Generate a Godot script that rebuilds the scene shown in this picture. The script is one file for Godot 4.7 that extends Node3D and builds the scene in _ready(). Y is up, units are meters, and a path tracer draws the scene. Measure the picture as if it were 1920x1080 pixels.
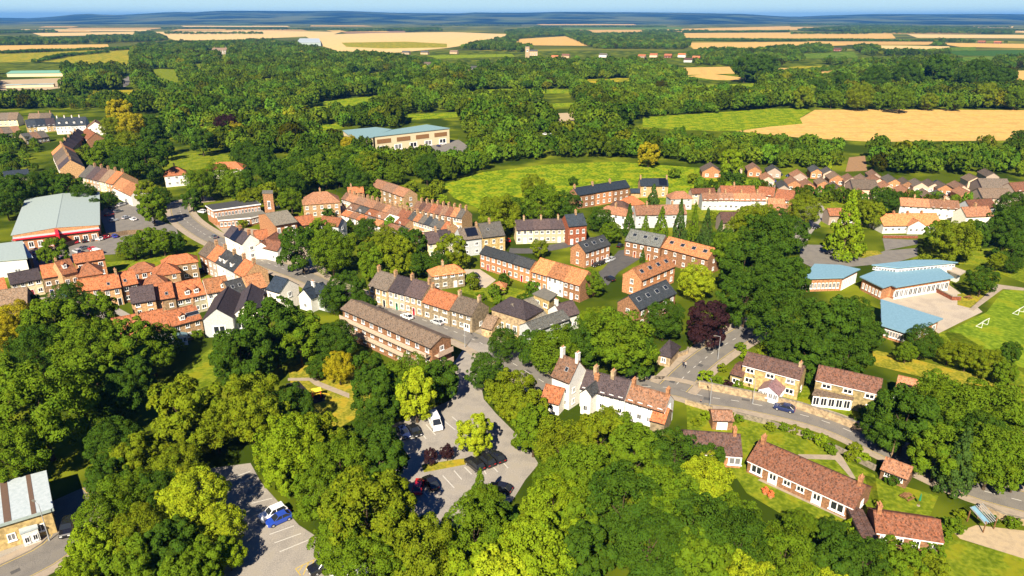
extends Node3D
var M := {}
var T := {}
var S := {}
var used := {}
var rng := RandomNumberGenerator.new()

# ---------------------------------------------------------------- helpers
class MB:
	var v := PackedVector3Array()
	var n := PackedVector3Array()
	var uv := PackedVector2Array()
	var c := PackedColorArray()
	var tint := Color(1, 1, 1)
	func tri(a: Vector3, b: Vector3, d: Vector3, out: Vector3, ua := Vector2.ZERO, ub := Vector2.ZERO, ud := Vector2.ZERO):
		var nn := (d - a).cross(b - a).normalized()
		if nn.dot(out) < 0:
			v.append_array([a, d, b]); uv.append_array([ua, ud, ub]); nn = -nn
		else:
			v.append_array([a, b, d]); uv.append_array([ua, ub, ud])
		n.append_array([nn, nn, nn]); c.append_array([tint, tint, tint])
	func quad(a: Vector3, b: Vector3, d: Vector3, e: Vector3, out: Vector3):
		# u runs along a-b, v along a-e, both in metres
		var w := (b - a).length(); var h := (e - a).length()
		tri(a, b, d, out, Vector2(0, h), Vector2(w, h), Vector2(w, 0))
		tri(a, d, e, out, Vector2(0, h), Vector2(w, 0), Vector2.ZERO)
	func box(c0: Vector3, s: Vector3, bas := Basis.IDENTITY, taper := 1.0):
		var p := []
		for y in [-0.5, 0.5]:
			var k: float = 1.0 if y < 0 else taper
			for q in [Vector2(-.5, .5), Vector2(.5, .5), Vector2(.5, -.5), Vector2(-.5, -.5)]:
				p.append(c0 + bas * Vector3(q.x * s.x * k, y * s.y, q.y * s.z * k))
		for i in 4:
			var j := (i + 1) % 4
			quad(p[i], p[j], p[j + 4], p[i + 4], (p[i] + p[j] + p[i + 4] + p[j + 4]) / 4.0 - c0)
		quad(p[4], p[5], p[6], p[7], bas * Vector3.UP)
		quad(p[0], p[1], p[2], p[3], bas * Vector3.DOWN)
	func tube(a: Vector3, b: Vector3, ra: float, rb: float, k := 8):
		var d := (b - a).normalized()
		var x := d.cross(Vector3(0.31, 0.17, 0.93)).normalized(); var y := d.cross(x)
		for i in k:
			var t0 := TAU * i / k; var t1 := TAU * (i + 1) / k
			var e0 := x * cos(t0) + y * sin(t0); var e1 := x * cos(t1) + y * sin(t1)
			quad(a + e0 * ra, a + e1 * ra, b + e1 * rb, b + e0 * rb, e0 + e1)
			tri(b, b + e0 * rb, b + e1 * rb, d)
			tri(a, a + e0 * ra, a + e1 * ra, -d)
	func prism(poly: PackedVector2Array, y0: float, y1: float, caps := true):
		# poly in x,z
		var ctr := Vector2.ZERO
		for q in poly: ctr += q / poly.size()
		var ccw := 0.0
		for i in poly.size(): ccw += poly[i].cross(poly[(i + 1) % poly.size()])
		for i in poly.size():
			var a := poly[i]; var b := poly[(i + 1) % poly.size()]
			var e := (b - a)
			var o := Vector3(e.y, 0, -e.x) * signf(ccw)
			quad(Vector3(a.x, y0, a.y), Vector3(b.x, y0, b.y), Vector3(b.x, y1, b.y), Vector3(a.x, y1, a.y), o)
		if caps:
			top(poly, y1)
	func top(poly: PackedVector2Array, y: float):
		var ix := Geometry2D.triangulate_polygon(poly)
		for i in range(0, ix.size(), 3):
			var a := poly[ix[i]]; var b := poly[ix[i + 1]]; var d := poly[ix[i + 2]]
			tri(Vector3(a.x, y, a.y), Vector3(b.x, y, b.y), Vector3(d.x, y, d.y), Vector3.UP, a, b, d)
	func mesh(mat: Material) -> ArrayMesh:
		var ar := []; ar.resize(Mesh.ARRAY_MAX)
		ar[Mesh.ARRAY_VERTEX] = v; ar[Mesh.ARRAY_NORMAL] = n; ar[Mesh.ARRAY_TEX_UV] = uv
		if mat is BaseMaterial3D and mat.vertex_color_use_as_albedo: ar[Mesh.ARRAY_COLOR] = c
		var m := ArrayMesh.new(); m.add_surface_from_arrays(Mesh.PRIMITIVE_TRIANGLES, ar); m.surface_set_material(0, mat)
		return m

func numbered(s: String) -> String:
	var k: int = used.get(s, 0); used[s] = k + 1
	return s if k == 0 else "%s_%03d" % [s, k]
func put(called: String, mesh: Mesh, parent: Node3D = null, at := Vector3.ZERO) -> MeshInstance3D:
	var o := MeshInstance3D.new(); o.mesh = mesh; o.position = at
	if parent == null:
		o.name = numbered(called); add_child(o)
	else:
		o.name = called; parent.add_child(o, true)
	return o
func tag(o: Node, label: String, category := "", group := "", kind := ""):
	if label: o.set_meta("label", label)
	if category: o.set_meta("category", category)
	if group: o.set_meta("group", group)
	if kind: o.set_meta("kind", kind)
func thing(called: String, label: String, category: String, group := "", at := Vector3.ZERO, yaw := 0.0) -> Node3D:
	var o := Node3D.new(); o.name = numbered(called); add_child(o); o.position = at; o.rotation.y = deg_to_rad(yaw)
	tag(o, label, category, group)
	return o
func lin(r, g, b) -> Color:
	return Color(r, g, b).linear_to_srgb()

func plan(a: Array) -> Array:
	var out := []
	for i in range(0, a.size(), 2): out.append(Vector2(a[i], a[i + 1]))
	return out

# ---------------------------------------------------------------- textures and materials
func noise(seed_: int, freq: float, sz: int, oct := 4) -> PackedByteArray:
	var f := FastNoiseLite.new(); f.seed = seed_; f.frequency = freq; f.noise_type = FastNoiseLite.TYPE_SIMPLEX_SMOOTH
	f.fractal_octaves = oct
	var im := f.get_seamless_image(sz, sz); im.convert(Image.FORMAT_L8)
	return im.get_data()
func to_tex(bytes: PackedByteArray, sz: int) -> ImageTexture:
	var im := Image.create_from_data(sz, sz, false, Image.FORMAT_RGB8, bytes)
	im.generate_mipmaps()
	return ImageTexture.create_from_image(im)
func blend_tex(sz: int, fine: PackedByteArray, coarse: PackedByteArray, a: Color, b: Color, d: Color, wf := 0.6, contrast := 1.3) -> ImageTexture:
	# three tones: a and b mixed by fine+coarse noise, d shows where the coarse noise is high
	var out := PackedByteArray(); out.resize(sz * sz * 3)
	for i in sz * sz:
		var f := fine[i] / 255.0; var g := coarse[i] / 255.0
		var t := clampf(((f * wf + g * (1 - wf)) - 0.5) * contrast * 2.0 + 0.5, 0, 1)
		var e := clampf((g - 0.58) * 5.0, 0, 1) * 0.7
		var k := a.lerp(b, t).lerp(d, e)
		out[i * 3] = int(clampf(k.r, 0, 1) * 255); out[i * 3 + 1] = int(clampf(k.g, 0, 1) * 255); out[i * 3 + 2] = int(clampf(k.b, 0, 1) * 255)
	return to_tex(out, sz)
func tile_tex(sz: int, tw: int, th: int, spread: float, seed_: int, patch: float, coarse: PackedByteArray, warm: float) -> ImageTexture:
	rng.seed = seed_
	var out := PackedByteArray(); out.resize(sz * sz * 3)
	var cols := int(sz / float(tw)); var rows := int(sz / float(th))
	var val := []; var hue := []
	for i in cols * rows:
		val.append(1.0 - rng.randf() * rng.randf() * spread); hue.append(rng.randf_range(-warm, warm))
	for y in sz:
		for x in sz:
			var r := mini(int(y / float(th)), rows - 1)
			var q := mini(int((x + (tw / 2 if r % 2 else 0)) % sz / float(tw)), cols - 1)
			var i := y * sz + x
			var k: float = val[r * cols + q] * (1.0 - patch * clampf((coarse[i] / 255.0 - 0.45) * 2.5, 0, 1)) * 0.93
			var h: float = hue[r * cols + q]
			out[i * 3] = int(clampf(k * (1 + h), 0, 1) * 255); out[i * 3 + 1] = int(clampf(k, 0, 1) * 255); out[i * 3 + 2] = int(clampf(k * (1 - h), 0, 1) * 255)
	return to_tex(out, sz)
func tile_height(sz: int, tw: int, th: int) -> ImageTexture:
	var out := PackedByteArray(); out.resize(sz * sz * 3)
	for y in sz:
		for x in sz:
			var a := float(y % th) / th
			var b := 0.5 + 0.5 * cos(TAU * float(x % tw) / tw)
			var k := int((a * 0.6 + b * 0.4) * 255)
			var i := (y * sz + x) * 3
			out[i] = k; out[i + 1] = k; out[i + 2] = k
	return to_tex(out, sz)
func mat(called: String, col: Color, rough := 0.9, tex: Texture2D = null, size := 1.0, tri := false, spec := 0.3) -> StandardMaterial3D:
	var m := StandardMaterial3D.new(); m.resource_name = called
	m.albedo_color = col; m.roughness = rough; m.metallic_specular = spec
	if tex:
		m.albedo_texture = tex
		m.uv1_scale = Vector3.ONE / size
		if tri:
			m.uv1_triplanar = true; m.uv1_world_triplanar = true
	M[called] = m
	return m
func make_materials():
	var n1 := noise(1, 0.012, 512); var n2 := noise(2, 0.06, 512); var n3 := noise(3, 0.004, 512, 3); var n4 := noise(4, 0.2, 512, 2); var n5 := noise(9, 0.025, 512, 3)
	T.tile = tile_tex(512, 13, 16, 0.4, 11, 0.24, n2, 0.06)
	T.slate = tile_tex(512, 13, 13, 0.45, 12, 0.24, n2, 0.04)
	T.tile_h = tile_height(512, 13, 16)
	T.brick = blend_tex(512, n4, n1, Color(.62, .6, .58), Color(1, .97, .94), Color(.9, .86, .8), 0.55, 1.2)
	T.render = blend_tex(512, n2, n5, Color(.84, .83, .8), Color(1, 1, 1), Color(.94, .93, .9), 0.5, 1.0)
	T.asphalt = blend_tex(512, n4, n1, Color(.80, .79, .78), Color(1, .98, .95), Color(.9, .88, .84), 0.6, 1.0)
	T.grass = blend_tex(512, n2, n1, Color(.68, .75, .55), Color(1, 1, .82), Color(1, .92, .66), 0.6, 1.25)
	T.meadow = blend_tex(512, n2, n1, Color(.58, .68, .42), Color(1, 1, .72), Color(1, .88, .58), 0.6, 1.6)
	T.land = blend_tex(512, n1, n3, Color(.5, .58, .4), Color(1, .98, .62), Color(.55, .62, .42), 0.5, 1.9)
	T.wheat = blend_tex(512, n2, n1, Color(.86, .82, .74), Color(1, .98, .93), Color(.95, .86, .7), 0.45, 1.1)
	var wi: Image = T.wheat.get_image(); wi.clear_mipmaps()   # tramlines of the sprayer, two wheel tracks every 24 metres
	for i in 4:
		for w in [0, 10]:
			for y in 2:
				for x in 512:
					var px := Vector2i(x, (i * 128 + w + y + int(3 * sin(x * TAU / 512.0))) & 511)
					wi.set_pixelv(px, wi.get_pixelv(px) * Color(.8, .78, .72))
	wi.generate_mipmaps(); T.wheat = ImageTexture.create_from_image(wi)
	T.metal = blend_tex(512, n5, n2, Color(.88, .9, .9), Color(1, 1, 1), Color(.93, .93, .92), 0.6, 0.9)
	T.hill = blend_tex(512, n1, n3, Color(.25, .3, .28), Color(.75, .8, .6), Color(1, .92, .66), 0.55, 2.2)
	var roofs := {
		"tile_brown": lin(.20, .105, .078), "tile_red": lin(.50, .185, .085), "tile_orange": lin(.66, .27, .115), "tile_pink": lin(.48, .23, .13), "tile_rust": lin(.31, .125, .07), "tile_weathered": lin(.38, .20, .12),
	}
	for k in roofs:
		var m := mat(k, roofs[k], 0.85, T.tile, 10.0)
		m.heightmap_enabled = true; m.heightmap_texture = T.tile_h; m.heightmap_scale = 3.0
	mat("slate_blue", lin(.052, .068, .09), 0.6, T.slate, 8.0); mat("slate_purple", lin(.115, .085, .088), 0.75, T.slate, 8.0)
	mat("slate_grey", lin(.15, .14, .125), 0.8, T.slate, 8.0); mat("slate_brown", lin(.27, .195, .14), 0.85, T.slate, 8.0); mat("slate_dark", lin(.075, .08, .085), 0.7, T.slate, 8.0)
	mat("stone_roof", lin(.24, .225, .19), 0.9, T.slate, 8.0)
	mat("metal_grey", lin(.36, .42, .40), 0.5, T.metal, 12.0); mat("metal_blue", lin(.19, .33, .42), 0.5, T.metal, 12.0); mat("metal_teal", lin(.22, .34, .35), 0.5, T.metal, 12.0)
	mat("metal_white", lin(.46, .51, .53), 0.5, T.metal, 12.0); mat("flat_dark", lin(.07, .075, .08), 0.9, T.asphalt, 9.0); mat("flat_grey", lin(.2, .195, .17), 0.9, T.asphalt, 9.0); mat("metal_green", lin(.2, .42, .3), .6, T.metal, 12.0)
	mat("metal_brown", lin(.16, .10, .07), 0.7, T.metal, 6.0)
	mat("brick_orange", lin(.58, .30, .16), 0.9, T.brick, 4.0); mat("brick_red", lin(.34, .12, .07), 0.9, T.brick, 4.0); mat("brick_buff", lin(.60, .41, .24), 0.9, T.brick, 4.0); mat("brick_brown", lin(.45, .25, .14), 0.9, T.brick, 4.0)
	mat("stone_yellow", lin(.68, .53, .25), 0.9, T.brick, 6.0); mat("stone_beige", lin(.58, .46, .30), 0.9, T.brick, 6.0); mat("stone_grey", lin(.36, .33, .27), 0.9, T.brick, 6.0)
	mat("white_render", lin(.8, .79, .77), 0.8, T.render, 7.0); mat("cream_render", lin(.72, .62, .42), 0.8, T.render, 7.0); mat("pink_render", lin(.62, .46, .36), .8, T.render, 7.0)
	mat("white_paint", lin(.8, .8, .8), 0.4); mat("red_paint", lin(.6, .02, .04), 0.4); mat("orange_paint", lin(.55, .13, .04), 0.5); mat("blue_paint", lin(.03, .05, .3), 0.4); mat("dark_paint", lin(.02, .02, .022), 0.4); mat("wood", lin(.36, .2, .09), 0.8, T.brick, 3.0); mat("fence_wood", lin(.3, .22, .14), 0.85, T.brick, 3.0)
	mat("pink_glass", lin(.55, .3, .3), .3, T.slate, 6.0); mat("green_paint", lin(.02, .2, .1), .5); mat("yellow_paint", lin(.7, .5, .04), .5)
	mat("net_curtain", lin(.16, .16, .17), 0.12, null, 1, false, 0.5); mat("glass", lin(.018, .022, .028), 0.08, null, 1, false, 0.5); mat("solar", lin(.008, .01, .018), 0.15, null, 1, false, 0.5)
	mat("road_mark", lin(.6, .6, .57), 0.8, T.asphalt, 2.0, true); mat("yellow_mark", lin(.6, .45, .1), 0.8, T.asphalt, 2.0, true)
	mat("asphalt", lin(.22, .21, .195), 0.92, T.asphalt, 23.0, true); mat("asphalt_pale", lin(.35, .33, .30), 0.92, T.asphalt, 27.0, true); mat("asphalt_dark", lin(.11, .11, .112), 0.92, T.asphalt, 19.0, true)
	mat("paving", lin(.40, .34, .27), 0.9, T.asphalt, 11.0, true); mat("yard", lin(.50, .44, .36), 0.9, T.asphalt, 31.0, true); mat("earth", lin(.34, .21, .11), 0.95, T.asphalt, 13.0, true); mat("gravel", lin(.5, .4, .26), 0.95, T.asphalt, 9.0, true); mat("rubber", lin(.03, .028, .03), .9, T.asphalt, 5.0, true)
	mat("lawn", lin(.20, .235, .026), 0.95, T.grass, 37.0, true, .1); mat("dry_grass", lin(.33, .28, .05), 0.95, T.grass, 29.0, true, .1); mat("meadow", lin(.25, .31, .03), 0.95, T.meadow, 61.0, true, .1)
	mat("sports_grass", lin(.20, .27, .03), 0.95, T.grass, 53.0, true, .1)
	mat("land", lin(.15, .18, .03), 0.95, T.land, 173.0, true, .1)
	mat("far_land", lin(.20, .20, .06), 0.95, T.land, 1900.0, true, .1)
	mat("wheat", lin(.60, .42, .16), 0.95, T.wheat, 97.0, true, .1); mat("stubble", lin(.55, .38, .16), 0.95, T.wheat, 131.0, true, .1); mat("pale_crop", lin(.66, .52, .27), 0.95, T.wheat, 211.0, true, .1)
	mat("green_crop", lin(.15, .22, .04), 0.95, T.meadow, 151.0, true, .1); mat("ripe_grass", lin(.38, .32, .05), 0.95, T.meadow, 143.0, true, .1); mat("dark_crop", lin(.06, .13, .03), 0.95, T.grass, 111.0, true, .1); mat("ploughed", lin(.3, .2, .13), 0.95, T.asphalt, 77.0, true, .1)
	mat("hill", lin(.13, .155, .07), 0.95, T.hill, 5200.0, true, .1)
	mat("bark", lin(.10, .075, .05), 0.95, T.brick, 2.0)
	mat("rust_bin", lin(.1, .1, .1), .5); mat("tyre", lin(.015, .015, .016), 0.8); mat("rim", lin(.35, .35, .36), 0.35); mat("lamp_glass", lin(.7, .7, .68), 0.2); mat("tail_red", lin(.4, .01, .01), .3); mat("steel", lin(.3, .31, .32), 0.45); mat("skin", lin(.5, .3, .2), 0.7); mat("cloth_dark", lin(.03, .03, .045), 0.9); mat("cloth_light", lin(.4, .38, .36), .9)
	var paints := {"white": lin(.8, .8, .8), "black": lin(.012, .012, .014), "red": lin(.5, .012, .02), "blue": lin(.02, .06, .36), "silver": lin(.42, .44, .46), "grey": lin(.12, .13, .14), "skyblue": lin(.12, .42, .62), "navy": lin(.015, .025, .09)}
	for k in paints:
		var m := mat("car_" + k, paints[k], 0.25, null, 1, false, 0.5); m.clearcoat_enabled = true; m.clearcoat = 0.6; m.clearcoat_roughness = 0.05
	var leaves := {"mid": lin(.092, .150, .008), "dark": lin(.045, .090, .008), "olive": lin(.132, .170, .008), "yellow": lin(.29, .25, .010), "bright": lin(.155, .225, .009), "purple": lin(.033, .014, .016), "conifer": lin(.05, .092, .016), "lime": lin(.25, .31, .013)}
	for k in leaves:
		var m := mat("leaf_" + k, leaves[k], 0.8, null, 1, false, 0.06); m.vertex_color_use_as_albedo = true
		m.backlight_enabled = true; m.backlight = Color(.12, .12, .05)
	var fl := mat("leaf_far", lin(.090, .142, .010), 0.9, null, 1, false, 0.03); fl.vertex_color_use_as_albedo = true

func toned(m: String, k: int) -> Material:
	# houses of one kind differ a little in the tone of their tiles and bricks
	if k == 0: return M[m]
	var key := "%s_%d" % [m, k]
	if not M.has(key):
		var c: StandardMaterial3D = M[m].duplicate(); c.resource_name = key
		var g: float = [1.0, .84, 1.12, .94][k]
		c.albedo_color = Color(c.albedo_color.r * g, c.albedo_color.g * g * [1, 1.03, .98, 1.05][k], c.albedo_color.b * g * [1, 1.06, .95, 1.1][k]); M[key] = c
	return M[key]

# ---------------------------------------------------------------- trees
func crown_mesh(seed_: int, leaves: int, lobes: int, size: float, ay: float, shape: String, material: Material) -> ArrayMesh:
	# boughs carry clumps, clumps carry leaves: the outline is uneven and the clumps shade one another
	rng.seed = seed_
	var mb := MB.new()
	var L := []
	for i in lobes:
		var t := (i + 0.5) / lobes
		var a := i * 2.39996 + rng.randf() * 0.6
		if shape == "cone":
			var rad := (1.0 - t) * 0.8 + 0.04
			var q := rad * sqrt(rng.randf_range(0.35, 1.0))
			L.append([Vector3(cos(a) * q, -1.0 + 2.0 * t, sin(a) * q), rng.randf_range(0.11, 0.22) * (1.15 - t * 0.7), rng.randf_range(0.75, 1.25), rng.randf_range(-.1, .12)])
		elif shape == "simple":
			var y := 1.0 - 1.72 * t; var h := sqrt(maxf(0.0, 1.0 - y * y))
			L.append([Vector3(cos(a) * h, y, sin(a) * h) * rng.randf_range(.45, .82), rng.randf_range(.16, .34), rng.randf_range(.75, 1.25), rng.randf_range(-.1, .14)])
		else:
			var y := 1.0 - 1.92 * t; var h := sqrt(maxf(0.0, 1.0 - y * y))
			var big := Vector3(cos(a) * h, y, sin(a) * h) * rng.randf_range(.46, .64)
			var R := rng.randf_range(.30, .46); var tone := rng.randf_range(.86, 1.14)
			L.append([big, R * .62, .9, 0.0])
			for k in 8:
				var d := (Vector3(rng.randfn(), rng.randfn(), rng.randfn()).normalized() + big.normalized() * .75 + Vector3(0, .25, 0)).normalized()
				L.append([big + d * R * rng.randf_range(.74, 1.02), rng.randf_range(.07, .165), tone * rng.randf_range(.74, 1.28), rng.randf_range(-.1, .16)])
	var cum := []; var tot := 0.0
	for l in L:
		tot += pow(l[1], 1.6); cum.append(tot)
	for i in leaves:
		var l = L[cum.bsearch(rng.randf() * tot) % L.size()]
		var outw: Vector3 = (l[0] as Vector3).normalized()
		var d := Vector3(rng.randfn(), rng.randfn(), rng.randfn()).normalized()
		if d.dot(outw) < -0.25: d = -d
		if d.y < -0.5: d.y *= -0.6
		var p: Vector3 = l[0] + d.normalized() * l[1] * (1.08 - 0.4 * rng.randf() * rng.randf())
		p.y *= ay
		var nn := (d * 0.75 + Vector3(rng.randfn(), rng.randfn() + 0.5, rng.randfn()) * 0.42).normalized()
		var x := nn.cross(Vector3(rng.randfn(), rng.randfn(), rng.randfn())).normalized(); var y := nn.cross(x)
		var s := size * rng.randf_range(0.6, 1.35)
		var g: float = l[2] * rng.randf_range(0.72, 1.28); var w: float = 1.0 + l[3] + rng.randf_range(-.12, .12)
		mb.tint = Color(g * w, g, g * (2 - w))
		var a := p - x * s; var b := p - y * s * 0.62; var e := p + x * s; var f := p + y * s * 0.62
		var start := mb.n.size()
		mb.tri(a, b, e, nn); mb.tri(a, e, f, nn)
		var sn := (nn * 0.85 + d * 0.35).normalized()
		for k in range(start, mb.n.size()): mb.n[k] = sn
	return mb.mesh(material)
func trunk_mesh(seed_: int) -> ArrayMesh:
	rng.seed = seed_
	var mb := MB.new()
	var top := Vector3(rng.randf_range(-.03, .03), 0.55, rng.randf_range(-.03, .03))
	mb.tube(Vector3(0, -0.02, 0), Vector3(0, 0.06, 0), 0.045, 0.034, 8)
	mb.tube(Vector3(0, 0.06, 0), top, 0.034, 0.022, 8)
	for i in 6:
		var a := i * 2.4 + rng.randf()
		var b := top * rng.randf_range(.55, 1.0)
		var mid := b + Vector3(cos(a) * .13, .12, sin(a) * .13)
		mb.tube(b, mid, 0.016, 0.011, 6)
		mb.tube(mid, mid + Vector3(cos(a + .4) * .12, .15, sin(a + .4) * .12), 0.011, 0.004, 5)
	mb.tube(top, top + Vector3(.02, .3, -.02), 0.02, 0.006, 6)
	return mb.mesh(M.bark)
func crown(kind: String, variant: int, col: String) -> Mesh:
	var key := "%s%d%s" % [kind, variant, col]
	if S.has(key): return S[key]
	var m: ArrayMesh
	var base := "%s%d" % [kind, variant]
	if not S.has(base):
		match kind:
			"broad": m = crown_mesh(100 + variant, [20000, 23000, 15000, 19000, 24000, 14000][variant], [17, 24, 13, 19, 28, 12][variant], [.028, .025, .036, .029, .024, .038][variant], [0.95, 0.9, 1.02, 0.88, 0.98, 1.1][variant % 6], "round", M.leaf_mid)
			"cone": m = crown_mesh(200 + variant, 5200, 90, 0.05, 1.0, "cone", M.leaf_mid)
			"bush": m = crown_mesh(300 + variant, 1900, 9, 0.09, 0.85, "round", M.leaf_mid)
		S[base] = m
	m = (S[base] as ArrayMesh).duplicate()
	m.surface_set_material(0, M["leaf_" + col])
	S[key] = m
	return m
# plants: base at x,z; crown radius r; k = crown half height over r; bare = length of bare trunk over the half height
func tree(label: String, x: float, z: float, r: float, col: String, k := 1.0, bare := 0.06):
	plant("broadleaf_tree", label, "tree", "broadleaf trees", x, z, r, r * k * (1.0 + bare), r * k, "broad", 6, col)
func conifer(label: String, x: float, z: float, r: float, col: String, k := 1.0):
	plant("conical_tree", label, "tree", "conical trees", x, z, r, r * k * 1.05 + .3, r * k, "cone", 2, col)
func bush(label: String, x: float, z: float, r: float, col: String):
	plant("bush", label, "bush", "bushes", x, z, r, r * .68, r * .95, "bush", 3, col)
func plant(called: String, label: String, cat: String, group: String, x: float, z: float, r: float, hc: float, rv: float, kind: String, variants: int, col: String):
	var o := thing(called, label, cat, group, Vector3(x, 0, z), fmod(absf(x * 37.0 + z * 91.0), 360.0))
	var variant := int(absf(x * 7.0 + z * 13.0)) % variants
	if kind != "bush":
		var tk := "trunk%d" % (variant % 3)
		if not S.has(tk): S[tk] = trunk_mesh(40 + variant % 3)
		var t := put("trunk", S[tk], o); var th := hc + rv * 0.5
		t.scale = Vector3(th * .8, th, th * .8)
	var c := put("crown", crown(kind, variant, col), o, Vector3(0, hc, 0))
	var fit := .98 if kind == "broad" else .95   # the outer clumps stand a little beyond the unit radius
	c.scale = Vector3(r, rv, r) * fit

# far woodland: copies filling polygons
func fill(node: Node3D, polys: Array, holes: Array, spacing: float, rmin: float, rmax: float, seed_: int, tall := 1.0, hue := Color(1, 1, 1)):
	rng.seed = seed_
	var lists := [[], [], [], []]; var cols := [[], [], [], []]
	var nz := FastNoiseLite.new(); nz.seed = seed_; nz.frequency = 0.006
	for p in polys:
		var pg := PackedVector2Array(p)
		var lo := pg[0]; var hi := pg[0]
		for q in pg:
			lo = lo.min(q); hi = hi.max(q)
		var hs := []
		for h in holes:
			var a := PackedVector2Array(h)
			var l2 := a[0]; var h2 := a[0]
			for q in a:
				l2 = l2.min(q); h2 = h2.max(q)
			if l2.x < hi.x and h2.x > lo.x and l2.y < hi.y and h2.y > lo.y: hs.append(a)
		var y := lo.y
		while y < hi.y:
			var x := lo.x + rng.randf() * spacing
			while x < hi.x:
				var q := Vector2(x + rng.randfn() * spacing * .3, y + rng.randfn() * spacing * .3)
				x += spacing
				if not Geometry2D.is_point_in_polygon(q, pg): continue
				var bad := false
				for a in hs:
					if Geometry2D.is_point_in_polygon(q, a):
						bad = true; break
				if bad: continue
				var k := rng.randi() % 4
				var big := clampf(nz.get_noise_2d(q.x, q.y) * 1.2 + 0.5, 0, 1)
				var r := lerpf(rmin, rmax, clampf(big * .6 + rng.randf() * .5, 0, 1))
				var rv := r * rng.randf_range(0.95, 1.35) * tall
				var b := Basis(Vector3.UP, rng.randf() * TAU).scaled(Vector3(r, rv, r))
				lists[k].append(Transform3D(b, Vector3(q.x, rv * 0.85, q.y)))
				var g := rng.randf_range(0.5, 1.3) * lerpf(0.7, 1.2, 1 - big); var w := rng.randf_range(-.25, .14)
				if rng.randf() < 0.04: w += .4; g *= 1.2
				if rng.randf() < 0.01: w = .5; g *= .3
				cols[k].append(Color(g * (1 + w), g, g * (1 - w * .5)) * hue)
			y += spacing
	for k in 4:
		if lists[k].is_empty(): continue
		var key := "far%d" % k
		if not S.has(key): S[key] = crown_mesh(500 + k, 640, 26, 0.13, 0.95, "simple", M.leaf_far)
		var mm := MultiMesh.new(); mm.transform_format = MultiMesh.TRANSFORM_3D; mm.use_colors = true; mm.mesh = S[key]
		mm.instance_count = lists[k].size()
		for i in lists[k].size():
			mm.set_instance_transform(i, lists[k][i]); mm.set_instance_color(i, cols[k][i])
		var mi := MultiMeshInstance3D.new(); mi.multimesh = mm; mi.name = "crowns"; mi.set_meta("kind", "stuff"); node.add_child(mi, true)
func wood(called: String, label: String, polys: Array, holes: Array, spacing: float, rmin: float, rmax: float, seed_: int, tall := 1.0, hue := Color(1, 1, 1)):
	var o := Node3D.new(); o.name = numbered(called); add_child(o)
	tag(o, label, "woodland", "", "stuff")
	fill(o, polys, holes, spacing, rmin, rmax, seed_, tall, hue)

# ---------------------------------------------------------------- ground pieces
func surf(called: String, y: float, m: String, pts: Array, parent: Node3D = null, thick := 0.0):
	var mb := MB.new(); var pg := PackedVector2Array(pts)
	if thick > 0: mb.prism(pg, y - thick, y)
	else: mb.top(pg, y)
	var o := put(called, mb.mesh(M[m]), parent)
	if parent == null: o.set_meta("kind", "structure")
	return o
func offset_line(pts: Array, d: float) -> Array:
	var out := []
	for i in pts.size():
		var a: Vector2 = pts[maxi(i - 1, 0)]; var b: Vector2 = pts[mini(i + 1, pts.size() - 1)]
		var t := (b - a).normalized()
		out.append(pts[i] + Vector2(-t.y, t.x) * d)
	return out
func smooth(pts: Array) -> Array:
	var c := Curve2D.new()
	for i in pts.size():
		var a: Vector2 = pts[maxi(i - 1, 0)]; var b: Vector2 = pts[mini(i + 1, pts.size() - 1)]
		var t := (b - a) / 6.0
		c.add_point(pts[i], -t, t)
	c.bake_interval = 3.0
	return Array(c.get_baked_points())
func band(pts: Array, d0: float, d1: float, y0: float, y1: float, m: String) -> ArrayMesh:
	var a := offset_line(pts, d0); var b := offset_line(pts, d1)
	var mb := MB.new()
	for i in pts.size() - 1:
		mb.quad(Vector3(a[i].x, y1, a[i].y), Vector3(a[i + 1].x, y1, a[i + 1].y), Vector3(b[i + 1].x, y1, b[i + 1].y), Vector3(b[i].x, y1, b[i].y), Vector3.UP)
		if y1 - y0 > 0.01:
			for e in [[a, b], [b, a]]:
				var o: Vector2 = e[0][i] - e[1][i]
				mb.quad(Vector3(e[0][i].x, y0, e[0][i].y), Vector3(e[0][i + 1].x, y0, e[0][i + 1].y), Vector3(e[0][i + 1].x, y1, e[0][i + 1].y), Vector3(e[0][i].x, y1, e[0][i].y), Vector3(o.x, 0, o.y))
	if y1 - y0 > 0.01:
		for i in [0, pts.size() - 1]:
			var o2: Vector2 = (pts[0] - pts[1]) if i == 0 else (pts[i] - pts[i - 1])
			mb.quad(Vector3(a[i].x, y0, a[i].y), Vector3(b[i].x, y0, b[i].y), Vector3(b[i].x, y1, b[i].y), Vector3(a[i].x, y1, a[i].y), Vector3(o2.x, 0, o2.y))
	return mb.mesh(M[m])
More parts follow.
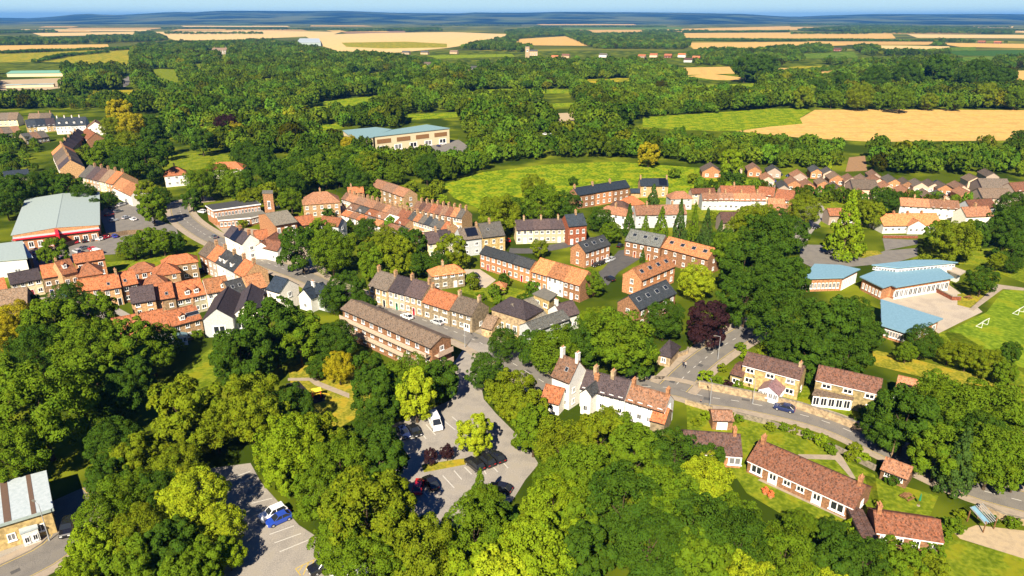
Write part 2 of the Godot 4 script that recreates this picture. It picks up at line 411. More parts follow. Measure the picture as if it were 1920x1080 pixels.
func road(called: String, pts: Array, w: float, y: float, m: String, walk := 0.0, dashes := true):
	var p := smooth(pts)
	var r := put(called, band(p, -w / 2, w / 2, y, y, m)); r.set_meta("kind", "structure")
	if walk > 0:
		for s in [-1.0, 1.0]:
			var k := put("pavement", band(p, s * w / 2, s * (w / 2 + walk), 0, 0.12, "paving")); k.set_meta("kind", "structure")
	if walk > 0:
		for s in [-1.0, 1.0]: put("edge_line", band(p, s * (w / 2 - .42), s * (w / 2 - .3), y + .005, y + .005, "yellow_mark"), r)
	rng.seed = p.size()
	for k in int(p.size() / 9.0):   # utility trenches filled with newer tarmac
		var i2 := rng.randi_range(1, p.size() - 2); var e := rng.randf_range(-w * .3, w * .1)
		put("tarmac_patch", band([p[i2], p[i2].lerp(p[i2 + 1], rng.randf_range(.5, .95))], e, e + rng.randf_range(.7, 1.6), y + .003, y + .003, "asphalt_dark"), r)
	if dashes:
		var i := 1
		while i + 1 < p.size():
			var a: Vector2 = p[i]; var b: Vector2 = p[i + 1]
			put("centre_line", band([a, a.lerp(b, 0.8)], -.09, .09, y + .005, y + .005, "road_mark"), r)
			i += 2
func lines(parent: Node3D, called: String, segs: Array, w: float, y: float, m: String):
	for s in segs:
		put(called, band([Vector2(s[0], s[1]), Vector2(s[2], s[3])], -w / 2, w / 2, y, y, m), parent)
func wall(called: String, label: String, cat: String, pts: Array, h: float, t: float, m: String):
	var o := put(called, band(pts, -t / 2, t / 2, 0, h, m))
	tag(o, label, cat)
	if m.begins_with("stone") or m.begins_with("brick"):
		put("coping", band(pts, -t / 2 - .05, t / 2 + .05, h + .002, h + .1, "stone_grey"), o)

# ---------------------------------------------------------------- buildings
func window_mesh() -> Array:
	if S.has("win"): return S.win
	var f := MB.new(); var t := 0.11
	f.box(Vector3(0, .5 - t / 2, .05), Vector3(1, t, .1)); f.box(Vector3(0, -.5 + t / 2, .05), Vector3(1, t, .1))
	for s in [-1, 1]: f.box(Vector3(s * (.5 - t / 2), 0, .05), Vector3(t, 1 - 2 * t, .1))
	f.box(Vector3(0, 0, .04), Vector3(.07, 1 - 2 * t, .07)); 
	f.box(Vector3(0, -.55, .08), Vector3(1.14, .09, .16))
	var g := MB.new(); g.box(Vector3(0, 0, .012), Vector3(1 - 2 * t, 1 - 2 * t, .02))
	var g2 := MB.new(); g2.box(Vector3(0, 0, .012), Vector3(1 - 2 * t, 1 - 2 * t, .02))
	S.win = [f.mesh(M.white_paint), g.mesh(M.glass), g2.mesh(M.net_curtain)]
	return S.win
func add_window(parent: Node3D, at: Vector3, yaw: float, w: float, h: float):
	var wm := window_mesh()
	var o := put("window", wm[0], parent, at)
	o.rotation.y = yaw; o.scale = Vector3(w, h, 1)
	put("pane", wm[2 if int(absf(at.x * 31 + at.y * 17 + parent.position.x * 11)) % 4 == 0 else 1], o)
func add_door(parent: Node3D, at: Vector3, yaw: float, w: float, h: float, m: String):
	var key := "door_" + m
	if not S.has(key):
		var f := MB.new()
		f.box(Vector3(0, .5, .03), Vector3(.8, .94, .06)); 
		var r := MB.new(); r.box(Vector3(0, .985, .05), Vector3(1, .03, .1))
		for s in [-1, 1]: r.box(Vector3(s * .45, .485, .05), Vector3(.1, .97, .1))
		var g := MB.new(); g.box(Vector3(-.18, .68, .062), Vector3(.26, .46, .012)); g.box(Vector3(.18, .68, .062), Vector3(.26, .46, .012))
		S[key] = [f.mesh(M[m]), r.mesh(M.white_paint), g.mesh(M.glass)]
	var o := put("door", S[key][0], parent, at); o.rotation.y = yaw; o.scale = Vector3(w, h, 1)
	put("door_frame", S[key][1], o)
	if w > 1.5 or m != "white_paint": put("pane", S[key][2], o)
func add_chimney(parent: Node3D, at: Vector3, h: float, m: String, w := 0.95):
	var key := "chim_%s_%d_%d" % [m, int(h * 10), int(w * 10)]
	if not S.has(key):
		var f := MB.new(); f.box(Vector3(0, h / 2 - .6, 0), Vector3(w * .62, h + 1.2, w)); f.box(Vector3(0, h - .05, 0), Vector3(w * .62 + .14, .12, w + .14))
		var p := MB.new(); p.tube(Vector3(0, h + .012, 0), Vector3(0, h + .45, 0), .13, .1, 7)
		S[key] = [f.mesh(M[m]), p.mesh(M.brick_orange)]
	var o := put("chimney", S[key][0], parent, at)
	for s in [-.25, .25]: put("chimney_pot", S[key][1], o, Vector3(0, 0, s * w))
func house(called: String, label: String, group: String, x: float, z: float, yaw: float, w: float, dep: float, he: float, rise: float, kind: String, wm: String, rm: String, o := {}):
	var root := thing(called, label, o.get("cat", "house"), group, Vector3(x, 0, z), yaw)
	var hw := w / 2; var hd := dep / 2
	var wb := MB.new(); var rb := MB.new()
	var ov: float = o.get("ov", 0.3); var vo: float = o.get("vo", 0.15); var th := 0.16
	var tn := rise / hd if hd > 0 else 0.0
	var F := Vector3(0, 0, 1); var X := Vector3(1, 0, 0)
	var yb := -0.1
	var ridge_x := hw
	match kind:
		"gable":
			for s in [-1.0, 1.0]:
				wb.quad(Vector3(-hw, yb, s * hd), Vector3(hw, yb, s * hd), Vector3(hw, he, s * hd), Vector3(-hw, he, s * hd), F * s)
				wb.quad(Vector3(s * hw, yb, -hd), Vector3(s * hw, yb, hd), Vector3(s * hw, he, hd), Vector3(s * hw, he, -hd), X * s)
				wb.tri(Vector3(s * hw, he, -hd), Vector3(s * hw, he, hd), Vector3(s * hw, he + rise, 0), X * s, Vector2(-hd, 0), Vector2(hd, 0), Vector2(0, -rise))
			var xx := hw + vo
			for s in [-1.0, 1.0]:
				var e := Vector3(0, he - ov * tn + th, s * (hd + ov)); var r := Vector3(0, he + rise + th, 0)
				var e2 := e - Vector3(0, th, 0); var r2 := r - Vector3(0, th, 0)
				var nn := Vector3(0, hd, s * rise)
				rb.quad(e - X * xx, e + X * xx, r + X * xx, r - X * xx, nn)
				rb.quad(e2 - X * xx, e2 + X * xx, r2 + X * xx, r2 - X * xx, -nn)
				rb.quad(e2 - X * xx, e2 + X * xx, e + X * xx, e - X * xx, F * s)
				for q in [-1.0, 1.0]: rb.quad(e2 + X * xx * q, r2 + X * xx * q, r + X * xx * q, e + X * xx * q, X * q)
			rb.box(Vector3(0, he + rise + th + .01, 0), Vector3(xx * 2, .14, .26))
		"hip":
			ridge_x = maxf(hw - hd * o.get("hipf", 0.9), 0.05)
			for s in [-1.0, 1.0]:
				wb.quad(Vector3(-hw, yb, s * hd), Vector3(hw, yb, s * hd), Vector3(hw, he, s * hd), Vector3(-hw, he, s * hd), F * s)
				wb.quad(Vector3(s * hw, yb, -hd), Vector3(s * hw, yb, hd), Vector3(s * hw, he, hd), Vector3(s * hw, he, -hd), X * s)
			var ey := he - ov * tn; var ax := hw + ov; var az := hd + ov
			var ra := Vector3(-ridge_x, he + rise, 0); var rc := Vector3(ridge_x, he + rise, 0)
			for s in [-1.0, 1.0]:
				var a := Vector3(-ax, ey, s * az); var b := Vector3(ax, ey, s * az)
				rb.quad(a, b, rc, ra, Vector3(0, hd, s * rise))
				var xr := ra if s < 0 else rc
				var lenh := Vector2(ax - ridge_x, rise).length()
				rb.tri(Vector3(s * ax, ey, az), Vector3(s * ax, ey, -az), xr, Vector3(s, .5, 0), Vector2(0, lenh), Vector2(2 * az, lenh), Vector2(az, 0))
				rb.quad(a - Vector3(0, th, 0), b - Vector3(0, th, 0), b, a, F * s)
				rb.quad(Vector3(s * ax, ey - th, -az), Vector3(s * ax, ey - th, az), Vector3(s * ax, ey, az), Vector3(s * ax, ey, -az), X * s)
				for q in [a, b]: rb.tube(q + Vector3(0, .02, 0), (ra if q.x < 0 else rc) + Vector3(0, .02, 0), .1, .1, 5)
			rb.quad(Vector3(-ax, ey - th, -az), Vector3(ax, ey - th, -az), Vector3(ax, ey - th, az), Vector3(-ax, ey - th, az), Vector3.DOWN)
			rb.tube(ra, rc, .12, .12, 6)
		"mono":
			for s in [-1.0, 1.0]:
				var hh: float = he if s > 0 else he + rise
				wb.quad(Vector3(-hw, yb, s * hd), Vector3(hw, yb, s * hd), Vector3(hw, hh, s * hd), Vector3(-hw, hh, s * hd), F * s)
				wb.quad(Vector3(s * hw, yb, -hd), Vector3(s * hw, yb, hd), Vector3(s * hw, he, hd), Vector3(s * hw, he, -hd), X * s)
				wb.tri(Vector3(s * hw, he, -hd), Vector3(s * hw, he, hd), Vector3(s * hw, he + rise, -hd), X * s, Vector2(0, 0), Vector2(dep, 0), Vector2(0, -rise))
			tn = rise / dep
			var sl := Vector3(0, -rise, dep).normalized()
			var up := Vector3(0, dep, rise).normalized()
			var cc := Vector3(0, he + rise / 2, 0) + up * (th / 2 + .003)
			rb.box(cc + sl * ov * .4, Vector3(w + vo * 2, th, sqrt(dep * dep + rise * rise) + ov), Basis(X, up, sl.normalized()))
		"flat":
			wb.box(Vector3(0, he / 2 + yb / 2, 0), Vector3(w, he - yb, dep))
			rb.box(Vector3(0, he + .055, 0), Vector3(w + .3, .1, dep + .3))
	var hs := int(absf(x * 13.7 + z * 7.3) * 10.0)
	for i in rb.uv.size(): rb.uv[i] += Vector2(hs % 17, hs % 23) * .43
	put("wall", wb.mesh(toned(wm, hs % 3)), root)
	var roof := put("roof", rb.mesh(toned(rm, (hs / 3) % 4)), root)
	if kind == "flat":
		var fb := MB.new()
		for s in [-1.0, 1.0]:
			fb.box(Vector3(0, he + .08, s * (hd + .22)), Vector3(w + .6, .5, .12)); fb.box(Vector3(s * (hw + .22), he + .08, 0), Vector3(.12, .5, dep + .3))
		put("fascia", fb.mesh(M[o.get("fas", "white_paint")]), root)
	elif kind == "gable" and o.get("gut", true):
		var gb := MB.new(); gb.box(Vector3(0, he - ov * tn - .04, hd + ov + .055), Vector3(w, .12, .1)); put("gutter", gb.mesh(M[o.get("gutm", "dark_paint")]), root)
	# openings: for each side [columns, floors]
	var wh: float = o.get("wh", 1.3) * [1.0, .9, 1.1][hs % 3]; var ww: float = o.get("ww", 1.15) * [1.0, 1.12, .9, 1.05][(hs / 2) % 4]; var fh: float = o.get("fh", 2.65)
	var doors: Array = o.get("d", [])
	for side in ["f", "l", "r", "b"]:
		if not o.has(side): continue
		var n: int = o[side][0]; var fl: int = o[side][1]
		var span := w if side in ["f", "b"] else dep
		for k in fl:
			for i in n:
				var u := (i + .5) / n - .5
				if side == "f" and k == 0:
					var hit := false
					for dd in doors:
						if absf((dd - .5) - u) * w < .55 + ww / 2: hit = true
					if hit: continue
				var y := 0.95 + wh / 2 + k * fh
				var at := Vector3(u * span, y, hd); var yw := 0.0
				if side == "b": at = Vector3(-u * span, y, -hd); yw = PI
				if side == "r": at = Vector3(hw, y, -u * span); yw = PI / 2
				if side == "l": at = Vector3(-hw, y, u * span); yw = -PI / 2
				add_window(root, at, yw, ww, wh)
	for w4 in o.get("win", []):   # [u metres along front, y centre, width, height]
		add_window(root, Vector3(w4[0], w4[1], hd), 0, w4[2], w4[3])
	for dd in doors: add_door(root, Vector3((dd - .5) * w, 0, hd), 0, o.get("dw", 1.1), 2.2, o.get("dc", "white_paint"))
	if o.has("balcony"):
		for lv in [1, 2]:
			var y: float = lv * fh + .35
			var fl2 := MB.new(); fl2.box(Vector3(0, y, hd + .75), Vector3(w - 1, .16, 1.5))
			var bn := put("balcony", fl2.mesh(M.stone_grey), root)
			var rl := MB.new(); rl.box(Vector3(0, y + .63, hd + 1.46), Vector3(w - 1, 1.1, .08)); put("balcony_front", rl.mesh(M.pink_render), bn)
			var e2 := MB.new(); e2.box(Vector3(hw + .7, y, 0), Vector3(1.4, .16, dep * .8)); e2.box(Vector3(hw + 1.36, y + .63, 0), Vector3(.08, 1.1, dep * .8)); put("balcony", e2.mesh(M.pink_render), root)
	for cx in o.get("ch", []):
		var px: float = lerpf(-hw + .35, hw - .35, cx) if kind != "hip" else lerpf(-ridge_x, ridge_x, cx)
		add_chimney(root, Vector3(px, he + rise, 0), o.get("chh", 1.5), o.get("chm", "brick_buff"), o.get("chw", 1.0))
	# on the front slope: roof windows and solar panels at [fraction along, fraction up the slope, width, length]
	var ang := atan2(rise, hd)
	for kindo in ["sky", "solar"]:
		for q in o.get(kindo, []):
			var zf: float = lerpf(hd, 0, q[1]); var yf: float = he + (hd - zf) * tn + th
			var b := MB.new(); b.box(Vector3(0, .05, 0), Vector3(q[2], .1, q[3]))
			var pn := MB.new(); pn.box(Vector3(0, .06, 0), Vector3(q[2] - .16, .1, q[3] - .16))
			var nd := put("roof_window" if kindo == "sky" else "solar_panel", b.mesh(M.steel if kindo == "sky" else M.dark_paint), roof, Vector3((q[0] - .5) * w, yf, zf))
			nd.rotation.x = ang
			put("pane", pn.mesh(M.glass if kindo == "sky" else M.solar), nd)
	for q in o.get("dorm", []):   # dormer: [fraction along, fraction up, width]
		var zf: float = lerpf(hd, 0, q[1]); var yf: float = he + (hd - zf) * tn
		var b := MB.new(); var dw: float = q[2]; var dl: float = 1.5 / maxf(tn, .4) + .2
		b.box(Vector3(0, .65, -dl / 2), Vector3(dw, 1.5, dl))
		var dn := put("dormer", b.mesh(M[o.get("dormm", "white_render")]), root, Vector3((q[0] - .5) * w, yf, zf))
		add_window(dn, Vector3(0, .75, 0), 0, dw * .75, .95)
		var rr := MB.new()
		for s in [-1.0, 1.0]:
			rr.quad(Vector3(s * (dw / 2 + .15), 1.35, .2), Vector3(s * (dw / 2 + .15), 1.35, -dl), Vector3(0, 1.95, -dl), Vector3(0, 1.95, .2), Vector3(s * .6, 1, 0))
		rr.tri(Vector3(-dw / 2, 1.4, .01), Vector3(dw / 2, 1.4, .01), Vector3(0, 1.9, .01), F)
		put("dormer_roof", rr.mesh(M[rm]), dn)
	return root
# a building with a polygon plan: walls up to h under a roof slab that oversails by `over` and tilts by `fall` metres per metre
func slab_building(called: String, label: String, cat: String, pts: Array, h: float, wm: String, rm: String, over := 0.5, fall := Vector2.ZERO, bands: Array = [], o := {}):
	var root := thing(called, label, cat)
	var ctr := Vector2.ZERO
	for p in pts: ctr += p / pts.size()
	root.position = Vector3(ctr.x, 0, ctr.y)
	var pg := PackedVector2Array(); var turn := 0.0
	for p in pts: pg.append(p - ctr)
	for i in pg.size(): turn += pg[i].cross(pg[(i + 1) % pg.size()])
	var inner: Array = Geometry2D.offset_polygon(pg, -over)
	var ip: PackedVector2Array = inner[0] if inner.size() else pg
	var wb := MB.new(); wb.prism(ip, -.1, h - .3, false)
	for i in wb.v.size():
		if wb.v[i].y > 0: wb.v[i].y = h - .02 + Vector2(wb.v[i].x, wb.v[i].z).dot(fall)
	put("wall", wb.mesh(M[wm]), root)
	var rb := MB.new(); rb.prism(pg, h, h + .3)
	for i in rb.v.size(): rb.v[i].y += Vector2(rb.v[i].x, rb.v[i].z).dot(fall)
	var roof := put("roof", rb.mesh(M[rm]), root)
	if o.has("fas"):
		var fo: Array = Geometry2D.offset_polygon(pg, .06)
		var fb := MB.new(); fb.prism(fo[0], h - .25, h + .28, false)
		for i in fb.v.size(): fb.v[i].y += Vector2(fb.v[i].x, fb.v[i].z).dot(fall)
		put("fascia", fb.mesh(M[o.fas]), root)
	for s in o.get("strips", []):   # roof sheets of another colour across a four-sided roof: [from, to, material]
		var sb := MB.new(); var q := []
		for e in [[0, 1, s[0]], [0, 1, s[1]], [3, 2, s[1]], [3, 2, s[0]]]:
			var v2: Vector2 = pg[e[0]].lerp(pg[e[1]], e[2])
			q.append(Vector3(v2.x, h + .34 + v2.dot(fall), v2.y))
		sb.quad(q[0], q[1], q[2], q[3], Vector3.UP)
		var lo := Vector3(0, .05, 0)
		sb.quad(q[0] - lo, q[1] - lo, q[1], q[0], q[0] - q[3]); sb.quad(q[0] - lo, q[3] - lo, q[3], q[0], q[0] - q[1]); sb.quad(q[1] - lo, q[2] - lo, q[2], q[1], q[1] - q[0])
		put("roof_sheet", sb.mesh(M[s[2]]), roof)
	for e in bands:   # along an edge: [edge index, count, sill, height, share of the width, panel material or none]
		var a: Vector2 = pg[e[0]]; var b: Vector2 = pg[(e[0] + 1) % pg.size()]
		var dirv := (b - a).normalized(); var nrm := Vector2(dirv.y, -dirv.x) * signf(turn)
		a += dirv * over - nrm * over; b -= dirv * over + nrm * over
		for i in e[1]:
			var q: Vector2 = a.lerp(b, (i + .5) / e[1]); var yw := atan2(nrm.x, nrm.y); var wd: float = (b - a).length() / e[1] * e[4]
			if e.size() > 5:
				var pb := MB.new(); pb.box(Vector3(0, 0, .06), Vector3(wd, e[3], .16))
				put("panel", pb.mesh(M[e[5]]), root, Vector3(q.x, e[2] + e[3] / 2, q.y)).rotation.y = yw
			else:
				add_window(root, Vector3(q.x, e[2] + e[3] / 2, q.y), yw, wd, e[3])
	return root

# ---------------------------------------------------------------- vehicles and small things
func car_body(kind: String) -> Array:
	var key := "carb_" + kind
	if S.has(key): return S[key]
	# stations along z: [z, half width, bottom, belt]
	var st: Array; var cab: Array
	if kind == "van":
		st = [[-2.6, .88, .35, 1.0], [-2.5, .98, .28, 1.2], [-1.0, 1.0, .26, 1.25], [2.0, 1.0, .26, 1.25], [2.6, .97, .3, 1.25]]
		cab = [[-1.9, 1.25], [-1.15, 2.1], [2.5, 2.2], [2.6, 1.25]]
	elif kind == "suv":
		st = [[-2.25, .75, .4, .8], [-2.1, .88, .3, .98], [-.9, .93, .28, 1.08], [1.4, .93, .28, 1.1], [2.1, .88, .34, 1.08], [2.22, .8, .45, .95]]
		cab = [[-.95, 1.07], [-.3, 1.62], [1.7, 1.66], [2.12, 1.08]]
	else:
		st = [[-2.1, .7, .4, .66], [-1.95, .82, .27, .8], [-.85, .88, .24, .93], [1.2, .88, .24, .95], [1.95, .82, .3, .93], [2.08, .74, .42, .82]]
		cab = [[-1.0, .92], [-.2, 1.42], [1.1, 1.44], [1.85, .94]]
	var b := MB.new()
	for i in st.size() - 1:
		var p: Array = st[i]; var q: Array = st[i + 1]
		for s in [-1.0, 1.0]:
			b.quad(Vector3(s * p[1], p[2], p[0]), Vector3(s * q[1], q[2], q[0]), Vector3(s * q[1], lerpf(q[2], q[3], .72), q[0]), Vector3(s * p[1], lerpf(p[2], p[3], .72), p[0]), Vector3(s, 0, 0))
			b.quad(Vector3(s * p[1], lerpf(p[2], p[3], .72), p[0]), Vector3(s * q[1], lerpf(q[2], q[3], .72), q[0]), Vector3(s * q[1] * .9, q[3], q[0]), Vector3(s * p[1] * .9, p[3], p[0]), Vector3(s, .7, 0))
		b.quad(Vector3(-p[1] * .9, p[3], p[0]), Vector3(-q[1] * .9, q[3], q[0]), Vector3(q[1] * .9, q[3], q[0]), Vector3(p[1] * .9, p[3], p[0]), Vector3.UP)
		b.quad(Vector3(-p[1], p[2], p[0]), Vector3(-q[1], q[2], q[0]), Vector3(q[1], q[2], q[0]), Vector3(p[1], p[2], p[0]), Vector3.DOWN)
	for e in [[st[0], -1.0], [st[-1], 1.0]]:
		var p: Array = e[0]
		var ym := lerpf(p[2], p[3], .72)
		b.quad(Vector3(-p[1], p[2], p[0]), Vector3(p[1], p[2], p[0]), Vector3(p[1], ym, p[0]), Vector3(-p[1], ym, p[0]), Vector3(0, 0, e[1]))
		b.quad(Vector3(-p[1], ym, p[0]), Vector3(p[1], ym, p[0]), Vector3(p[1] * .9, p[3], p[0]), Vector3(-p[1] * .9, p[3], p[0]), Vector3(0, .3, e[1]))
	var hwid: float = .9 if kind == "van" else (.84 if kind == "suv" else .79); var twid := hwid * .82
	var g := MB.new(); var c: Array = cab
	var P := []
	for k in 4: P.append([(hwid if k in [0, 3] else twid), c[k][1], c[k][0]])
	for s in [-1.0, 1.0]:
		g.quad(Vector3(s * hwid, c[0][1], c[0][0]), Vector3(s * twid, c[1][1], c[1][0]), Vector3(s * twid, c[2][1], c[2][0]), Vector3(s * hwid, c[3][1], c[3][0]), Vector3(s, .3, 0))
	g.quad(Vector3(-hwid, c[0][1], c[0][0]), Vector3(hwid, c[0][1], c[0][0]), Vector3(twid, c[1][1], c[1][0]), Vector3(-twid, c[1][1], c[1][0]), Vector3(0, 1, -1))
	g.quad(Vector3(-hwid, c[3][1], c[3][0]), Vector3(hwid, c[3][1], c[3][0]), Vector3(twid, c[2][1], c[2][0]), Vector3(-twid, c[2][1], c[2][0]), Vector3(0, .5, 1))
	var r := MB.new()
	r.box(Vector3(0, (c[1][1] + c[2][1]) / 2 + .02, (c[1][0] + c[2][0]) / 2), Vector3(twid * 2, .06, c[2][0] - c[1][0] + .1))
	for s in [-1.0, 1.0]:   # pillars
		r.tube(Vector3(s * hwid, c[0][1], c[0][0]), Vector3(s * twid, c[1][1], c[1][0]), .045, .045, 5)
		r.tube(Vector3(s * hwid, c[3][1], c[3][0]), Vector3(s * twid, c[2][1], c[2][0]), .07, .06, 5)
		r.tube(Vector3(s * (hwid + .01), c[0][1], .35), Vector3(s * twid, c[1][1], .35), .05, .05, 5)
	if kind == "van": r.box(Vector3(0, 1.72, .9), Vector3(1.84, .95, 3.3))
	var w := MB.new(); w.tube(Vector3(-.11, 0, 0), Vector3(.11, 0, 0), .32, .32, 14)
	var rim := MB.new(); rim.tube(Vector3(-.115, 0, 0), Vector3(.115, 0, 0), .19, .19, 10)
	var hl := MB.new(); hl.box(Vector3.ZERO, Vector3(.34, .14, .08))
	S[key] = [b, g.mesh(M.glass), r, w.mesh(M.tyre), rim.mesh(M.rim), hl.mesh(M.lamp_glass), hl.mesh(M.tail_red), st]
	return S[key]
func car(label: String, group: String, x: float, z: float, yaw: float, kind: String, col: String, size := 1.0):
	var cb := car_body(kind)
	var o := thing("parked_van" if kind == "van" else "parked_car", label, "van" if kind == "van" else "car", group, Vector3(x, 0.03, z), yaw)
	o.scale = Vector3.ONE * size
	var bk := "carbody_%s_%s" % [kind, col]
	if not S.has(bk): S[bk] = [(cb[0] as MB).mesh(M["car_" + col]), (cb[2] as MB).mesh(M["car_" + col])]
	put("body", S[bk][0], o); put("window_glass", cb[1], o); put("roof", S[bk][1], o)
	var wz := 1.6 if kind == "van" else 1.3
	for q in [[-1, -1], [1, -1], [-1, 1], [1, 1]]:
		var wn := put("wheel", cb[3], o, Vector3(q[0] * (.8 if kind != "van" else .92), .32, q[1] * wz)); put("rim", cb[4], wn)
	var st: Array = cb[7]
	for s in [-1, 1]:
		put("headlight", cb[5], o, Vector3(s * st[0][1] * .72, lerpf(st[0][2], st[0][3], .75), st[0][0] - .01))
		put("tail_light", cb[6], o, Vector3(s * st[-1][1] * .75, lerpf(st[-1][2], st[-1][3], .75), st[-1][0] + .01))
func street_lamp(label: String, x: float, z: float, h: float, yaw: float):
	var o := thing("street_lamp", label, "street lamp", "street lamps", Vector3(x, 0, z), yaw)
	var p := MB.new(); p.tube(Vector3.ZERO, Vector3(0, 1.2, 0), .11, .1); p.tube(Vector3(0, 1.2, 0), Vector3(0, h, 0), .075, .05); p.tube(Vector3(0, h, 0), Vector3(0, h + .25, -1.1), .045, .04, 6)
	put("pole", p.mesh(M.steel), o)
	var l := MB.new(); l.box(Vector3(0, h + .27, -1.35), Vector3(.3, .14, .7)); put("lamp_head", l.mesh(M.flat_grey), o)
func pole(label: String, x: float, z: float, h: float):
	var o := thing("telegraph_pole", label, "pole", "", Vector3(x, 0, z))
	var p := MB.new(); p.tube(Vector3.ZERO, Vector3(0, h, 0), .15, .1); put("pole", p.mesh(M.fence_wood), o)
	var q := MB.new(); q.box(Vector3(0, h - .5, 0), Vector3(1.2, .1, .1)); put("cross_arm", q.mesh(M.fence_wood), o)

# a person as one surface: capsules joined by a smooth minimum and meshed as surface nets
func person(label: String, x: float, z: float, yaw: float, shirt: String, stride: float):
	var J := [[Vector3(0, .95, 0), Vector3(0, 1.38, 0), .15, .17], [Vector3(0, 1.4, 0), Vector3(0, 1.52, 0), .07, .06], [Vector3(0, 1.62, 0), Vector3(0, 1.68, -.01), .1, .095],
		[Vector3(-.09, .93, 0), Vector3(-.1, .5, -.1 * stride), .095, .065], [Vector3(-.1, .5, -.1 * stride), Vector3(-.1, .08, .02 - .2 * stride), .06, .045], [Vector3(-.1, .05, .0 - .2 * stride), Vector3(-.1, .04, -.14 - .2 * stride), .045, .04],
		[Vector3(.09, .93, 0), Vector3(.1, .5, .06 * stride), .095, .065], [Vector3(.1, .5, .06 * stride), Vector3(.1, .08, .26 * stride), .06, .045], [Vector3(.1, .05, .25 * stride), Vector3(.1, .04, .25 * stride - .14), .045, .04],
		[Vector3(-.2, 1.4, 0), Vector3(-.26, 1.1, .06), .055, .045], [Vector3(-.26, 1.1, .06), Vector3(-.25, .84, -.04), .042, .033], [Vector3(.2, 1.4, 0), Vector3(.26, 1.1, -.04), .055, .045], [Vector3(.26, 1.1, -.04), Vector3(.25, .84, -.14), .042, .033]]
	var cell := 0.045; var nx := 16; var ny := 42; var nz2 := 18
	var org := Vector3(-nx * cell / 2, -.03, -nz2 * cell / 2)
	var f := PackedFloat32Array(); f.resize((nx + 1) * (ny + 1) * (nz2 + 1))
	var id := func(i, j, k): return (i * (ny + 1) + j) * (nz2 + 1) + k
	for i in nx + 1:
		for j in ny + 1:
			for k in nz2 + 1:
				var p := org + Vector3(i, j, k) * cell
				var s := 0.0
				for b in J:
					var ab: Vector3 = b[1] - b[0]
					var t := clampf((p - b[0]).dot(ab) / ab.length_squared(), 0, 1)
					s += exp(-((p - b[0] - ab * t).length() - lerpf(b[2], b[3], t)) * 40.0)
				f[id.call(i, j, k)] = -log(maxf(s, 1e-30)) / 40.0
	var vid := {}; var vp := []
	for i in nx:
		for j in ny:
			for k in nz2:
				var acc := Vector3.ZERO; var cnt := 0
				var cs := []
				for c in 8: cs.append(f[id.call(i + (c & 1), j + ((c >> 1) & 1), k + (c >> 2))])
				for e in [[0, 1], [2, 3], [4, 5], [6, 7], [0, 2], [1, 3], [4, 6], [5, 7], [0, 4], [1, 5], [2, 6], [3, 7]]:
					if (cs[e[0]] < 0) != (cs[e[1]] < 0):
						var t: float = cs[e[0]] / (cs[e[0]] - cs[e[1]])
						var a := Vector3(e[0] & 1, (e[0] >> 1) & 1, e[0] >> 2); var b := Vector3(e[1] & 1, (e[1] >> 1) & 1, e[1] >> 2)
						acc += a.lerp(b, t); cnt += 1
				if cnt: 
					vid[Vector3i(i, j, k)] = vp.size(); vp.append(org + (Vector3(i, j, k) + acc / cnt) * cell)
	var mb := MB.new()
	for i in range(1, nx):
		for j in range(1, ny):
			for k in range(1, nz2):
				for ax in 3:
					var st := Vector3i(1 if ax == 0 else 0, 1 if ax == 1 else 0, 1 if ax == 2 else 0)
					var f0 := f[id.call(i, j, k)]; var f1 := f[id.call(i + st.x, j + st.y, k + st.z)]
					if (f0 < 0) == (f1 < 0): continue
					var u := Vector3i(0, 1, 0) if ax == 0 else (Vector3i(0, 0, 1) if ax == 1 else Vector3i(1, 0, 0))
					var w := Vector3i(0, 0, 1) if ax == 0 else (Vector3i(1, 0, 0) if ax == 1 else Vector3i(0, 1, 0))
					var b := Vector3i(i, j, k)
					var q := [b - u - w, b - w, b, b - u]
					var ok := true
					for e in q: ok = ok and vid.has(e)
					if ok:
						var y: float = vp[vid[b]].y
						var tn: Color = Color(.5, .3, .2) if y > 1.5 else (Color(.03, .03, .05) if y < .95 else (Color(.35, .33, .3) if shirt == "light" else Color(.05, .05, .07)))
						if y > 1.68: tn = Color(.05, .035, .02)
						mb.tint = tn
						mb.quad(vp[vid[q[0]]], vp[vid[q[1]]], vp[vid[q[2]]], vp[vid[q[3]]], Vector3(st) * (1.0 if f0 < 0 else -1.0))
	if not M.has("figure"):
		var m := mat("figure", Color.WHITE, .85); m.vertex_color_use_as_albedo = true
	var o := put("person", mb.mesh(M.figure), null, Vector3(x, .03, z)); o.rotation.y = deg_to_rad(yaw)
	tag(o, label, "person")

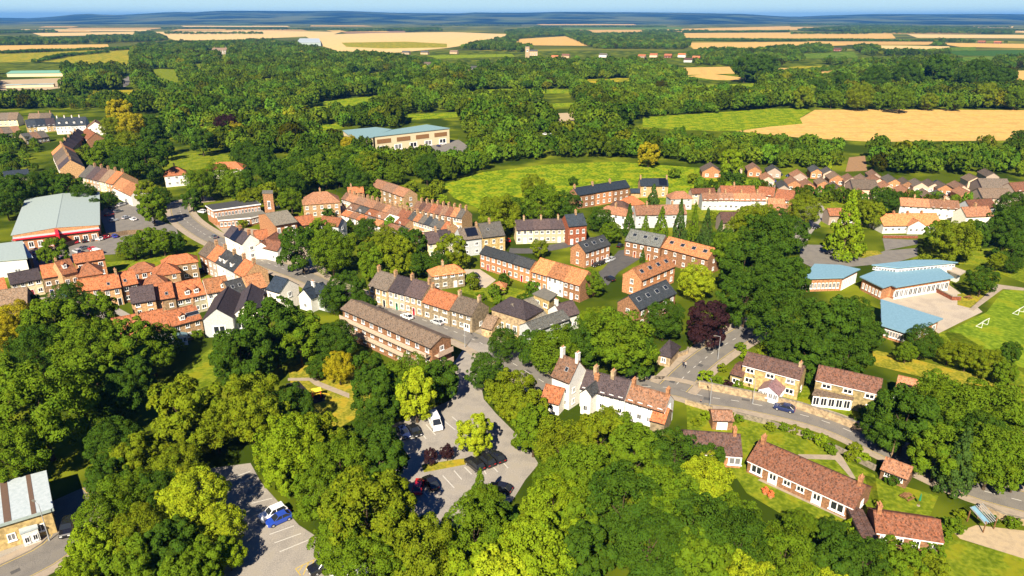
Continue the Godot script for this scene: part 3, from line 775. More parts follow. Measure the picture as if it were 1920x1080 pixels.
func goal(label: String, x: float, z: float, yaw: float):
	var o := thing("football_goal", label, "goal", "football goals", Vector3(x, 0, z), yaw)
	var p := MB.new()
	for s in [-1.8, 1.8]: p.tube(Vector3(s, 0, 0), Vector3(s, 2, 0), .05, .05, 6)
	p.tube(Vector3(-1.87, 2, 0), Vector3(1.87, 2, 0), .05, .05, 6); put("goal_frame", p.mesh(M.white_paint), o)
	var q := MB.new()
	for s in [-1.8, 1.8]:
		q.tube(Vector3(s, 2, 0), Vector3(s, 0, -1.4), .05, .05, 5); q.tube(Vector3(s, .05, 0), Vector3(s, .05, -1.4), .05, .05, 5)
	q.tube(Vector3(-1.8, .05, -1.4), Vector3(1.8, .05, -1.4), .05, .05, 5); put("goal_stay", q.mesh(M.white_paint), o)
func climbing_frame(label: String, x: float, z: float):
	var o := thing("climbing_frame", label, "climbing frame", "", Vector3(x, 0.03, z), 25)
	o.scale = Vector3.ONE * .7
	for q in [[-1.2, -.8], [1.2, -.8], [-1.2, .8], [1.2, .8]]:
		var p := MB.new(); p.tube(Vector3(q[0], 0, q[1]), Vector3(q[0], 2.6, q[1]), .1, .1, 6); put("post", p.mesh(M.red_paint), o)
	var d := MB.new(); d.box(Vector3(0, 1.3, 0), Vector3(2.6, .12, 1.8)); put("platform", d.mesh(M.yellow_paint), o)
	var r := MB.new()
	for s in [-1.0, 1.0]: r.quad(Vector3(-1.5, 2.5, s * 1.1), Vector3(1.5, 2.5, s * 1.1), Vector3(1.5, 3.3, 0), Vector3(-1.5, 3.3, 0), Vector3(0, 1, s))
	put("roof", r.mesh(M.yellow_paint), o)
	var sl := MB.new(); sl.box(Vector3(2.6, .68, 0), Vector3(3.1, .1, .7), Basis(Vector3(0, 0, 1), -.42)); put("slide", sl.mesh(M.yellow_paint), o)
func pergola(label: String, x: float, z: float, yaw: float):
	var o := thing("pergola", label, "pergola", "", Vector3(x, 0, z), yaw)
	for q in [[-1.2, -1.4], [1.2, -1.4], [-1.2, 1.4], [1.2, 1.4]]:
		var p := MB.new(); p.box(Vector3(q[0], 1.1, q[1]), Vector3(.14, 2.2, .14)); put("post", p.mesh(M.wood), o)
	for i in 7:
		var s := MB.new(); s.box(Vector3(-1.35 + i * .45, 2.35, 0), Vector3(.1, .12, 3.2), Basis(Vector3(1, 0, 0), .35)); put("rafter", s.mesh(M.steel), o)
	var gl := MB.new(); gl.box(Vector3(-.85, 2.46, 0), Vector3(.9, .03, 3.0), Basis(Vector3(1, 0, 0), .35)); put("glass_sheet", gl.mesh(M.metal_blue), o)
func flower_tub(label: String, x: float, z: float):
	var o := thing("flower_tub", label, "flower tub", "flower tubs", Vector3(x, 0, z))
	var p := MB.new(); p.tube(Vector3.ZERO, Vector3(0, .5, 0), .35, .5, 10); put("tub", p.mesh(M.brick_orange), o)
	var c := crown_mesh(77, 260, 10, .22, .8, "simple", M.orange_paint); var n := put("blossom", c, o, Vector3(0, .8, 0)); n.scale = Vector3.ONE * .7
func garden_set(label: String, x: float, z: float):
	var o := thing("parasol", label, "parasol", "", Vector3(x, 0, z))
	var p := MB.new(); p.tube(Vector3.ZERO, Vector3(0, 2.6, 0), .04, .03, 6); put("pole", p.mesh(M.wood), o)
	var c := MB.new(); c.tube(Vector3(0, 1.1, 0), Vector3(0, 2.5, 0), .2, .06, 8); put("canopy", c.mesh(M.green_paint), o)
	var b := MB.new(); b.tube(Vector3.ZERO, Vector3(0, .1, 0), .3, .25, 10); put("base", b.mesh(M.stone_grey), o)
func picnic_table(label: String, x: float, z: float):
	var o := thing("picnic_table", label, "table", "picnic tables", Vector3(x, 0.03, z), 30)
	var t := MB.new(); t.box(Vector3(0, .74, 0), Vector3(1.8, .06, .8)); put("table_top", t.mesh(M.wood), o)
	for s in [-1, 1]:
		var b := MB.new(); b.box(Vector3(0, .44, s * .75), Vector3(1.8, .06, .28)); put("bench_seat", b.mesh(M.wood), o)
		var l := MB.new(); l.tube(Vector3(s * .7, 0, -.7), Vector3(s * .7, .74, -.25), .05, .05, 5); l.tube(Vector3(s * .7, 0, .7), Vector3(s * .7, .74, .25), .05, .05, 5); l.box(Vector3(s * .7, .4, 0), Vector3(.06, .08, 1.6)); put("leg", l.mesh(M.wood), o)

func hills(az: Array, dist: float, start: float, back: float, m: String, seed_: int):
	var nz := FastNoiseLite.new(); nz.seed = seed_; nz.frequency = 0.00035
	var mb := MB.new(); var rows := 26; var rings := []
	for j in rows:
		var t := j / float(rows - 1)
		var ring := []
		for q in az:   # [sine-like x per metre of depth, crest height]
			var d := lerpf(start, back, t)
			var u := clampf((d - start) / (dist - start), 0, 1); var k := u * u * (3 - 2 * u)
			if d > dist: k = lerpf(1.0, .75, (d - dist) / (back - dist))
			var p := Vector3(q[0] * d, 0, -d)
			p.y = q[1] * k + nz.get_noise_2d(p.x, p.z) * 38.0 * u * (1 - u) * 2.0 - 2.0
			ring.append(p)
		rings.append(ring)
	for j in rows - 1:
		for i in az.size() - 1:
			mb.quad(rings[j][i], rings[j][i + 1], rings[j + 1][i + 1], rings[j + 1][i], Vector3.UP)
	var o := put("hills", mb.mesh(M[m])); o.set_meta("kind", "structure")

func _ready():
	# camera, sky, sun, exposure
	var cam := Camera3D.new(); cam.name = "camera"; add_child(cam)
	cam.position = Vector3(0, 78.0, 0); cam.rotation_degrees = Vector3(-21.3440, 0, 0); cam.fov = 45.114; cam.far = 80000.0; cam.near = 0.5; cam.current = true
	var sun := DirectionalLight3D.new(); sun.name = "sun"; add_child(sun)
	sun.look_at_from_position(Vector3.ZERO, Vector3(0.2077, -0.7007, -0.7998)); sun.light_energy = 1.6; sun.light_color = Color(1.0, 0.95, 0.86); sun.light_angular_distance = 0.5; sun.shadow_enabled = true
	var we := WorldEnvironment.new(); we.name = "environment"; add_child(we)
	var env := Environment.new(); we.environment = env
	env.background_mode = Environment.BG_SKY; env.tonemap_mode = Environment.TONE_MAPPER_LINEAR; env.tonemap_exposure = 2.25
	env.sdfgi_enabled = true; env.ssao_enabled = true; env.ssil_enabled = true
	var sky := Sky.new(); var sm := ProceduralSkyMaterial.new(); sky.sky_material = sm; env.sky = sky
	sm.sky_top_color = Color(.10, .25, .52); sm.sky_horizon_color = Color(.77, .885, .885); sm.sky_curve = 0.10; sm.ground_horizon_color = Color(.5, .6, .6); sm.ground_bottom_color = Color(.2, .25, .15); sm.sun_angle_max = 8.0; sm.sky_energy_multiplier = 0.8
	env.background_energy_multiplier = 1.0
	env.fog_enabled = true; env.fog_density = 0.0000480; env.fog_light_color = Color(.34, .65, 1.0)
	make_materials()
	setting()
	buildings()
	street_things()
	trees()
	far_country()

func setting():
	var g := MB.new(); g.quad(Vector3(-1500, -0.05, 60), Vector3(1500, -0.05, 60), Vector3(1500, -0.05, -1800), Vector3(-1500, -0.05, -1800), Vector3.UP)
	put("ground", g.mesh(M.land)).set_meta("kind", "structure")
	var fg := MB.new(); fg.quad(Vector3(-30000, -0.6, 900), Vector3(30000, -0.6, 900), Vector3(30000, -0.6, -23500), Vector3(-30000, -0.6, -23500), Vector3.UP)
	put("plain", fg.mesh(M.far_land)).set_meta("kind", "structure")
	surf("lawn", 0.0, "lawn", plan([-78.6, -135.8, -78.3, -147.2, -75.9, -158.7, -68.7, -147.2, -68.2, -139.4, -74, -133.5]))
	surf("lawn", 0.0, "dry_grass", plan([-53.5, -147.2, -47.3, -152.7, -33.1, -147.2, -30.6, -127.9, -34.9, -121.7, -43.6, -121.7]))
	surf("playground_surface", 0.03, "rubber", plan([-51.7, -139.4, -49, -140.7, -45.3, -135.8, -41.2, -134.6, -40.9, -131.9, -43.3, -130.5, -47, -133.5]))
	surf("path", 0.035, "paving", plan([-52, -142.2, -45.8, -142.4, -44.1, -140.4, -36.2, -135.1, -35.7, -133, -44.9, -138.9, -46.7, -140.9, -51.6, -140.9]))
	surf("lawn", 0.0, "lawn", plan([-138.4, -223.6, -118.3, -231.6, -112.4, -234.6, -108.7, -225.8, -116.9, -216.6, -131.9, -216.6]))
	surf("lawn", 0.0, "lawn", plan([-211, -422.6, -188.7, -431.5, -167.5, -419.1, -158.9, -396.1, -165.1, -381.1, -181.9, -372.6, -196.6, -393]))
	surf("garden_lawn", 0.0, "lawn", plan([38.6, -134.6, 50.8, -123.7, 59.8, -116, 66.4, -105.7, 62.3, -95.5, 55.4, -90.3, 47.5, -92.2, 41.3, -100.4, 40.5, -107.4, 34.6, -116]))
	surf("garden_lawn", 0.0, "lawn", plan([64.4, -105.7, 74.6, -99.7, 69.3, -93.5, 61.4, -95.5]))
	surf("garden_lawn", 0.0, "lawn", plan([70.2, -89, 79.8, -85.5, 78.4, -79, 60.6, -77.9]))
	surf("gravel_drive", 0.02, "gravel", plan([71.8, -90.3, 76.5, -92.2, 86.5, -90.3, 81.5, -83.2, 71.9, -89]))
	surf("path", 0.02, "paving", plan([54.8, -112.1, 61.2, -111.9, 62.8, -112.8, 62.9, -111, 62.4, -104.6, 61.6, -104.6, 61.1, -110.3, 54.6, -110.7]))
	surf("path", 0.02, "paving", plan([44.4, -104.2, 45.3, -104.6, 57.4, -94.8, 55.5, -93.5]))
	surf("garden_lawn", 0.0, "lawn", plan([43.9, -144.5, 80.4, -134.6, 75.2, -121.7, 56.4, -130.1, 42.3, -135.8]))
	surf("playing_field", 0.0, "sports_grass", plan([114.4, -166.6, 121.7, -171.7, 134.8, -180.9, 150.2, -197.4, 166.5, -201.9, 125.4, -144.5, 112, -155.6]))
	surf("grass_bank", 0.0, "dry_grass", plan([90.7, -157.1, 95.3, -154.2, 102.6, -148.5, 116, -138.2, 112, -132.3, 98.1, -140.7, 87.2, -148.5]))
	surf("grass_bank", 0.0, "lawn", plan([113.9, -168.3, 118.6, -166.6, 120.4, -144.5, 114.4, -135.8, 103.4, -149.9, 103, -158.7]))
	surf("school_yard", 0.03, "yard", plan([113.5, -197.4, 119.2, -197.4, 137.3, -209, 135.6, -190.9, 133.6, -180.9, 122.8, -173.5, 113, -166.6, 107.4, -186.8]))
	surf("school_lawn", 0.035, "dry_grass", plan([134.5, -194.3, 142.8, -197.4, 143.3, -194.3, 131.9, -183.6, 129.5, -186]))
	surf("path", 0.035, "paving", plan([130.7, -182.8, 152.1, -202.8, 158.3, -199.6, 156.7, -197.4, 151.1, -198.7, 131.5, -181.7]))
	surf("school_drive", 0.02, "asphalt", plan([106.2, -243.9, 117.4, -242.6, 116.8, -230.4, 122.3, -228.1, 133.8, -236.4, 147, -239.5, 142.1, -230.4, 131.1, -223.6, 114.5, -219.3, 100.2, -219.3, 98.7, -224.7]))
	surf("road", 0.024, "asphalt", plan([140.2, -251.2, 152.3, -249.1, 149.4, -243.9, 133.8, -236.4]))
	surf("lawn", 0.03, "dry_grass", plan([116.2, -237.6, 121.8, -235.2, 131, -236.4, 131.1, -232.8, 122.6, -228.7, 115.9, -230.4]))
	surf("lawn", 0.0, "lawn", plan([160.6, -236.4, 187.8, -242.6, 161.4, -204.2, 157.5, -219.3, 146.3, -224.7]))
	surf("yard", 0.01, "asphalt_pale", plan([-79.9, -81.1, -83.1, -85.5, -79.7, -87.8, -77.5, -89.6, -74.7, -92.2, -72.1, -91.5, -71.1, -89, -73.3, -83.2, -75.3, -79]))
	road("road", plan([-78.5, -77, -75.5, -81.6, -72.7, -84.9, -71.4, -89.6, -74, -95.5, -78.3, -99.7]), 6.5, 0.02, "asphalt", 1.6, false)
	surf("car_park", 0.012, "asphalt_pale", plan([-60, -105.7, -55.9, -107.7, -49.1, -109.3, -45.1, -103.4, -39.2, -96.8, -35.1, -92.2, -30.8, -89, -24.7, -84.3, -21.8, -77.9, -44.6, -77, -48.4, -90.3]))
	surf("car_park", 0.016, "asphalt_pale", plan([-25.6, -121.7, -18.2, -127.9, -12, -133.5, -11.5, -144.5, -3.8, -147.2, -7.1, -134.6, -3.4, -126.8, 2.6, -116, 5, -109, 2.4, -104.2, 0, -98.2, -5.4, -95.5, -9.5, -90.3, -18, -95.5, -21.7, -107.4, -19.2, -110.7]))
	surf("verge", 0.03, "dry_grass", plan([-16.9, -108.7, -11.1, -110.3, -8.1, -111, -2.6, -112.4, -2, -111, -8, -109, -16.2, -106.4]))
	road("high_street", plan([10.7, -135.8, 0, -149.9, -7.5, -160.2, -17.2, -169.3, -30.1, -179.7, -42.4, -188.8, -53.9, -197.4, -66.1, -209, -78.7, -219.3, -91.6, -230.4, -103.2, -241.3, -118, -256, -133.4, -274.7, -143.5, -291.5, -148, -305.4, -137.9, -313.3]), 7.5, 0.02, "asphalt", 2.2, true)
	road("road", plan([-9.4, -130.1, -11, -144.5, -9.8, -152.7, -7.5, -160.2]), 7, 0.028, "asphalt_pale", 0, false)
	road("road", plan([10.7, -135.8, 26.6, -138.2, 36.1, -137.5, 42.4, -133.9, 49.9, -131.6, 58.8, -127.5, 65.9, -122.7, 71.4, -116, 76.1, -109.3, 81.8, -102.3, 88.5, -98.2, 93.9, -95.5]), 7.0, 0.022, "asphalt", 1.6, true)
	road("road", plan([36.3, -137.5, 43.3, -147.2, 51.8, -157.1, 62.5, -167.6, 70.8, -175.3]), 7.0, 0.027, "asphalt", 2.0, true)
	road("lane", plan([-1, -236.4, 7.6, -236.4, 16.6, -241.3, 25.9, -247.8, 36.3, -251.2]), 6, 0.02, "asphalt_dark", 0, false)
	surf("mews_yard", 0.02, "asphalt_dark", plan([24.9, -209, 30.1, -216.6, 38.2, -236.4, 44.5, -239.5, 52.9, -233.4, 49.9, -227.5, 44.4, -227.5, 35, -214, 30, -201.9]))
	surf("forecourt", 0.02, "asphalt", plan([-178.8, -291.5, -175.7, -305.4, -163.7, -300.6, -148.4, -278.7, -134.2, -266.9, -121.3, -242.6, -134.2, -233.4, -151.4, -230.4, -148.5, -219.3, -157.7, -214, -188.3, -249.1, -156, -256]))
	surf("church_yard", 0.015, "paving", plan([-120.9, -270.8, -101, -263.2, -82.1, -256, -52.8, -199.6, -67.3, -204.2, -95.6, -236.4]))
	surf("front_court", 0.015, "asphalt_pale", plan([-144.3, -190.9, -136.1, -193, -127.3, -188.8, -122.1, -190.9, -107.3, -179, -106.2, -175.3, -112.1, -175.3, -126.1, -179, -136, -182.8]))
	surf("unit_forecourt", 0.02, "asphalt", plan([-74.7, -422.6, -68.6, -460.6, -36.4, -477.7, -27.6, -450.5, -29.4, -426.1, -50, -405.7, -61.4, -397.7]))
	surf("garden_paving", 0.01, "paving", plan([-77, -305.4, -44.3, -278.7, -26.7, -256, -31.3, -242.6, -53.4, -256, -77.4, -287.1]))
	surf("garden_lawn", 0.01, "lawn", plan([-17.1, -197.4, -13.3, -201.9, -9.3, -206.6, 4.1, -197.4, 7.9, -190.9, 0, -182.8, -8.7, -190.9]))
	surf("white_terrace", 0.02, "yard", plan([-15.9, -216.6, -10.6, -216.6, -5.1, -206.6, -8.2, -199.6, -13.3, -201.9]))
	surf("street", 0.01, "asphalt_pale", plan([101.7, -242.6, 126.3, -296, 139.6, -305.4, 134.3, -287.1, 114.9, -256, 104.2, -236.4]))
	surf("estate_road", 0.012, "asphalt_pale", plan([91.6, -345.4, 117.7, -343, 157, -334.8, 197.9, -323.7, 216.7, -313.3, 211.8, -305.4, 169.5, -317.4, 114.8, -333.6, 89.3, -335.9]))
	surf("estate_gardens", 0.005, "lawn", plan([52.9, -305.4, 89.5, -337.1, 139.1, -343, 183.3, -315.3, 204.8, -287.1, 184.7, -256, 143.1, -263.2, 105.8, -270.8, 53.2, -278.7]))
	surf("clearing", 0.012, "earth", plan([201.2, -413.9, 213.2, -419.1, 193.7, -375.4, 180.5, -372.6]))
	surf("yard", 0.01, "gravel", plan([-681, -960, -617, -995, -530, -883, -538, -804, -558, -781]))
	surf("road", 0.012, "asphalt", plan([-513, -944, -554, -1052, -541, -1032, -471, -883, -461, -848]))
	var lot: Node3D = get_node("car_park")
	lines(lot, "bay_line", [[-50.39, -105.11, -48.26, -106.78], [-49.05, -103.3, -46.48, -104.5], [-47.7, -101.53, -45.06, -102.76], [-46.24, -99.59, -43.54, -100.96], [-44.82, -97.71, -41.73, -99.09], [-43.44, -95.77, -40.25, -97.27], [-39.24, -90, -35.88, -92.06], [-37.84, -88.05, -34.2, -90.24], [-36.4, -86.08, -32.52, -88.76]], 0.2, 0.018, "road_mark")
	lines(lot, "bay_line", [[-32.87, -82.53, -29.6, -85.14], [-32.87, -82.53, -31.69, -81.14], [-32.22, -81.89, -31.95, -83.17], [-31.35, -81.27, -31.21, -83.95], [-30.54, -81.48, -30.55, -84.47], [-29.66, -81.68, -29.87, -84.91]], 0.16, 0.018, "yellow_mark")
	var lot2: Node3D = get_node("car_park_001")
	lines(lot2, "bay_line", [[-12.57, -125.5, -10.17, -122.09], [-13.92, -123.66, -11.54, -120.56], [-17.65, -122.48, -15.34, -118.69], [-18.39, -119.81, -17.04, -117.22], [-20.54, -118.69, -19.17, -116.14], [-10.69, -106.95, -9.09, -104.3], [-12.66, -105.46, -10.3, -101.93], [-8.84, -108.03, -7.37, -105.83], [-13.8, -103.7, -12.25, -101.06], [-15.95, -101.35, -14.55, -99.35], [-6, -109.32, -4.71, -105.83], [-2.12, -110.3, -0.73, -107.71], [-4.25, -109.32, -2.64, -106.58], [-11.33, -136.04, -10.18, -131.12]], 0.2, 0.022, "road_mark")

func buildings():
	var style := [{"ch": [0.02, 0.97], "chm": "brick_orange", "win": [[-7.6, 1.45, 2.2, 1.7], [-1.9, 1.6, 1.4, 1.1], [0.5, 1.6, 1.4, 1.1], [6.8, 1.4, 2.5, 1.8]], "d": [0.26, 0.68], "dw": 1.7, "r": [1, 1], "l": [1, 1], "gutm": "white_paint"},
		{"ch": [0.93], "chm": "brick_orange", "win": [[4, 1.5, 2.4, 1.6]], "gutm": "white_paint"},
		{"ch": [0.03], "chm": "brick_orange", "gutm": "white_paint", "f": [4, 1]},
		{"cat": "shed"},
		{"f": [2, 1], "ww": 0.9, "cat": "hut"},
		{"d": [0.35, 0.6], "dw": 1.1, "cat": "garage"},
		{"win": [[-4.4, 4.1, 1.9, 1], [-4.4, 1.7, 1.9, 1.2], [0, 4.1, 1.9, 1], [4.3, 4.1, 1.9, 1], [4.4, 1.7, 1.9, 1.2]], "r": [1, 1], "gutm": "white_paint", "chm": "stone_beige", "ch": [0.96], "chh": 0.8},
		{"win": [[-3.9, 4.1, 1.9, 1], [0.3, 4.1, 1.9, 1], [4.5, 4.1, 1.9, 1], [4.8, 1.6, 1.4, 1.1]], "gutm": "white_paint"},
		{"f": [1, 1], "ww": 1.8, "cat": "annexe"},
		{"r": [4, 1], "f": [4, 1], "b": [4, 1], "ww": 0.95, "wh": 1.6, "gut": false, "cat": "conservatory"},
		{"f": [2, 1], "ww": 1.8},
		{"ch": [0, 1], "chm": "white_render", "chh": 2, "f": [2, 2], "sky": [[0.6, 0.45, 0.8, 1]], "r": [2, 2], "ww": 0.9, "wh": 1.2, "cat": "inn"},
		{"ch": [0.2, 0.62], "chm": "stone_beige", "chw": 1.2, "f": [5, 2], "ww": 1, "wh": 1.2, "vo": 0, "cat": "inn"},
		{"ch": [0.03, 0.97], "chm": "brick_orange", "f": [4, 2], "ww": 1, "vo": 0, "r": [1, 2], "cat": "inn"},
		{"r": [1, 1], "ch": [0.2], "chm": "brick_orange", "cat": "inn"},
		{"f": [1, 1], "cat": "outhouse"},
		{"cat": "outhouse"},
		{"f": [1, 1], "cat": "hut"},
		{"ch": [0, 0.98], "f": [3, 2], "d": [0.8], "vo": 0, "wh": 1.4, "dc": "dark_paint"},
		{"ch": [0.98], "chm": "brick_buff", "f": [3, 2], "d": [0.5], "wh": 1.4, "vo": 0, "dc": "green_paint"},
		{"ch": [0.98], "chm": "brick_buff", "f": [3, 2], "d": [0.5], "wh": 1.4, "vo": 0, "dc": "red_paint"},
		{"ch": [0.05], "f": [3, 2], "d": [0.7], "ww": 1.5, "vo": 0},
		{"ch": [0, 1], "chm": "stone_beige", "f": [3, 2], "vo": 0, "d": [0.75], "dw": 2, "r": [1, 1]},
		{"r": [1, 1], "cat": "outhouse"},
		{"f": [10, 3], "ww": 1.4, "d": [], "ov": 0.6, "r": [1, 3], "balcony": 1, "cat": "flats"},
		{"r": [1, 1], "ch": [0.5], "chm": "white_render", "cat": "house"},
		{"f": [2, 2], "r": [1, 2]},
		{"f": [2, 2], "vo": 0, "d": [0.2]},
		{"f": [2, 2], "vo": 0, "d": [0.2], "dc": "red_paint"},
		{"f": [2, 2], "d": [0.3], "dc": "blue_paint", "vo": 0, "ch": [0.95]},
		{"f": [2, 2], "vo": 0, "fh": 3.2, "dorm": [[0.4, 0.35, 1.1]]},
		{"f": [2, 1], "vo": 0.2, "cat": "garage"},
		{"f": [2, 2], "d": [0.8], "dc": "dark_paint", "ch": [0.98], "sky": [[0.4, 0.3, 0.8, 1]]},
		{"f": [2, 2], "sky": [[0.3, 0.3, 0.8, 1]]},
		{"f": [2, 3], "fh": 2.4, "vo": 0.1, "l": [1, 2]},
		{"f": [2, 2], "vo": 0, "sky": [[0.6, 0.25, 0.8, 1]]},
		{"f": [4, 2], "vo": 0, "dorm": [[0.42, 0.12, 1.3], [0.72, 0.12, 1.3]]},
		{"f": [3, 2], "vo": 0, "dorm": [[0.75, 0.15, 1.2]]},
		{"f": [2, 2], "vo": 0, "sky": [[0.3, 0.5, 0.9, 1.1], [0.7, 0.5, 0.9, 1.1]]},
		{"f": [3, 2], "vo": 0},
		{"f": [3, 1], "ch": [0.98], "vo": 0},
		{"f": [3, 2], "dorm": [[0.4, 0.15, 1.4]], "sky": [[0.78, 0.4, 3.2, 1.2]], "ch": [1], "vo": 0},
		{"r": [3, 1], "ww": 0.9, "cat": "porch"},
		{"r": [1, 1], "ww": 3.4, "wh": 2.4, "gut": false, "cat": "chapel"},
		{"r": [2, 1], "ww": 1.4, "gut": false, "cat": "chapel"},
		{"cat": "barn"},
		{"f": [2, 2], "ch": [0.98], "vo": 0},
		{"f": [2, 2], "ch": [0.98], "vo": 0, "dorm": [[0.3, 0.15, 1.2], [0.75, 0.15, 1.2]]},
		{"f": [2, 2], "ch": [0.98], "vo": 0, "dorm": [[0.5, 0.15, 1.2]]},
		{"solar": [[0.5, 0.5, 4.5, 5.5]], "f": [3, 2], "r": [1, 2], "ch": [0.5, 1], "chm": "brick_orange"},
		{"f": [2, 1], "cat": "house"},
		{"f": [3, 1], "ww": 1.2, "wh": 3.6, "ov": 0.7, "r": [2, 1], "cat": "church"},
		{"f": [5, 2], "ch": [0.5]},
		{"f": [2, 2], "r": [1, 2], "ww": 1.4},
		{"f": [2, 2], "d": [0.25], "ch": [0.98], "chm": "brick_buff", "ww": 1, "vo": 0},
		{"f": [2, 2], "d": [0.25], "ch": [0.98], "vo": 0},
		{"f": [2, 2], "r": [1, 2], "vo": 0},
		{"f": [2, 1], "ch": [0.2]},
		{"f": [1, 1], "d": [0.8], "cat": "outbuilding", "vo": 0},
		{"f": [1, 2], "cat": "outbuilding", "vo": 0},
		{"f": [2, 2], "ch": [0.95], "vo": 0},
		{"f": [2, 2], "solar": [[0.6, 0.55, 4.2, 3.6]], "vo": 0, "ch": [0.98]},
		{"f": [3, 2], "vo": 0, "ch": [0.5], "r": [1, 2], "sky": [[0.35, 0.5, 0.8, 1]]},
		{"f": [3, 2], "d": [0.5], "ch": [0.5], "chm": "stone_beige", "vo": 0},
		{"f": [3, 2], "ch": [0.6], "chm": "brick_buff", "d": [0.2], "vo": 0.1, "fh": 3.2},
		{"f": [3, 2], "ch": [0.02], "chm": "brick_buff", "vo": 0},
		{"f": [3, 2], "ch": [0, 1], "solar": [[0.72, 0.5, 1.1, 4.4], [0.79, 0.5, 1.1, 4.4], [0.86, 0.5, 1.1, 4.4], [0.93, 0.5, 1.1, 4.4]]},
		{"cat": "garage"},
		{"f": [4, 2], "r": [2, 2], "ch": [0.5]},
		{"f": [3, 2], "ch": [0.5], "vo": 0},
		{"f": [5, 2], "ch": [0.4]},
		{"sky": [[0.2, 0.55, 1.5, 1.3], [0.5, 0.55, 1.5, 1.3], [0.8, 0.55, 1.5, 1.3]], "f": [5, 2], "d": [0.3, 0.7], "dc": "orange_paint", "l": [1, 2], "r": [1, 2]},
		{"sky": [[0.2, 0.55, 1.5, 1.3], [0.5, 0.55, 1.5, 1.3], [0.8, 0.55, 1.5, 1.3]], "f": [5, 2], "d": [0.3, 0.7], "dc": "orange_paint", "l": [1, 2], "r": [1, 2], "vo": 0},
		{"sky": [[0.14, 0.55, 1.5, 1.3], [0.38, 0.55, 1.5, 1.3], [0.62, 0.55, 1.5, 1.3], [0.86, 0.55, 1.5, 1.3]], "f": [5, 2], "d": [0.3, 0.7], "dc": "orange_paint", "l": [1, 2], "r": [1, 2], "vo": 0},
		{"sky": [[0.14, 0.55, 1.5, 1.3], [0.38, 0.55, 1.5, 1.3], [0.62, 0.55, 1.5, 1.3], [0.86, 0.55, 1.5, 1.3]], "f": [5, 2], "d": [0.3, 0.7], "dc": "orange_paint", "l": [1, 2], "r": [1, 2]},
		{"f": [3, 2], "d": [0.5], "vo": 0},
		{"f": [3, 2], "d": [0.5], "dc": "red_paint", "vo": 0},
		{"f": [5, 1], "wh": 2, "win": [], "cat": "hall"},
		{"f": [2, 1], "cat": "hall"},
		{"f": [3, 2], "r": [1, 1]},
		{"f": [2, 1], "ch": [0], "chm": "white_render"},
		{"f": [4, 2], "d": [0.7], "chm": "stone_beige", "ch": [0.3]},
		{"cat": "summer house"},
		{"r": [2, 1], "ww": 1.5, "gut": false, "cat": "house"},
		{"f": [4, 2], "ch": [0.5], "vo": 0},
		{"f": [9, 1], "ch": [0.25, 0.5, 0.75], "chm": "brick_orange", "chh": 1},
		{"r": [3, 1], "gut": false, "cat": "bungalow"},
		{"f": [3, 1], "ch": [0.5]},
		{"f": [2, 2], "ch": [0.02], "chm": "white_render", "dorm": [[0.5, 0.2, 1.4]], "vo": 0},
		{"f": [2, 2], "vo": 0},
		{"r": [3, 2], "gut": false},
		{"f": [2, 1], "ch": [0.9], "vo": 0},
		{"f": [2, 1], "vo": 0},
		{"ch": [0.95], "f": [2, 2], "vo": 0},
		{"f": [2, 2], "ch": [0.9], "vo": 0},
		{"f": [3, 2], "ch": [0.5]},
		{"gut": false, "ov": 0.6, "r": [6, 1], "ww": 3, "wh": 2.2, "cat": "store"},
		{"f": [6, 3], "ww": 1.8, "wh": 2.2, "ch": [0.1, 0.9], "chh": 3, "cat": "house"},
		{"f": [4, 1], "wh": 4, "ww": 1.6, "cat": "church"},
		{"f": [3, 1], "cat": "house"},
		{"cat": "cabin", "vo": 0}]
	house("bungalow", "long red brown roofed brick bungalow with six white framed openings and two chimneys", "", 52.47, -102.56, -45.1, 18.78, 7.6, 2.7, 2.2, "gable", "brick_orange", "tile_rust", style[0])
	house("bungalow", "brown roofed bungalow half hidden by trees beside the white doored shed", "", 37.72, -112.02, -7.5, 10.29, 7.4, 2.7, 2.1, "gable", "brick_orange", "tile_brown", style[1])
	house("bungalow", "brown roofed bungalow with chimney below the long bungalow and its garden", "", 62.55, -89.26, -13.9, 9.45, 5.7, 2.7, 1.6, "gable", "brick_orange", "tile_rust", style[2])
	house("lean_to", "dark brown lean-to shed joined to the end of the lower bungalow", "", 56.3, -89.9, -97.5, 7, 1.8, 2.2, 0.3, "gable", "brick_brown", "tile_brown", style[3])
	house("garden_hut", "small brick garden hut with pinkish roof beneath the telegraph pole", "", 69.6, -104.63, -43.2, 4.31, 4, 2.2, 1.2, "gable", "brick_brown", "tile_pink", style[4])
	house("garage", "small brick garage with white double doors beside the road", "", 42.7, -122.52, -2.8, 4.04, 3.9, 2.3, 0.9, "gable", "brick_orange", "tile_pink", style[5])
	house("house", "yellow stone house with brown roof and gabled white conservatory in front", "", 58.68, -138.03, -34.2, 12.3, 5.7, 5.2, 1.8, "gable", "stone_yellow", "tile_brown", style[6])
	house("house", "yellow stone house with red brown roof and glazed sun room in front", "", 72.44, -131.74, -29.9, 12.31, 6, 5.2, 1.9, "gable", "stone_yellow", "tile_brown", style[7])
	house("annexe", "low yellow stone side extension with flat brown roof beside the conservatory house", "", 52.41, -140.95, -34.4, 2.65, 6.7, 3, 0.7, "gable", "stone_yellow", "tile_brown", style[8])
	slab_building("sun_room", "grey roofed sun room with wide white doors along the red brown roofed house", "sun room", plan([64.1, -129.7, 72.1, -127.7, 73.8, -130.6, 66.3, -132.9]), 2.7, "stone_yellow", "slate_brown", 0.3, Vector2(0, 0), [[0, 5, 0.2, 2.2, 0.9], [1, 2, 0.2, 2, 0.8], [3, 2, 0.2, 2, 0.8]], {})
	house("conservatory", "white framed conservatory with striped pink gabled roof", "", 57, -133.5, -127.5, 5, 4.1, 2.4, 1.3, "gable", "white_paint", "pink_glass", style[9])
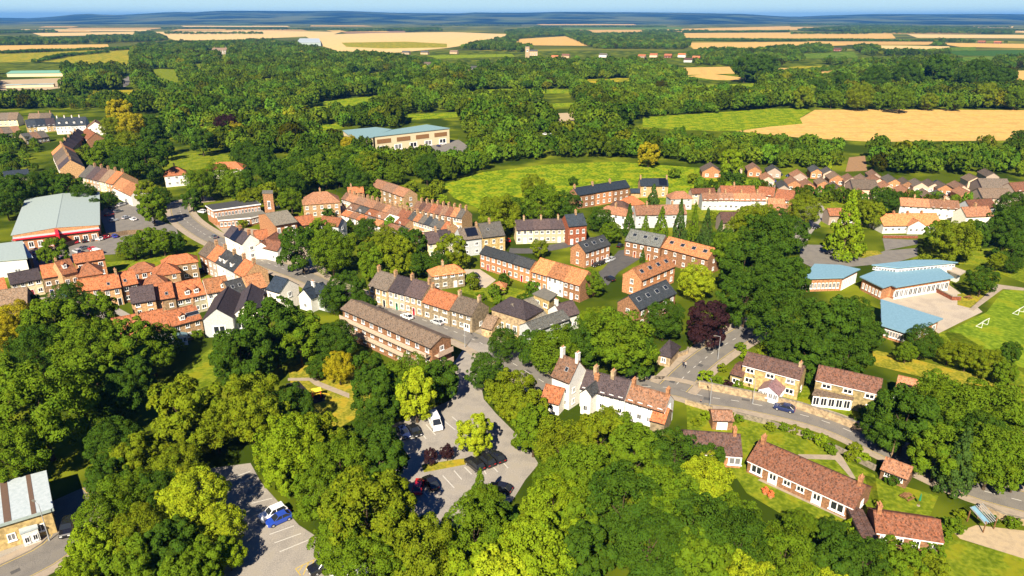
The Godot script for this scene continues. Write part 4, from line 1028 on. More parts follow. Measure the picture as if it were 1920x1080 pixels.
	house("house", "small pinkish roofed bungalow half behind the big garden tree", "", 86.17, -133.18, -32.9, 3.76, 6.5, 3, 1.9, "gable", "stone_yellow", "tile_pink", style[10])
	house("house", "pinkish roofed bungalow at the edge of the view beyond the big tree", "", 104.1, -121.39, -34, 6.99, 5.8, 3, 1.7, "gable", "stone_yellow", "tile_pink", {"f": [3, 1]})
	house("inn", "tall white inn with brown roof and two white chimneys", "", 12.36, -132.07, -40.6, 4.64, 6.3, 6.8, 3.5, "gable", "white_render", "tile_weathered", style[11])
	house("inn_wing", "purple slate roofed white wing joined to the tall inn", "", 20.39, -130, -29, 10.06, 6, 4.6, 2.7, "gable", "white_render", "slate_purple", style[12])
	house("inn_wing", "orange brown tiled end wing of the white inn with stone gable", "", 28.37, -124.59, -32.4, 8.52, 5.1, 4.6, 2.3, "gable", "white_render", "tile_weathered", style[13])
	house("inn_wing", "small slate roofed cross gable on the front of the white inn", "", 17.1, -128.7, -125.2, 6, 2.3, 5, 1.1, "gable", "white_render", "slate_dark", style[14])
	house("outhouse", "low orange roofed outhouse at the end of the white inn", "", 9.2, -129.41, -27.8, 4.19, 5.4, 2.8, 2.1, "gable", "white_render", "tile_red", style[15])
	house("outhouse", "orange roofed porch wing on the front of the inn end", "", 30.3, -121.57, -28.8, 2.86, 5, 2.8, 1.8, "gable", "stone_beige", "tile_red", style[16])
	house("stone_hut", "small stone hut with dark slate pyramid roof beside the road junction", "", 37.96, -151.01, -31.8, 3.19, 6.5, 3, 2.5, "hip", "stone_beige", "slate_purple", style[17])
	house("house", "brown slate roofed stone house at the upper end of the street terrace", "", -36.18, -189.35, -36.8, 7.76, 8.3, 5.4, 3.2, "gable", "stone_beige", "slate_brown", style[18])
	house("house", "purple slate roofed house in the street terrace, first of two", "purple roofed pair", -30.56, -185.82, -34.3, 6.43, 8.1, 5.5, 3.2, "gable", "pink_render", "slate_purple", style[19])
	house("house", "purple slate roofed house in the street terrace, second of two", "purple roofed pair", -25.24, -182.2, -34.3, 6.43, 8.1, 5.56, 3.2, "gable", "stone_beige", "slate_purple", style[20])
	house("house", "orange roofed shop house in the street terrace with wide windows", "", -18.55, -176.6, -36.8, 9.99, 7.2, 5, 2.8, "gable", "stone_beige", "tile_red", style[21])
	house("house", "grey brown roofed stone house at the lower end of the street terrace", "", -11.37, -171.88, -35.7, 7.33, 7.2, 5, 2.8, "gable", "stone_beige", "slate_brown", style[22])
	house("lean_to", "small brown slate roofed stone porch beside the end of street terrace", "", -5.03, -167.06, -31.7, 3.17, 6, 2.6, 2.1, "gable", "stone_beige", "slate_brown", style[23])
	house("flats", "long three storey brick flats with brown roof and white access balconies", "", -29, -155.51, -41.6, 34.15, 5.9, 8.2, 1.3, "gable", "brick_orange", "slate_brown", style[24])
	house("house", "white house with blue slate roof and chimney beside the round tree", "", -54.79, -184.91, -29.8, 9.88, 4.2, 5, 1.8, "gable", "white_render", "slate_blue", {"f": [3, 2]})
	house("house_wing", "white front wing of the blue slate roofed house", "", -56.8, -184.9, -123.5, 7, 5.1, 4.2, 2.1, "gable", "white_render", "slate_blue", style[25])
	house("house", "narrow slate roofed white house facing the street bend", "", -65.77, -185.27, -32.3, 5.38, 6.8, 6, 2.7, "gable", "white_render", "slate_blue", style[26])
	house("house", "cream house with purple slate roof at the far end of lower row, first of two", "cream pair", -147.52, -193.35, 38.6, 3.93, 5.9, 5, 2.3, "gable", "cream_render", "slate_purple", style[27])
	house("house", "cream house with purple slate roof at the far end of lower row, second of two", "cream pair", -144.45, -195.8, 38.6, 3.93, 5.9, 5.06, 2.3, "gable", "cream_render", "slate_purple", style[28])
	house("house", "orange roofed brick house with blue door", "", -138.78, -196.15, 34.2, 4.86, 6.8, 6.2, 2.7, "gable", "brick_buff", "tile_red", style[29])
	house("house", "tall orange roofed brick house next to the blue doored one", "", -134.04, -195.48, 50.3, 4.18, 7.6, 7.4, 3, "gable", "brick_buff", "tile_red", style[30])
	house("house", "brick house with hipped orange roof behind the low garage roof", "", -128.29, -197.96, 30.4, 6.39, 7, 6.2, 2.7, "hip", "brick_orange", "tile_red", {"f": [2, 2]})
	house("house", "orange roofed brick house behind the hipped one by the store car park", "", -135.49, -210.3, 34.3, 8.28, 5, 6, 2, "gable", "brick_orange", "tile_red", {"f": [3, 2]})
	house("garage", "low brick garage block with wide orange roof in front of hipped house", "", -126.53, -194.66, 19.2, 6.56, 7.9, 2.8, 2.1, "gable", "brick_orange", "tile_red", style[31])
	house("house", "narrow orange roofed brick house beside the low garage block", "", -116.87, -188.29, 32.3, 4.73, 7.1, 5.6, 2.8, "gable", "brick_buff", "tile_red", style[32])
	house("house", "small orange roofed brick house set back behind the narrow one", "", -113.82, -191.7, 38, 4.23, 7.4, 5.4, 2.9, "gable", "brick_orange", "tile_red", style[33])
	house("house", "square brick house with hipped orange roof in middle of the close", "", -114.1, -201.59, 33.5, 6.92, 5.8, 5.6, 2.1, "hip", "brick_orange", "tile_red", {"f": [3, 2]})
	house("house", "wide brick house with hipped orange roof by the green bank", "", -105.57, -208.17, 26.8, 10.11, 5.6, 6, 2, "hip", "brick_buff", "tile_red", {"f": [4, 2]})
	house("house", "brick house with hipped orange roof in front of the wide one", "", -106.55, -200.65, 32.6, 6.98, 6.7, 5.4, 2.4, "hip", "brick_buff", "tile_red", {"f": [2, 2]})
	house("house", "low brick wing with hipped orange roof behind front row", "", -107, -194.19, 24.9, 6.26, 6, 4.2, 2.2, "hip", "brick_orange", "tile_red", {"f": [2, 1]})
	house("house", "three storey brick house with purple slate roof", "", -100.35, -174.83, 27.1, 5.76, 7.3, 7.2, 2.9, "gable", "brick_buff", "slate_purple", style[34])
	house("house", "orange roofed brick house beside the purple slate one in front row", "", -96.7, -179.03, 29.1, 4.77, 7.8, 6.4, 3, "gable", "brick_buff", "tile_red", style[35])
	house("house", "cream house with orange roof and two white dormers", "", -92.29, -183.12, 37.1, 7.9, 8.4, 5.2, 3.3, "gable", "cream_render", "tile_red", style[36])
	house("house", "white house with bright orange roof beside the two dormers", "", -85.44, -186.41, 31.5, 6.3, 7.3, 5.4, 2.9, "gable", "white_render", "tile_orange", style[37])
	house("house", "dark slate roofed house between two orange roofed ones", "", -79.97, -185.78, 45.3, 5.2, 7.1, 5, 2.8, "gable", "brick_buff", "slate_dark", style[38])
	house("house", "bright orange roofed house at the street end of front row", "", -75.24, -188.21, 39.7, 5.27, 7.6, 5.6, 3, "gable", "brick_buff", "tile_orange", style[39])
	house("house", "low orange roofed cottage half under the trees, first of two", "low cottages", -96.58, -158.55, 31.4, 6.25, 9.6, 4.6, 3.8, "gable", "white_render", "tile_red", style[40])
	house("house", "low orange roofed cottage half under the trees, second of two", "low cottages", -91.25, -161.8, 31.4, 6.25, 9.6, 4.66, 3.8, "gable", "white_render", "tile_red", style[40])
	house("house", "brick cottage with orange roof, dormer and glazed porch", "", -85.75, -165.05, 42.5, 7.42, 7, 5.2, 2.7, "gable", "brick_buff", "tile_red", style[41])
	house("porch", "glass roofed porch on the front of the dormered cottage", "", -85.1, -160.8, -58.3, 4, 3, 2.4, 0.7, "gable", "white_paint", "metal_teal", style[42])
	house("chapel", "white gabled building with purple slate roof beside the dormered cottage", "", -77.9, -172.6, -79.1, 16, 7.2, 5, 2.8, "gable", "white_render", "slate_purple", style[43])
	house("chapel", "second white gable with purple slate roof joined on the right", "", -72.2, -176, -76.7, 16, 6.1, 5, 2.4, "gable", "white_render", "slate_purple", style[44])
	house("barn", "old grey stone roofed barn at the left edge behind yellow tree", "", -137.19, -174.97, 21.4, 9.64, 12.4, 3.5, 5.6, "gable", "stone_grey", "slate_brown", style[45])
	house("house", "house in the tall terrace running down to the street, first from the top", "tall terrace", -97.46, -215.79, -44.5, 6.42, 7.5, 6.2, 3.1, "gable", "brick_orange", "slate_brown", style[46])
	house("house", "house in the tall terrace running down to the street, second from the top", "tall terrace", -92.87, -211.29, -44.5, 6.42, 7.5, 6.26, 3.1, "gable", "pink_render", "tile_red", style[46])
	house("house", "house in the tall terrace running down to the street, third from the top", "tall terrace", -88.29, -206.8, -44.5, 6.42, 7.5, 6.2, 3.1, "gable", "white_render", "slate_dark", style[47])
	house("house", "house in the tall terrace running down to the street, fourth from the top", "tall terrace", -83.71, -202.3, -44.5, 6.42, 7.5, 6.26, 3.1, "gable", "white_render", "slate_dark", style[48])
	house("house", "house in the tall terrace running down to the street, fifth from the top", "tall terrace", -79.13, -197.8, -44.5, 6.42, 7.5, 6.2, 3.1, "gable", "brick_buff", "tile_red", style[46])
	house("house", "white gabled house with solar covered brown roof above the street", "", -94.23, -231.48, -46.4, 14.51, 6, 6.5, 2.7, "gable", "white_render", "slate_purple", style[49])
	house("house_wing", "lower white wing behind the white gabled house", "", -82.04, -228.35, -31.2, 9.06, 5.5, 4.2, 2.1, "gable", "white_render", "tile_rust", style[50])
	house("house", "small orange roofed brick house beside the church yard", "", -90.71, -240.23, 24.9, 4.55, 6.4, 4, 2.5, "gable", "brick_buff", "tile_red", {"f": [2, 1]})
	house("house", "dark red roofed low house beside the dark round tree", "", -85.39, -233.27, 83.2, 12.33, 8, 3.2, 2.8, "gable", "white_render", "tile_rust", {})
	slab_building("hall", "long flat roofed brick hall with white fascia and row of windows", "hall", plan([-119.1, -268.3, -103.4, -278.5, -110.1, -287.5, -125.2, -275.9]), 6.2, "brick_orange", "flat_dark", 0.3, Vector2(0, 0), [[0, 14, 3.4, 1.6, 0.7], [3, 2, 3.2, 1.8, 0.6]], {"fas": "white_paint"})
	slab_building("hall_wing", "lower grey flat roofed wing in front of the long hall", "hall", plan([-115.8, -264.2, -104.4, -268.1, -100.3, -273.7, -104, -279.6, -119.8, -272.1]), 3.2, "brick_orange", "flat_grey", 0.3, Vector2(0, 0), [[0, 8, 0.8, 1.5, 0.7], [1, 4, 0.8, 1.5, 0.7]], {"fas": "white_paint"})
	slab_building("tower", "tall square brick tower with pale cap", "tower", plan([-98.1, -266.8, -93.7, -266.8, -95.2, -271.3, -99.4, -271.3]), 13.5, "brick_brown", "stone_roof", 0.2, Vector2(0, 0), [[0, 1, 8, 3, 0.3]], {})
	house("church", "modern brick church with shallow grey brown roof beside the tower", "", -90.17, -257.63, 37.2, 8.34, 18.3, 6.2, 2.3, "gable", "brick_brown", "stone_roof", style[51])
	house("house", "large brown hipped roof house near the church", "", -80.79, -286.39, 17.4, 14.85, 10.3, 6, 3.5, "hip", "brick_buff", "tile_weathered", style[52])
	house("house", "white gabled house with orange roof behind the round trees", "", -67.63, -252.53, -19.9, 8.38, 5.6, 5.6, 2.3, "gable", "white_render", "tile_red", style[53])
	house("house", "orange roofed low house between church and white gabled house", "", -81.19, -260.27, 35.6, 7.59, 6.7, 3.6, 2.6, "gable", "brick_buff", "tile_red", {"f": [2, 1]})
	house("house", "weathered brown tiled house in the long terrace, first from the church end", "long terrace", -70.3, -292.4, -44.1, 3.29, 5.4, 5.4, 2.1, "gable", "brick_buff", "tile_weathered", style[54])
	house("house", "weathered brown tiled house in the long terrace, second from the church end", "long terrace", -67.94, -290.12, -44.1, 3.29, 5.4, 5.46, 2.1, "gable", "cream_render", "tile_weathered", style[54])
	house("house", "weathered brown tiled house in the long terrace, third from the church end", "long terrace", -65.58, -287.83, -44.1, 3.29, 5.4, 5.4, 2.1, "gable", "brick_buff", "tile_weathered", style[54])
	house("house", "weathered brown tiled house in the long terrace, fourth from the church end", "long terrace", -63.22, -285.55, -44.1, 3.29, 5.4, 5.46, 2.1, "gable", "stone_beige", "tile_weathered", style[54])
	house("house", "weathered brown tiled house in the long terrace, fifth from the church end", "long terrace", -60.86, -283.26, -44.1, 3.29, 5.4, 5.4, 2.1, "gable", "brick_buff", "tile_weathered", style[54])
	house("house", "weathered brown tiled house in the long terrace, sixth from the church end", "long terrace", -58.5, -280.98, -44.1, 3.29, 5.4, 5.46, 2.1, "gable", "cream_render", "tile_weathered", style[54])
	house("house", "weathered brown tiled house in the long terrace, seventh from the church end", "long terrace", -56.13, -278.69, -44.1, 3.29, 5.4, 5.4, 2.1, "gable", "brick_buff", "tile_weathered", style[54])
	house("house", "weathered brown tiled house in the long terrace, eighth from the church end", "long terrace", -53.77, -276.4, -44.1, 3.29, 5.4, 5.46, 2.1, "gable", "stone_beige", "tile_weathered", style[54])
	house("house", "weathered brown tiled house in the long terrace, ninth from the church end", "long terrace", -51.41, -274.12, -44.1, 3.29, 5.4, 5.4, 2.1, "gable", "brick_buff", "tile_weathered", style[54])
	house("house", "weathered brown tiled house in the long terrace, tenth from the church end", "long terrace", -49.05, -271.83, -44.1, 3.29, 5.4, 5.46, 2.1, "gable", "cream_render", "tile_weathered", style[54])
	house("house", "weathered brown tiled house in the long terrace, eleventh from the church end", "long terrace", -46.69, -269.55, -44.1, 3.29, 5.4, 5.4, 2.1, "gable", "brick_buff", "tile_weathered", style[54])
	house("house", "weathered brown tiled house in the long terrace, twelfth from the church end", "long terrace", -44.33, -267.26, -44.1, 3.29, 5.4, 5.46, 2.1, "gable", "stone_beige", "tile_weathered", style[54])
	house("house", "dark red tiled house in the long terrace, thirteenth from the church end", "long terrace", -41.97, -264.98, -44.1, 3.29, 5.4, 5.4, 2.1, "gable", "brick_buff", "tile_rust", style[54])
	house("house", "dark red tiled house in the long terrace, fourteenth from the church end", "long terrace", -39.61, -262.69, -44.1, 3.29, 5.4, 5.46, 2.1, "gable", "cream_render", "tile_rust", style[54])
	house("house", "grey slate house in the long terrace, fifteenth from the church end", "long terrace", -37.24, -260.41, -44.1, 3.29, 5.4, 5.4, 2.1, "gable", "brick_buff", "slate_grey", style[54])
	house("house", "orange tiled house in the long terrace, sixteenth from the church end", "long terrace", -34.88, -258.12, -44.1, 3.29, 5.4, 5.46, 2.1, "gable", "stone_beige", "tile_orange", style[54])
	house("house", "grey slate house in the long terrace, seventeenth from the church end", "long terrace", -32.52, -255.83, -44.1, 3.29, 5.4, 5.4, 2.1, "gable", "brick_buff", "slate_grey", style[54])
	house("house", "dark slate house in the long terrace, eighteenth from the church end", "long terrace", -30.16, -253.55, -44.1, 3.29, 5.4, 5.46, 2.1, "gable", "cream_render", "slate_dark", style[54])
	house("house", "grey slate house in the long terrace, nineteenth from the church end", "long terrace", -27.8, -251.26, -44.1, 3.29, 5.4, 5.4, 2.1, "gable", "brick_buff", "slate_grey", style[54])
	house("house", "grey slate house in the long terrace, twentieth from the church end", "long terrace", -25.44, -248.98, -44.1, 3.29, 5.4, 5.46, 2.1, "gable", "stone_beige", "slate_grey", style[54])
	house("house", "red tiled house in the long terrace, twenty-first from the church end", "long terrace", -23.08, -246.69, -44.1, 3.29, 5.4, 5.4, 2.1, "gable", "brick_buff", "tile_red", style[54])
	house("house", "weathered brown tiled house in the short rear terrace, first from the left", "rear terrace", -37.5, -275.89, -32.9, 2.79, 6.7, 5.4, 2.6, "gable", "brick_buff", "tile_weathered", style[55])
	house("house", "brown tiled house in the short rear terrace, second from the left", "rear terrace", -35.16, -274.37, -32.9, 2.79, 6.7, 5.46, 2.6, "gable", "cream_render", "tile_brown", style[55])
	house("house", "brown tiled house in the short rear terrace, third from the left", "rear terrace", -32.82, -272.86, -32.9, 2.79, 6.7, 5.4, 2.6, "gable", "brick_buff", "tile_brown", style[55])
	house("house", "dark red tiled house in the short rear terrace, fourth from the left", "rear terrace", -30.48, -271.34, -32.9, 2.79, 6.7, 5.46, 2.6, "gable", "cream_render", "tile_rust", style[55])
	house("house", "brown tiled house in the short rear terrace, fifth from the left", "rear terrace", -28.14, -269.83, -32.9, 2.79, 6.7, 5.4, 2.6, "gable", "brick_buff", "tile_brown", style[55])
	house("house", "weathered brown tiled house in the short rear terrace, sixth from the left", "rear terrace", -25.8, -268.31, -32.9, 2.79, 6.7, 5.46, 2.6, "gable", "cream_render", "tile_weathered", style[55])
	house("house", "dark red tiled house in the short rear terrace, seventh from the left", "rear terrace", -23.46, -266.8, -32.9, 2.79, 6.7, 5.4, 2.6, "gable", "brick_buff", "tile_rust", style[55])
	house("house", "orange tiled house in the short rear terrace, eighth from the left", "rear terrace", -21.12, -265.29, -32.9, 2.79, 6.7, 5.46, 2.6, "gable", "cream_render", "tile_orange", style[55])
	house("house", "grey slate house in the short rear terrace, ninth from the left", "rear terrace", -18.78, -263.77, -32.9, 2.79, 6.7, 5.4, 2.6, "gable", "brick_buff", "slate_grey", style[55])
	house("house", "brown roofed stepped house by the meadow trees, first from the left", "stepped houses", -59.29, -313.7, -49.7, 9.34, 6.9, 5.6, 2.5, "gable", "brick_buff", "tile_weathered", style[56])
	house("house", "brown roofed stepped house by the meadow trees, second from the left", "stepped houses", -53.25, -306.57, -49.7, 9.34, 6.9, 5.66, 2.5, "gable", "brick_buff", "tile_weathered", style[56])
	house("house", "brown roofed stepped house by the meadow trees, third from the left", "stepped houses", -47.21, -299.44, -49.7, 9.34, 6.9, 5.6, 2.5, "gable", "brick_buff", "tile_weathered", style[56])
	house("house", "orange roofed house beside the stepped brown ones", "", -70.38, -306.26, 17.3, 6.79, 4.8, 5, 1.9, "gable", "brick_orange", "tile_red", style[57])
	house("outbuilding", "red tiled yard outbuilding behind the long terrace, first from the left", "yard outbuildings", -66.69, -276.22, -42.2, 5.13, 4.5, 2.5, 1.3, "gable", "white_render", "tile_red", style[58])
	house("outbuilding", "pinkish tiled yard outbuilding behind the long terrace, second from the left", "yard outbuildings", -62.89, -272.77, -42.2, 5.13, 4.5, 2.56, 1.3, "gable", "brick_buff", "tile_pink", style[58])
	house("outbuilding", "red tiled yard outbuilding behind the long terrace, third from the left", "yard outbuildings", -59.09, -269.33, -42.2, 5.13, 4.5, 2.5, 1.3, "gable", "white_render", "tile_red", style[58])
	house("outbuilding", "grey slate yard outbuilding behind the long terrace, fourth from the left", "yard outbuildings", -55.28, -265.88, -42.2, 5.13, 4.5, 2.56, 1.3, "gable", "brick_buff", "slate_grey", style[58])
	house("outbuilding", "orange tiled yard outbuilding behind the long terrace, fifth from the left", "yard outbuildings", -51.48, -262.43, -42.2, 5.13, 4.5, 2.5, 1.3, "gable", "white_render", "tile_orange", style[58])
	house("outbuilding", "dark red tiled yard outbuilding behind the long terrace, sixth from the left", "yard outbuildings", -47.68, -258.99, -42.2, 5.13, 4.5, 2.56, 1.3, "gable", "brick_buff", "tile_rust", style[58])
	house("outbuilding", "pinkish tiled yard outbuilding behind the long terrace, seventh from the left", "yard outbuildings", -43.87, -255.54, -42.2, 5.13, 4.5, 2.5, 1.3, "gable", "white_render", "tile_pink", style[58])
	house("outbuilding", "grey slate yard outbuilding behind the long terrace, eighth from the left", "yard outbuildings", -40.07, -252.09, -42.2, 5.13, 4.5, 2.56, 1.3, "gable", "brick_buff", "slate_grey", style[58])
	house("outbuilding", "red tiled yard outbuilding behind the long terrace, ninth from the left", "yard outbuildings", -36.27, -248.65, -42.2, 5.13, 4.5, 2.5, 1.3, "gable", "white_render", "tile_red", style[58])
	house("outbuilding", "pinkish tiled yard outbuilding behind the long terrace, tenth from the left", "yard outbuildings", -32.46, -245.2, -42.2, 5.13, 4.5, 2.56, 1.3, "gable", "brick_buff", "tile_pink", style[58])
	house("outbuilding", "weathered brown tiled rear extension of the long terrace, first from the left", "rear extensions", -64.75, -280.48, -42.9, 6.4, 5, 4, 1.4, "gable", "white_render", "tile_weathered", style[59])
	house("outbuilding", "grey slate rear extension of the long terrace, second from the left", "rear extensions", -60.06, -276.13, -42.9, 6.4, 5, 4.06, 1.4, "gable", "brick_buff", "slate_grey", style[59])
	house("outbuilding", "red tiled rear extension of the long terrace, third from the left", "rear extensions", -55.36, -271.77, -42.9, 6.4, 5, 4, 1.4, "gable", "white_render", "tile_red", style[59])
	house("outbuilding", "weathered brown tiled rear extension of the long terrace, fourth from the left", "rear extensions", -50.67, -267.41, -42.9, 6.4, 5, 4.06, 1.4, "gable", "brick_buff", "tile_weathered", style[59])
	house("outbuilding", " rear extension of the long terrace, fifth from the left", "rear extensions", -45.98, -263.06, -42.9, 6.4, 5, 4, 1.4, "gable", "white_render", "white_render", style[59])
	house("outbuilding", "dark red tiled rear extension of the long terrace, sixth from the left", "rear extensions", -41.28, -258.7, -42.9, 6.4, 5, 4.06, 1.4, "gable", "brick_buff", "tile_rust", style[59])
	house("house", "purple slate roofed house at foot of the long terrace, first of two", "purple foot pair", -28.44, -231.95, 26.4, 4.83, 7.3, 5.4, 2.9, "gable", "cream_render", "slate_purple", style[60])
	house("house", "purple slate roofed house at foot of the long terrace, second of two", "purple foot pair", -24.11, -234.1, 26.4, 4.83, 7.3, 5.46, 2.9, "gable", "cream_render", "slate_purple", style[60])
	house("house", "grey roofed white house with black solar panel beside the olive tree", "", -15.59, -234.23, 24.4, 7.55, 7.3, 6.2, 2.9, "gable", "white_render", "slate_brown", style[61])
	house("house", "slate roofed cream corner house facing the lane", "", -8.16, -238.33, 21.8, 8.61, 9.2, 6.2, 3.6, "gable", "stone_yellow", "slate_grey", style[62])
	house("house", "cream house with purple slate roof facing the lane, first of three", "cream lane houses", 4.36, -248.21, 6.2, 6.41, 7.2, 5.4, 2.6, "gable", "cream_render", "slate_purple", style[63])
	house("house", "cream house with purple slate roof facing the lane, second of three", "cream lane houses", 10.73, -248.9, 6.2, 6.41, 7.2, 5.46, 2.6, "gable", "cream_render", "slate_purple", style[63])
	house("house", "cream house with purple slate roof facing the lane, third of three", "cream lane houses", 17.1, -249.59, 6.2, 6.41, 7.2, 5.4, 2.6, "gable", "cream_render", "slate_purple", style[63])
	house("house", "red brick house with blue slate roof and white windows", "", 22.78, -247.85, 17.1, 7.12, 8, 7.2, 3.1, "gable", "brick_red", "slate_blue", style[64])
	house("house", "orange brick house with blue slate roof by the meadow, first of three", "meadow slate row", 30.91, -299.39, 32.8, 9.98, 6.2, 6.2, 2.4, "gable", "brick_orange", "slate_blue", style[65])
	house("house", "orange brick house with blue slate roof by the meadow, second of three", "meadow slate row", 39.3, -304.79, 32.8, 9.98, 6.2, 6.26, 2.4, "gable", "brick_orange", "slate_blue", style[65])
	house("house", "orange brick house with blue slate roof by the meadow, third of three", "meadow slate row", 47.7, -310.19, 32.8, 9.98, 6.2, 6.2, 2.4, "gable", "brick_orange", "slate_blue", style[65])
	house("house", "buff brick house with solar panels on blue slate roof by the meadow", "", 65.68, -318.29, -0, 12.79, 6.5, 5.6, 2.5, "gable", "brick_buff", "slate_blue", style[66])
	house("garage", "small blue roofed garage between the meadow houses", "", 56.96, -315.66, -0, 4.18, 3.4, 2.6, 1.3, "gable", "brick_buff", "slate_blue", style[67])
	house("house", "white house with hipped orange roof beside the conifers, nearest the mews", "", 41.46, -269.35, -34.1, 12.87, 5.9, 5.4, 2.1, "hip", "white_render", "tile_pink", style[68])
	house("house", "brown hipped roof house behind the white hipped one", "", 44.53, -279.73, -24.8, 8.15, 5.7, 5.2, 2.1, "hip", "white_render", "tile_brown", {"f": [3, 2]})
	house("house", "small orange roofed house between the meadow row and conifers", "", 50.64, -288.44, 24.7, 8.57, 7.4, 4.5, 2.7, "hip", "white_render", "tile_red", {})
	house("house", "white house with brown hipped roof behind the tall conifers, first of two", "white pair behind conifers", 53.59, -268.96, 4.4, 10.3, 7.4, 5.4, 2.7, "gable", "white_render", "tile_pink", style[69])
	house("house", "white house with brown hipped roof behind the tall conifers, second of two", "white pair behind conifers", 63.86, -269.75, 4.4, 10.3, 7.4, 5.46, 2.7, "gable", "white_render", "tile_pink", style[69])
	house("house", "white house with hipped orange roof below the solar roofed one", "", 72.91, -295.97, 5.7, 9.47, 6.2, 5.2, 2.3, "hip", "white_render", "tile_pink", {"f": [3, 2]})
	house("house", "red roofed house at the left end of the upper estate row", "", 85.16, -304.85, 5.4, 10.74, 4.8, 5, 1.6, "gable", "pink_render", "tile_rust", {"f": [3, 2]})
	house("house", "long red roofed house behind the white estate terrace", "", 101.25, -307.17, -0, 15.25, 6.4, 5, 2.2, "gable", "pink_render", "tile_rust", style[70])
	house("house", "white terraced house with orange roof in the estate terrace, first of four", "white estate terrace", 85.77, -295.82, -2, 6.84, 6.3, 4.4, 2.3, "gable", "white_render", "tile_pink", style[69])
	house("house", "white terraced house with orange roof in the estate terrace, second of four", "white estate terrace", 92.6, -295.58, -2, 6.84, 6.3, 4.46, 2.3, "gable", "white_render", "tile_pink", style[69])
	house("house", "white terraced house with orange roof in the estate terrace, third of four", "white estate terrace", 99.43, -295.35, -2, 6.84, 6.3, 4.4, 2.3, "gable", "white_render", "tile_pink", style[69])
	house("house", "white terraced house with orange roof in the estate terrace, fourth of four", "white estate terrace", 106.26, -295.12, -2, 6.84, 6.3, 4.46, 2.3, "gable", "white_render", "tile_pink", style[69])
	house("house", "brown roofed house behind the big olive tree", "", 86.5, -261.36, -0, 11.48, 8, 4.5, 2.9, "gable", "pink_render", "tile_brown", {"f": [4, 1]})
	house("house", "red roofed gabled house at the end of the estate terrace", "", 113.18, -302.61, -25.9, 6.72, 7.3, 4.8, 2.9, "gable", "pink_render", "tile_rust", {"f": [2, 2]})
	house("house", "red roofed gabled house beside the olive estate tree", "", 118.93, -295.61, -31.1, 7.26, 8.1, 4.8, 3.2, "gable", "brick_orange", "tile_rust", {"f": [2, 2]})
	house("house", "orange roofed white house beneath the olive estate tree", "", 107.27, -270.71, -16, 5.79, 7.6, 4.8, 3, "gable", "white_render", "tile_pink", {"f": [2, 2]})
	house("house", "orange roofed house next to the white estate terrace end", "", 110.29, -283.02, -16, 6.25, 7.5, 4.6, 2.9, "gable", "white_render", "tile_pink", {"f": [2, 2]})
	house("mews_house", "orange brick mews house with three roof windows in slate roof", "", 26.66, -224.45, 42.6, 12.8, 6.5, 5.6, 2.5, "gable", "brick_orange", "slate_dark", style[71])
	house("mews_house", "brick mews house with mottled stone roof and three roof windows", "", 47.02, -230.41, -36.2, 13.27, 7.6, 5.6, 3, "gable", "brick_orange", "stone_roof", style[72])
	house("mews_house", "brick mews house with bright orange roof joined to the mottled one", "", 59.43, -219.56, -46, 17.74, 7.2, 5.6, 2.8, "gable", "brick_orange", "tile_orange", style[73])
	house("mews_house", "brick mews house with orange roof and four roof windows in middle of mews", "", 42.27, -200.55, 45, 18.02, 6.8, 5.6, 2.7, "gable", "brick_orange", "tile_orange", style[74])
	house("mews_house", "brick mews house with slate roof and four roof windows by the copper beech", "", 37.5, -178.19, 43.8, 17.17, 7.1, 5.6, 2.8, "gable", "brick_orange", "slate_dark", style[74])
	house("house", "bright orange roofed terraced house beside the mews, first of three", "orange mews terrace", 11.02, -201.13, -41.7, 6.15, 8, 5.4, 3.1, "gable", "brick_orange", "tile_orange", style[75])
	house("house", "bright orange roofed terraced house beside the mews, second of three", "orange mews terrace", 15.61, -197.04, -41.7, 6.15, 8, 5.46, 3.1, "gable", "white_render", "tile_orange", style[75])
	house("house", "bright orange roofed terraced house beside the mews, third of three", "orange mews terrace", 20.2, -192.95, -41.7, 6.15, 8, 5.4, 3.1, "gable", "brick_orange", "tile_orange", style[75])
	house("house", "dark slate roofed brick terraced house above the gardens, first of three", "slate garden terrace", -6.26, -216.96, -42.8, 7.44, 4.7, 5.4, 1.8, "gable", "brick_orange", "slate_dark", style[76])
	house("house", "dark slate roofed brick terraced house above the gardens, second of three", "slate garden terrace", -0.8, -211.91, -42.8, 7.44, 4.7, 5.46, 1.8, "gable", "brick_orange", "slate_dark", style[76])
	house("house", "dark slate roofed brick terraced house above the gardens, third of three", "slate garden terrace", 4.66, -206.86, -42.8, 7.44, 4.7, 5.4, 1.8, "gable", "brick_orange", "slate_dark", style[76])
	house("old_hall", "broad stone hall with purple slate hipped roof", "", 1.28, -169.14, -37.1, 11.03, 7.5, 6, 2.9, "hip", "stone_beige", "slate_purple", style[77])
	house("old_hall_wing", "grey roofed wing joined to the broad stone hall", "", 2.8, -170.41, 40.8, 7.4, 11, 4.5, 3.2, "gable", "stone_beige", "stone_roof", style[78])
	house("house", "white building with pale grey roof below the stone hall", "", 8.42, -163.81, 40.3, 12.74, 5.1, 4.6, 1.5, "gable", "white_render", "stone_roof", style[79])
	slab_building("outbuilding", "beige building with flat greenish roof behind the stone hall", "outbuilding", plan([5.8, -183.1, 10.4, -177.9, 13, -182.7, 9.3, -187.7]), 4.5, "stone_yellow", "flat_grey", 0.3, Vector2(0, 0), [[0, 2, 2, 1.2, 0.5]], {})
	house("house", "small purple slate roofed white house beside the flat roofed one", "", 13.82, -170.85, 33.7, 5.73, 6.2, 4.6, 2.4, "gable", "white_render", "slate_purple", style[80])
	house("house", "stone house with hipped orange roof in the walled garden", "", -20.41, -201.97, 21.8, 10.21, 5.4, 4.8, 1.8, "hip", "stone_beige", "tile_orange", style[81])
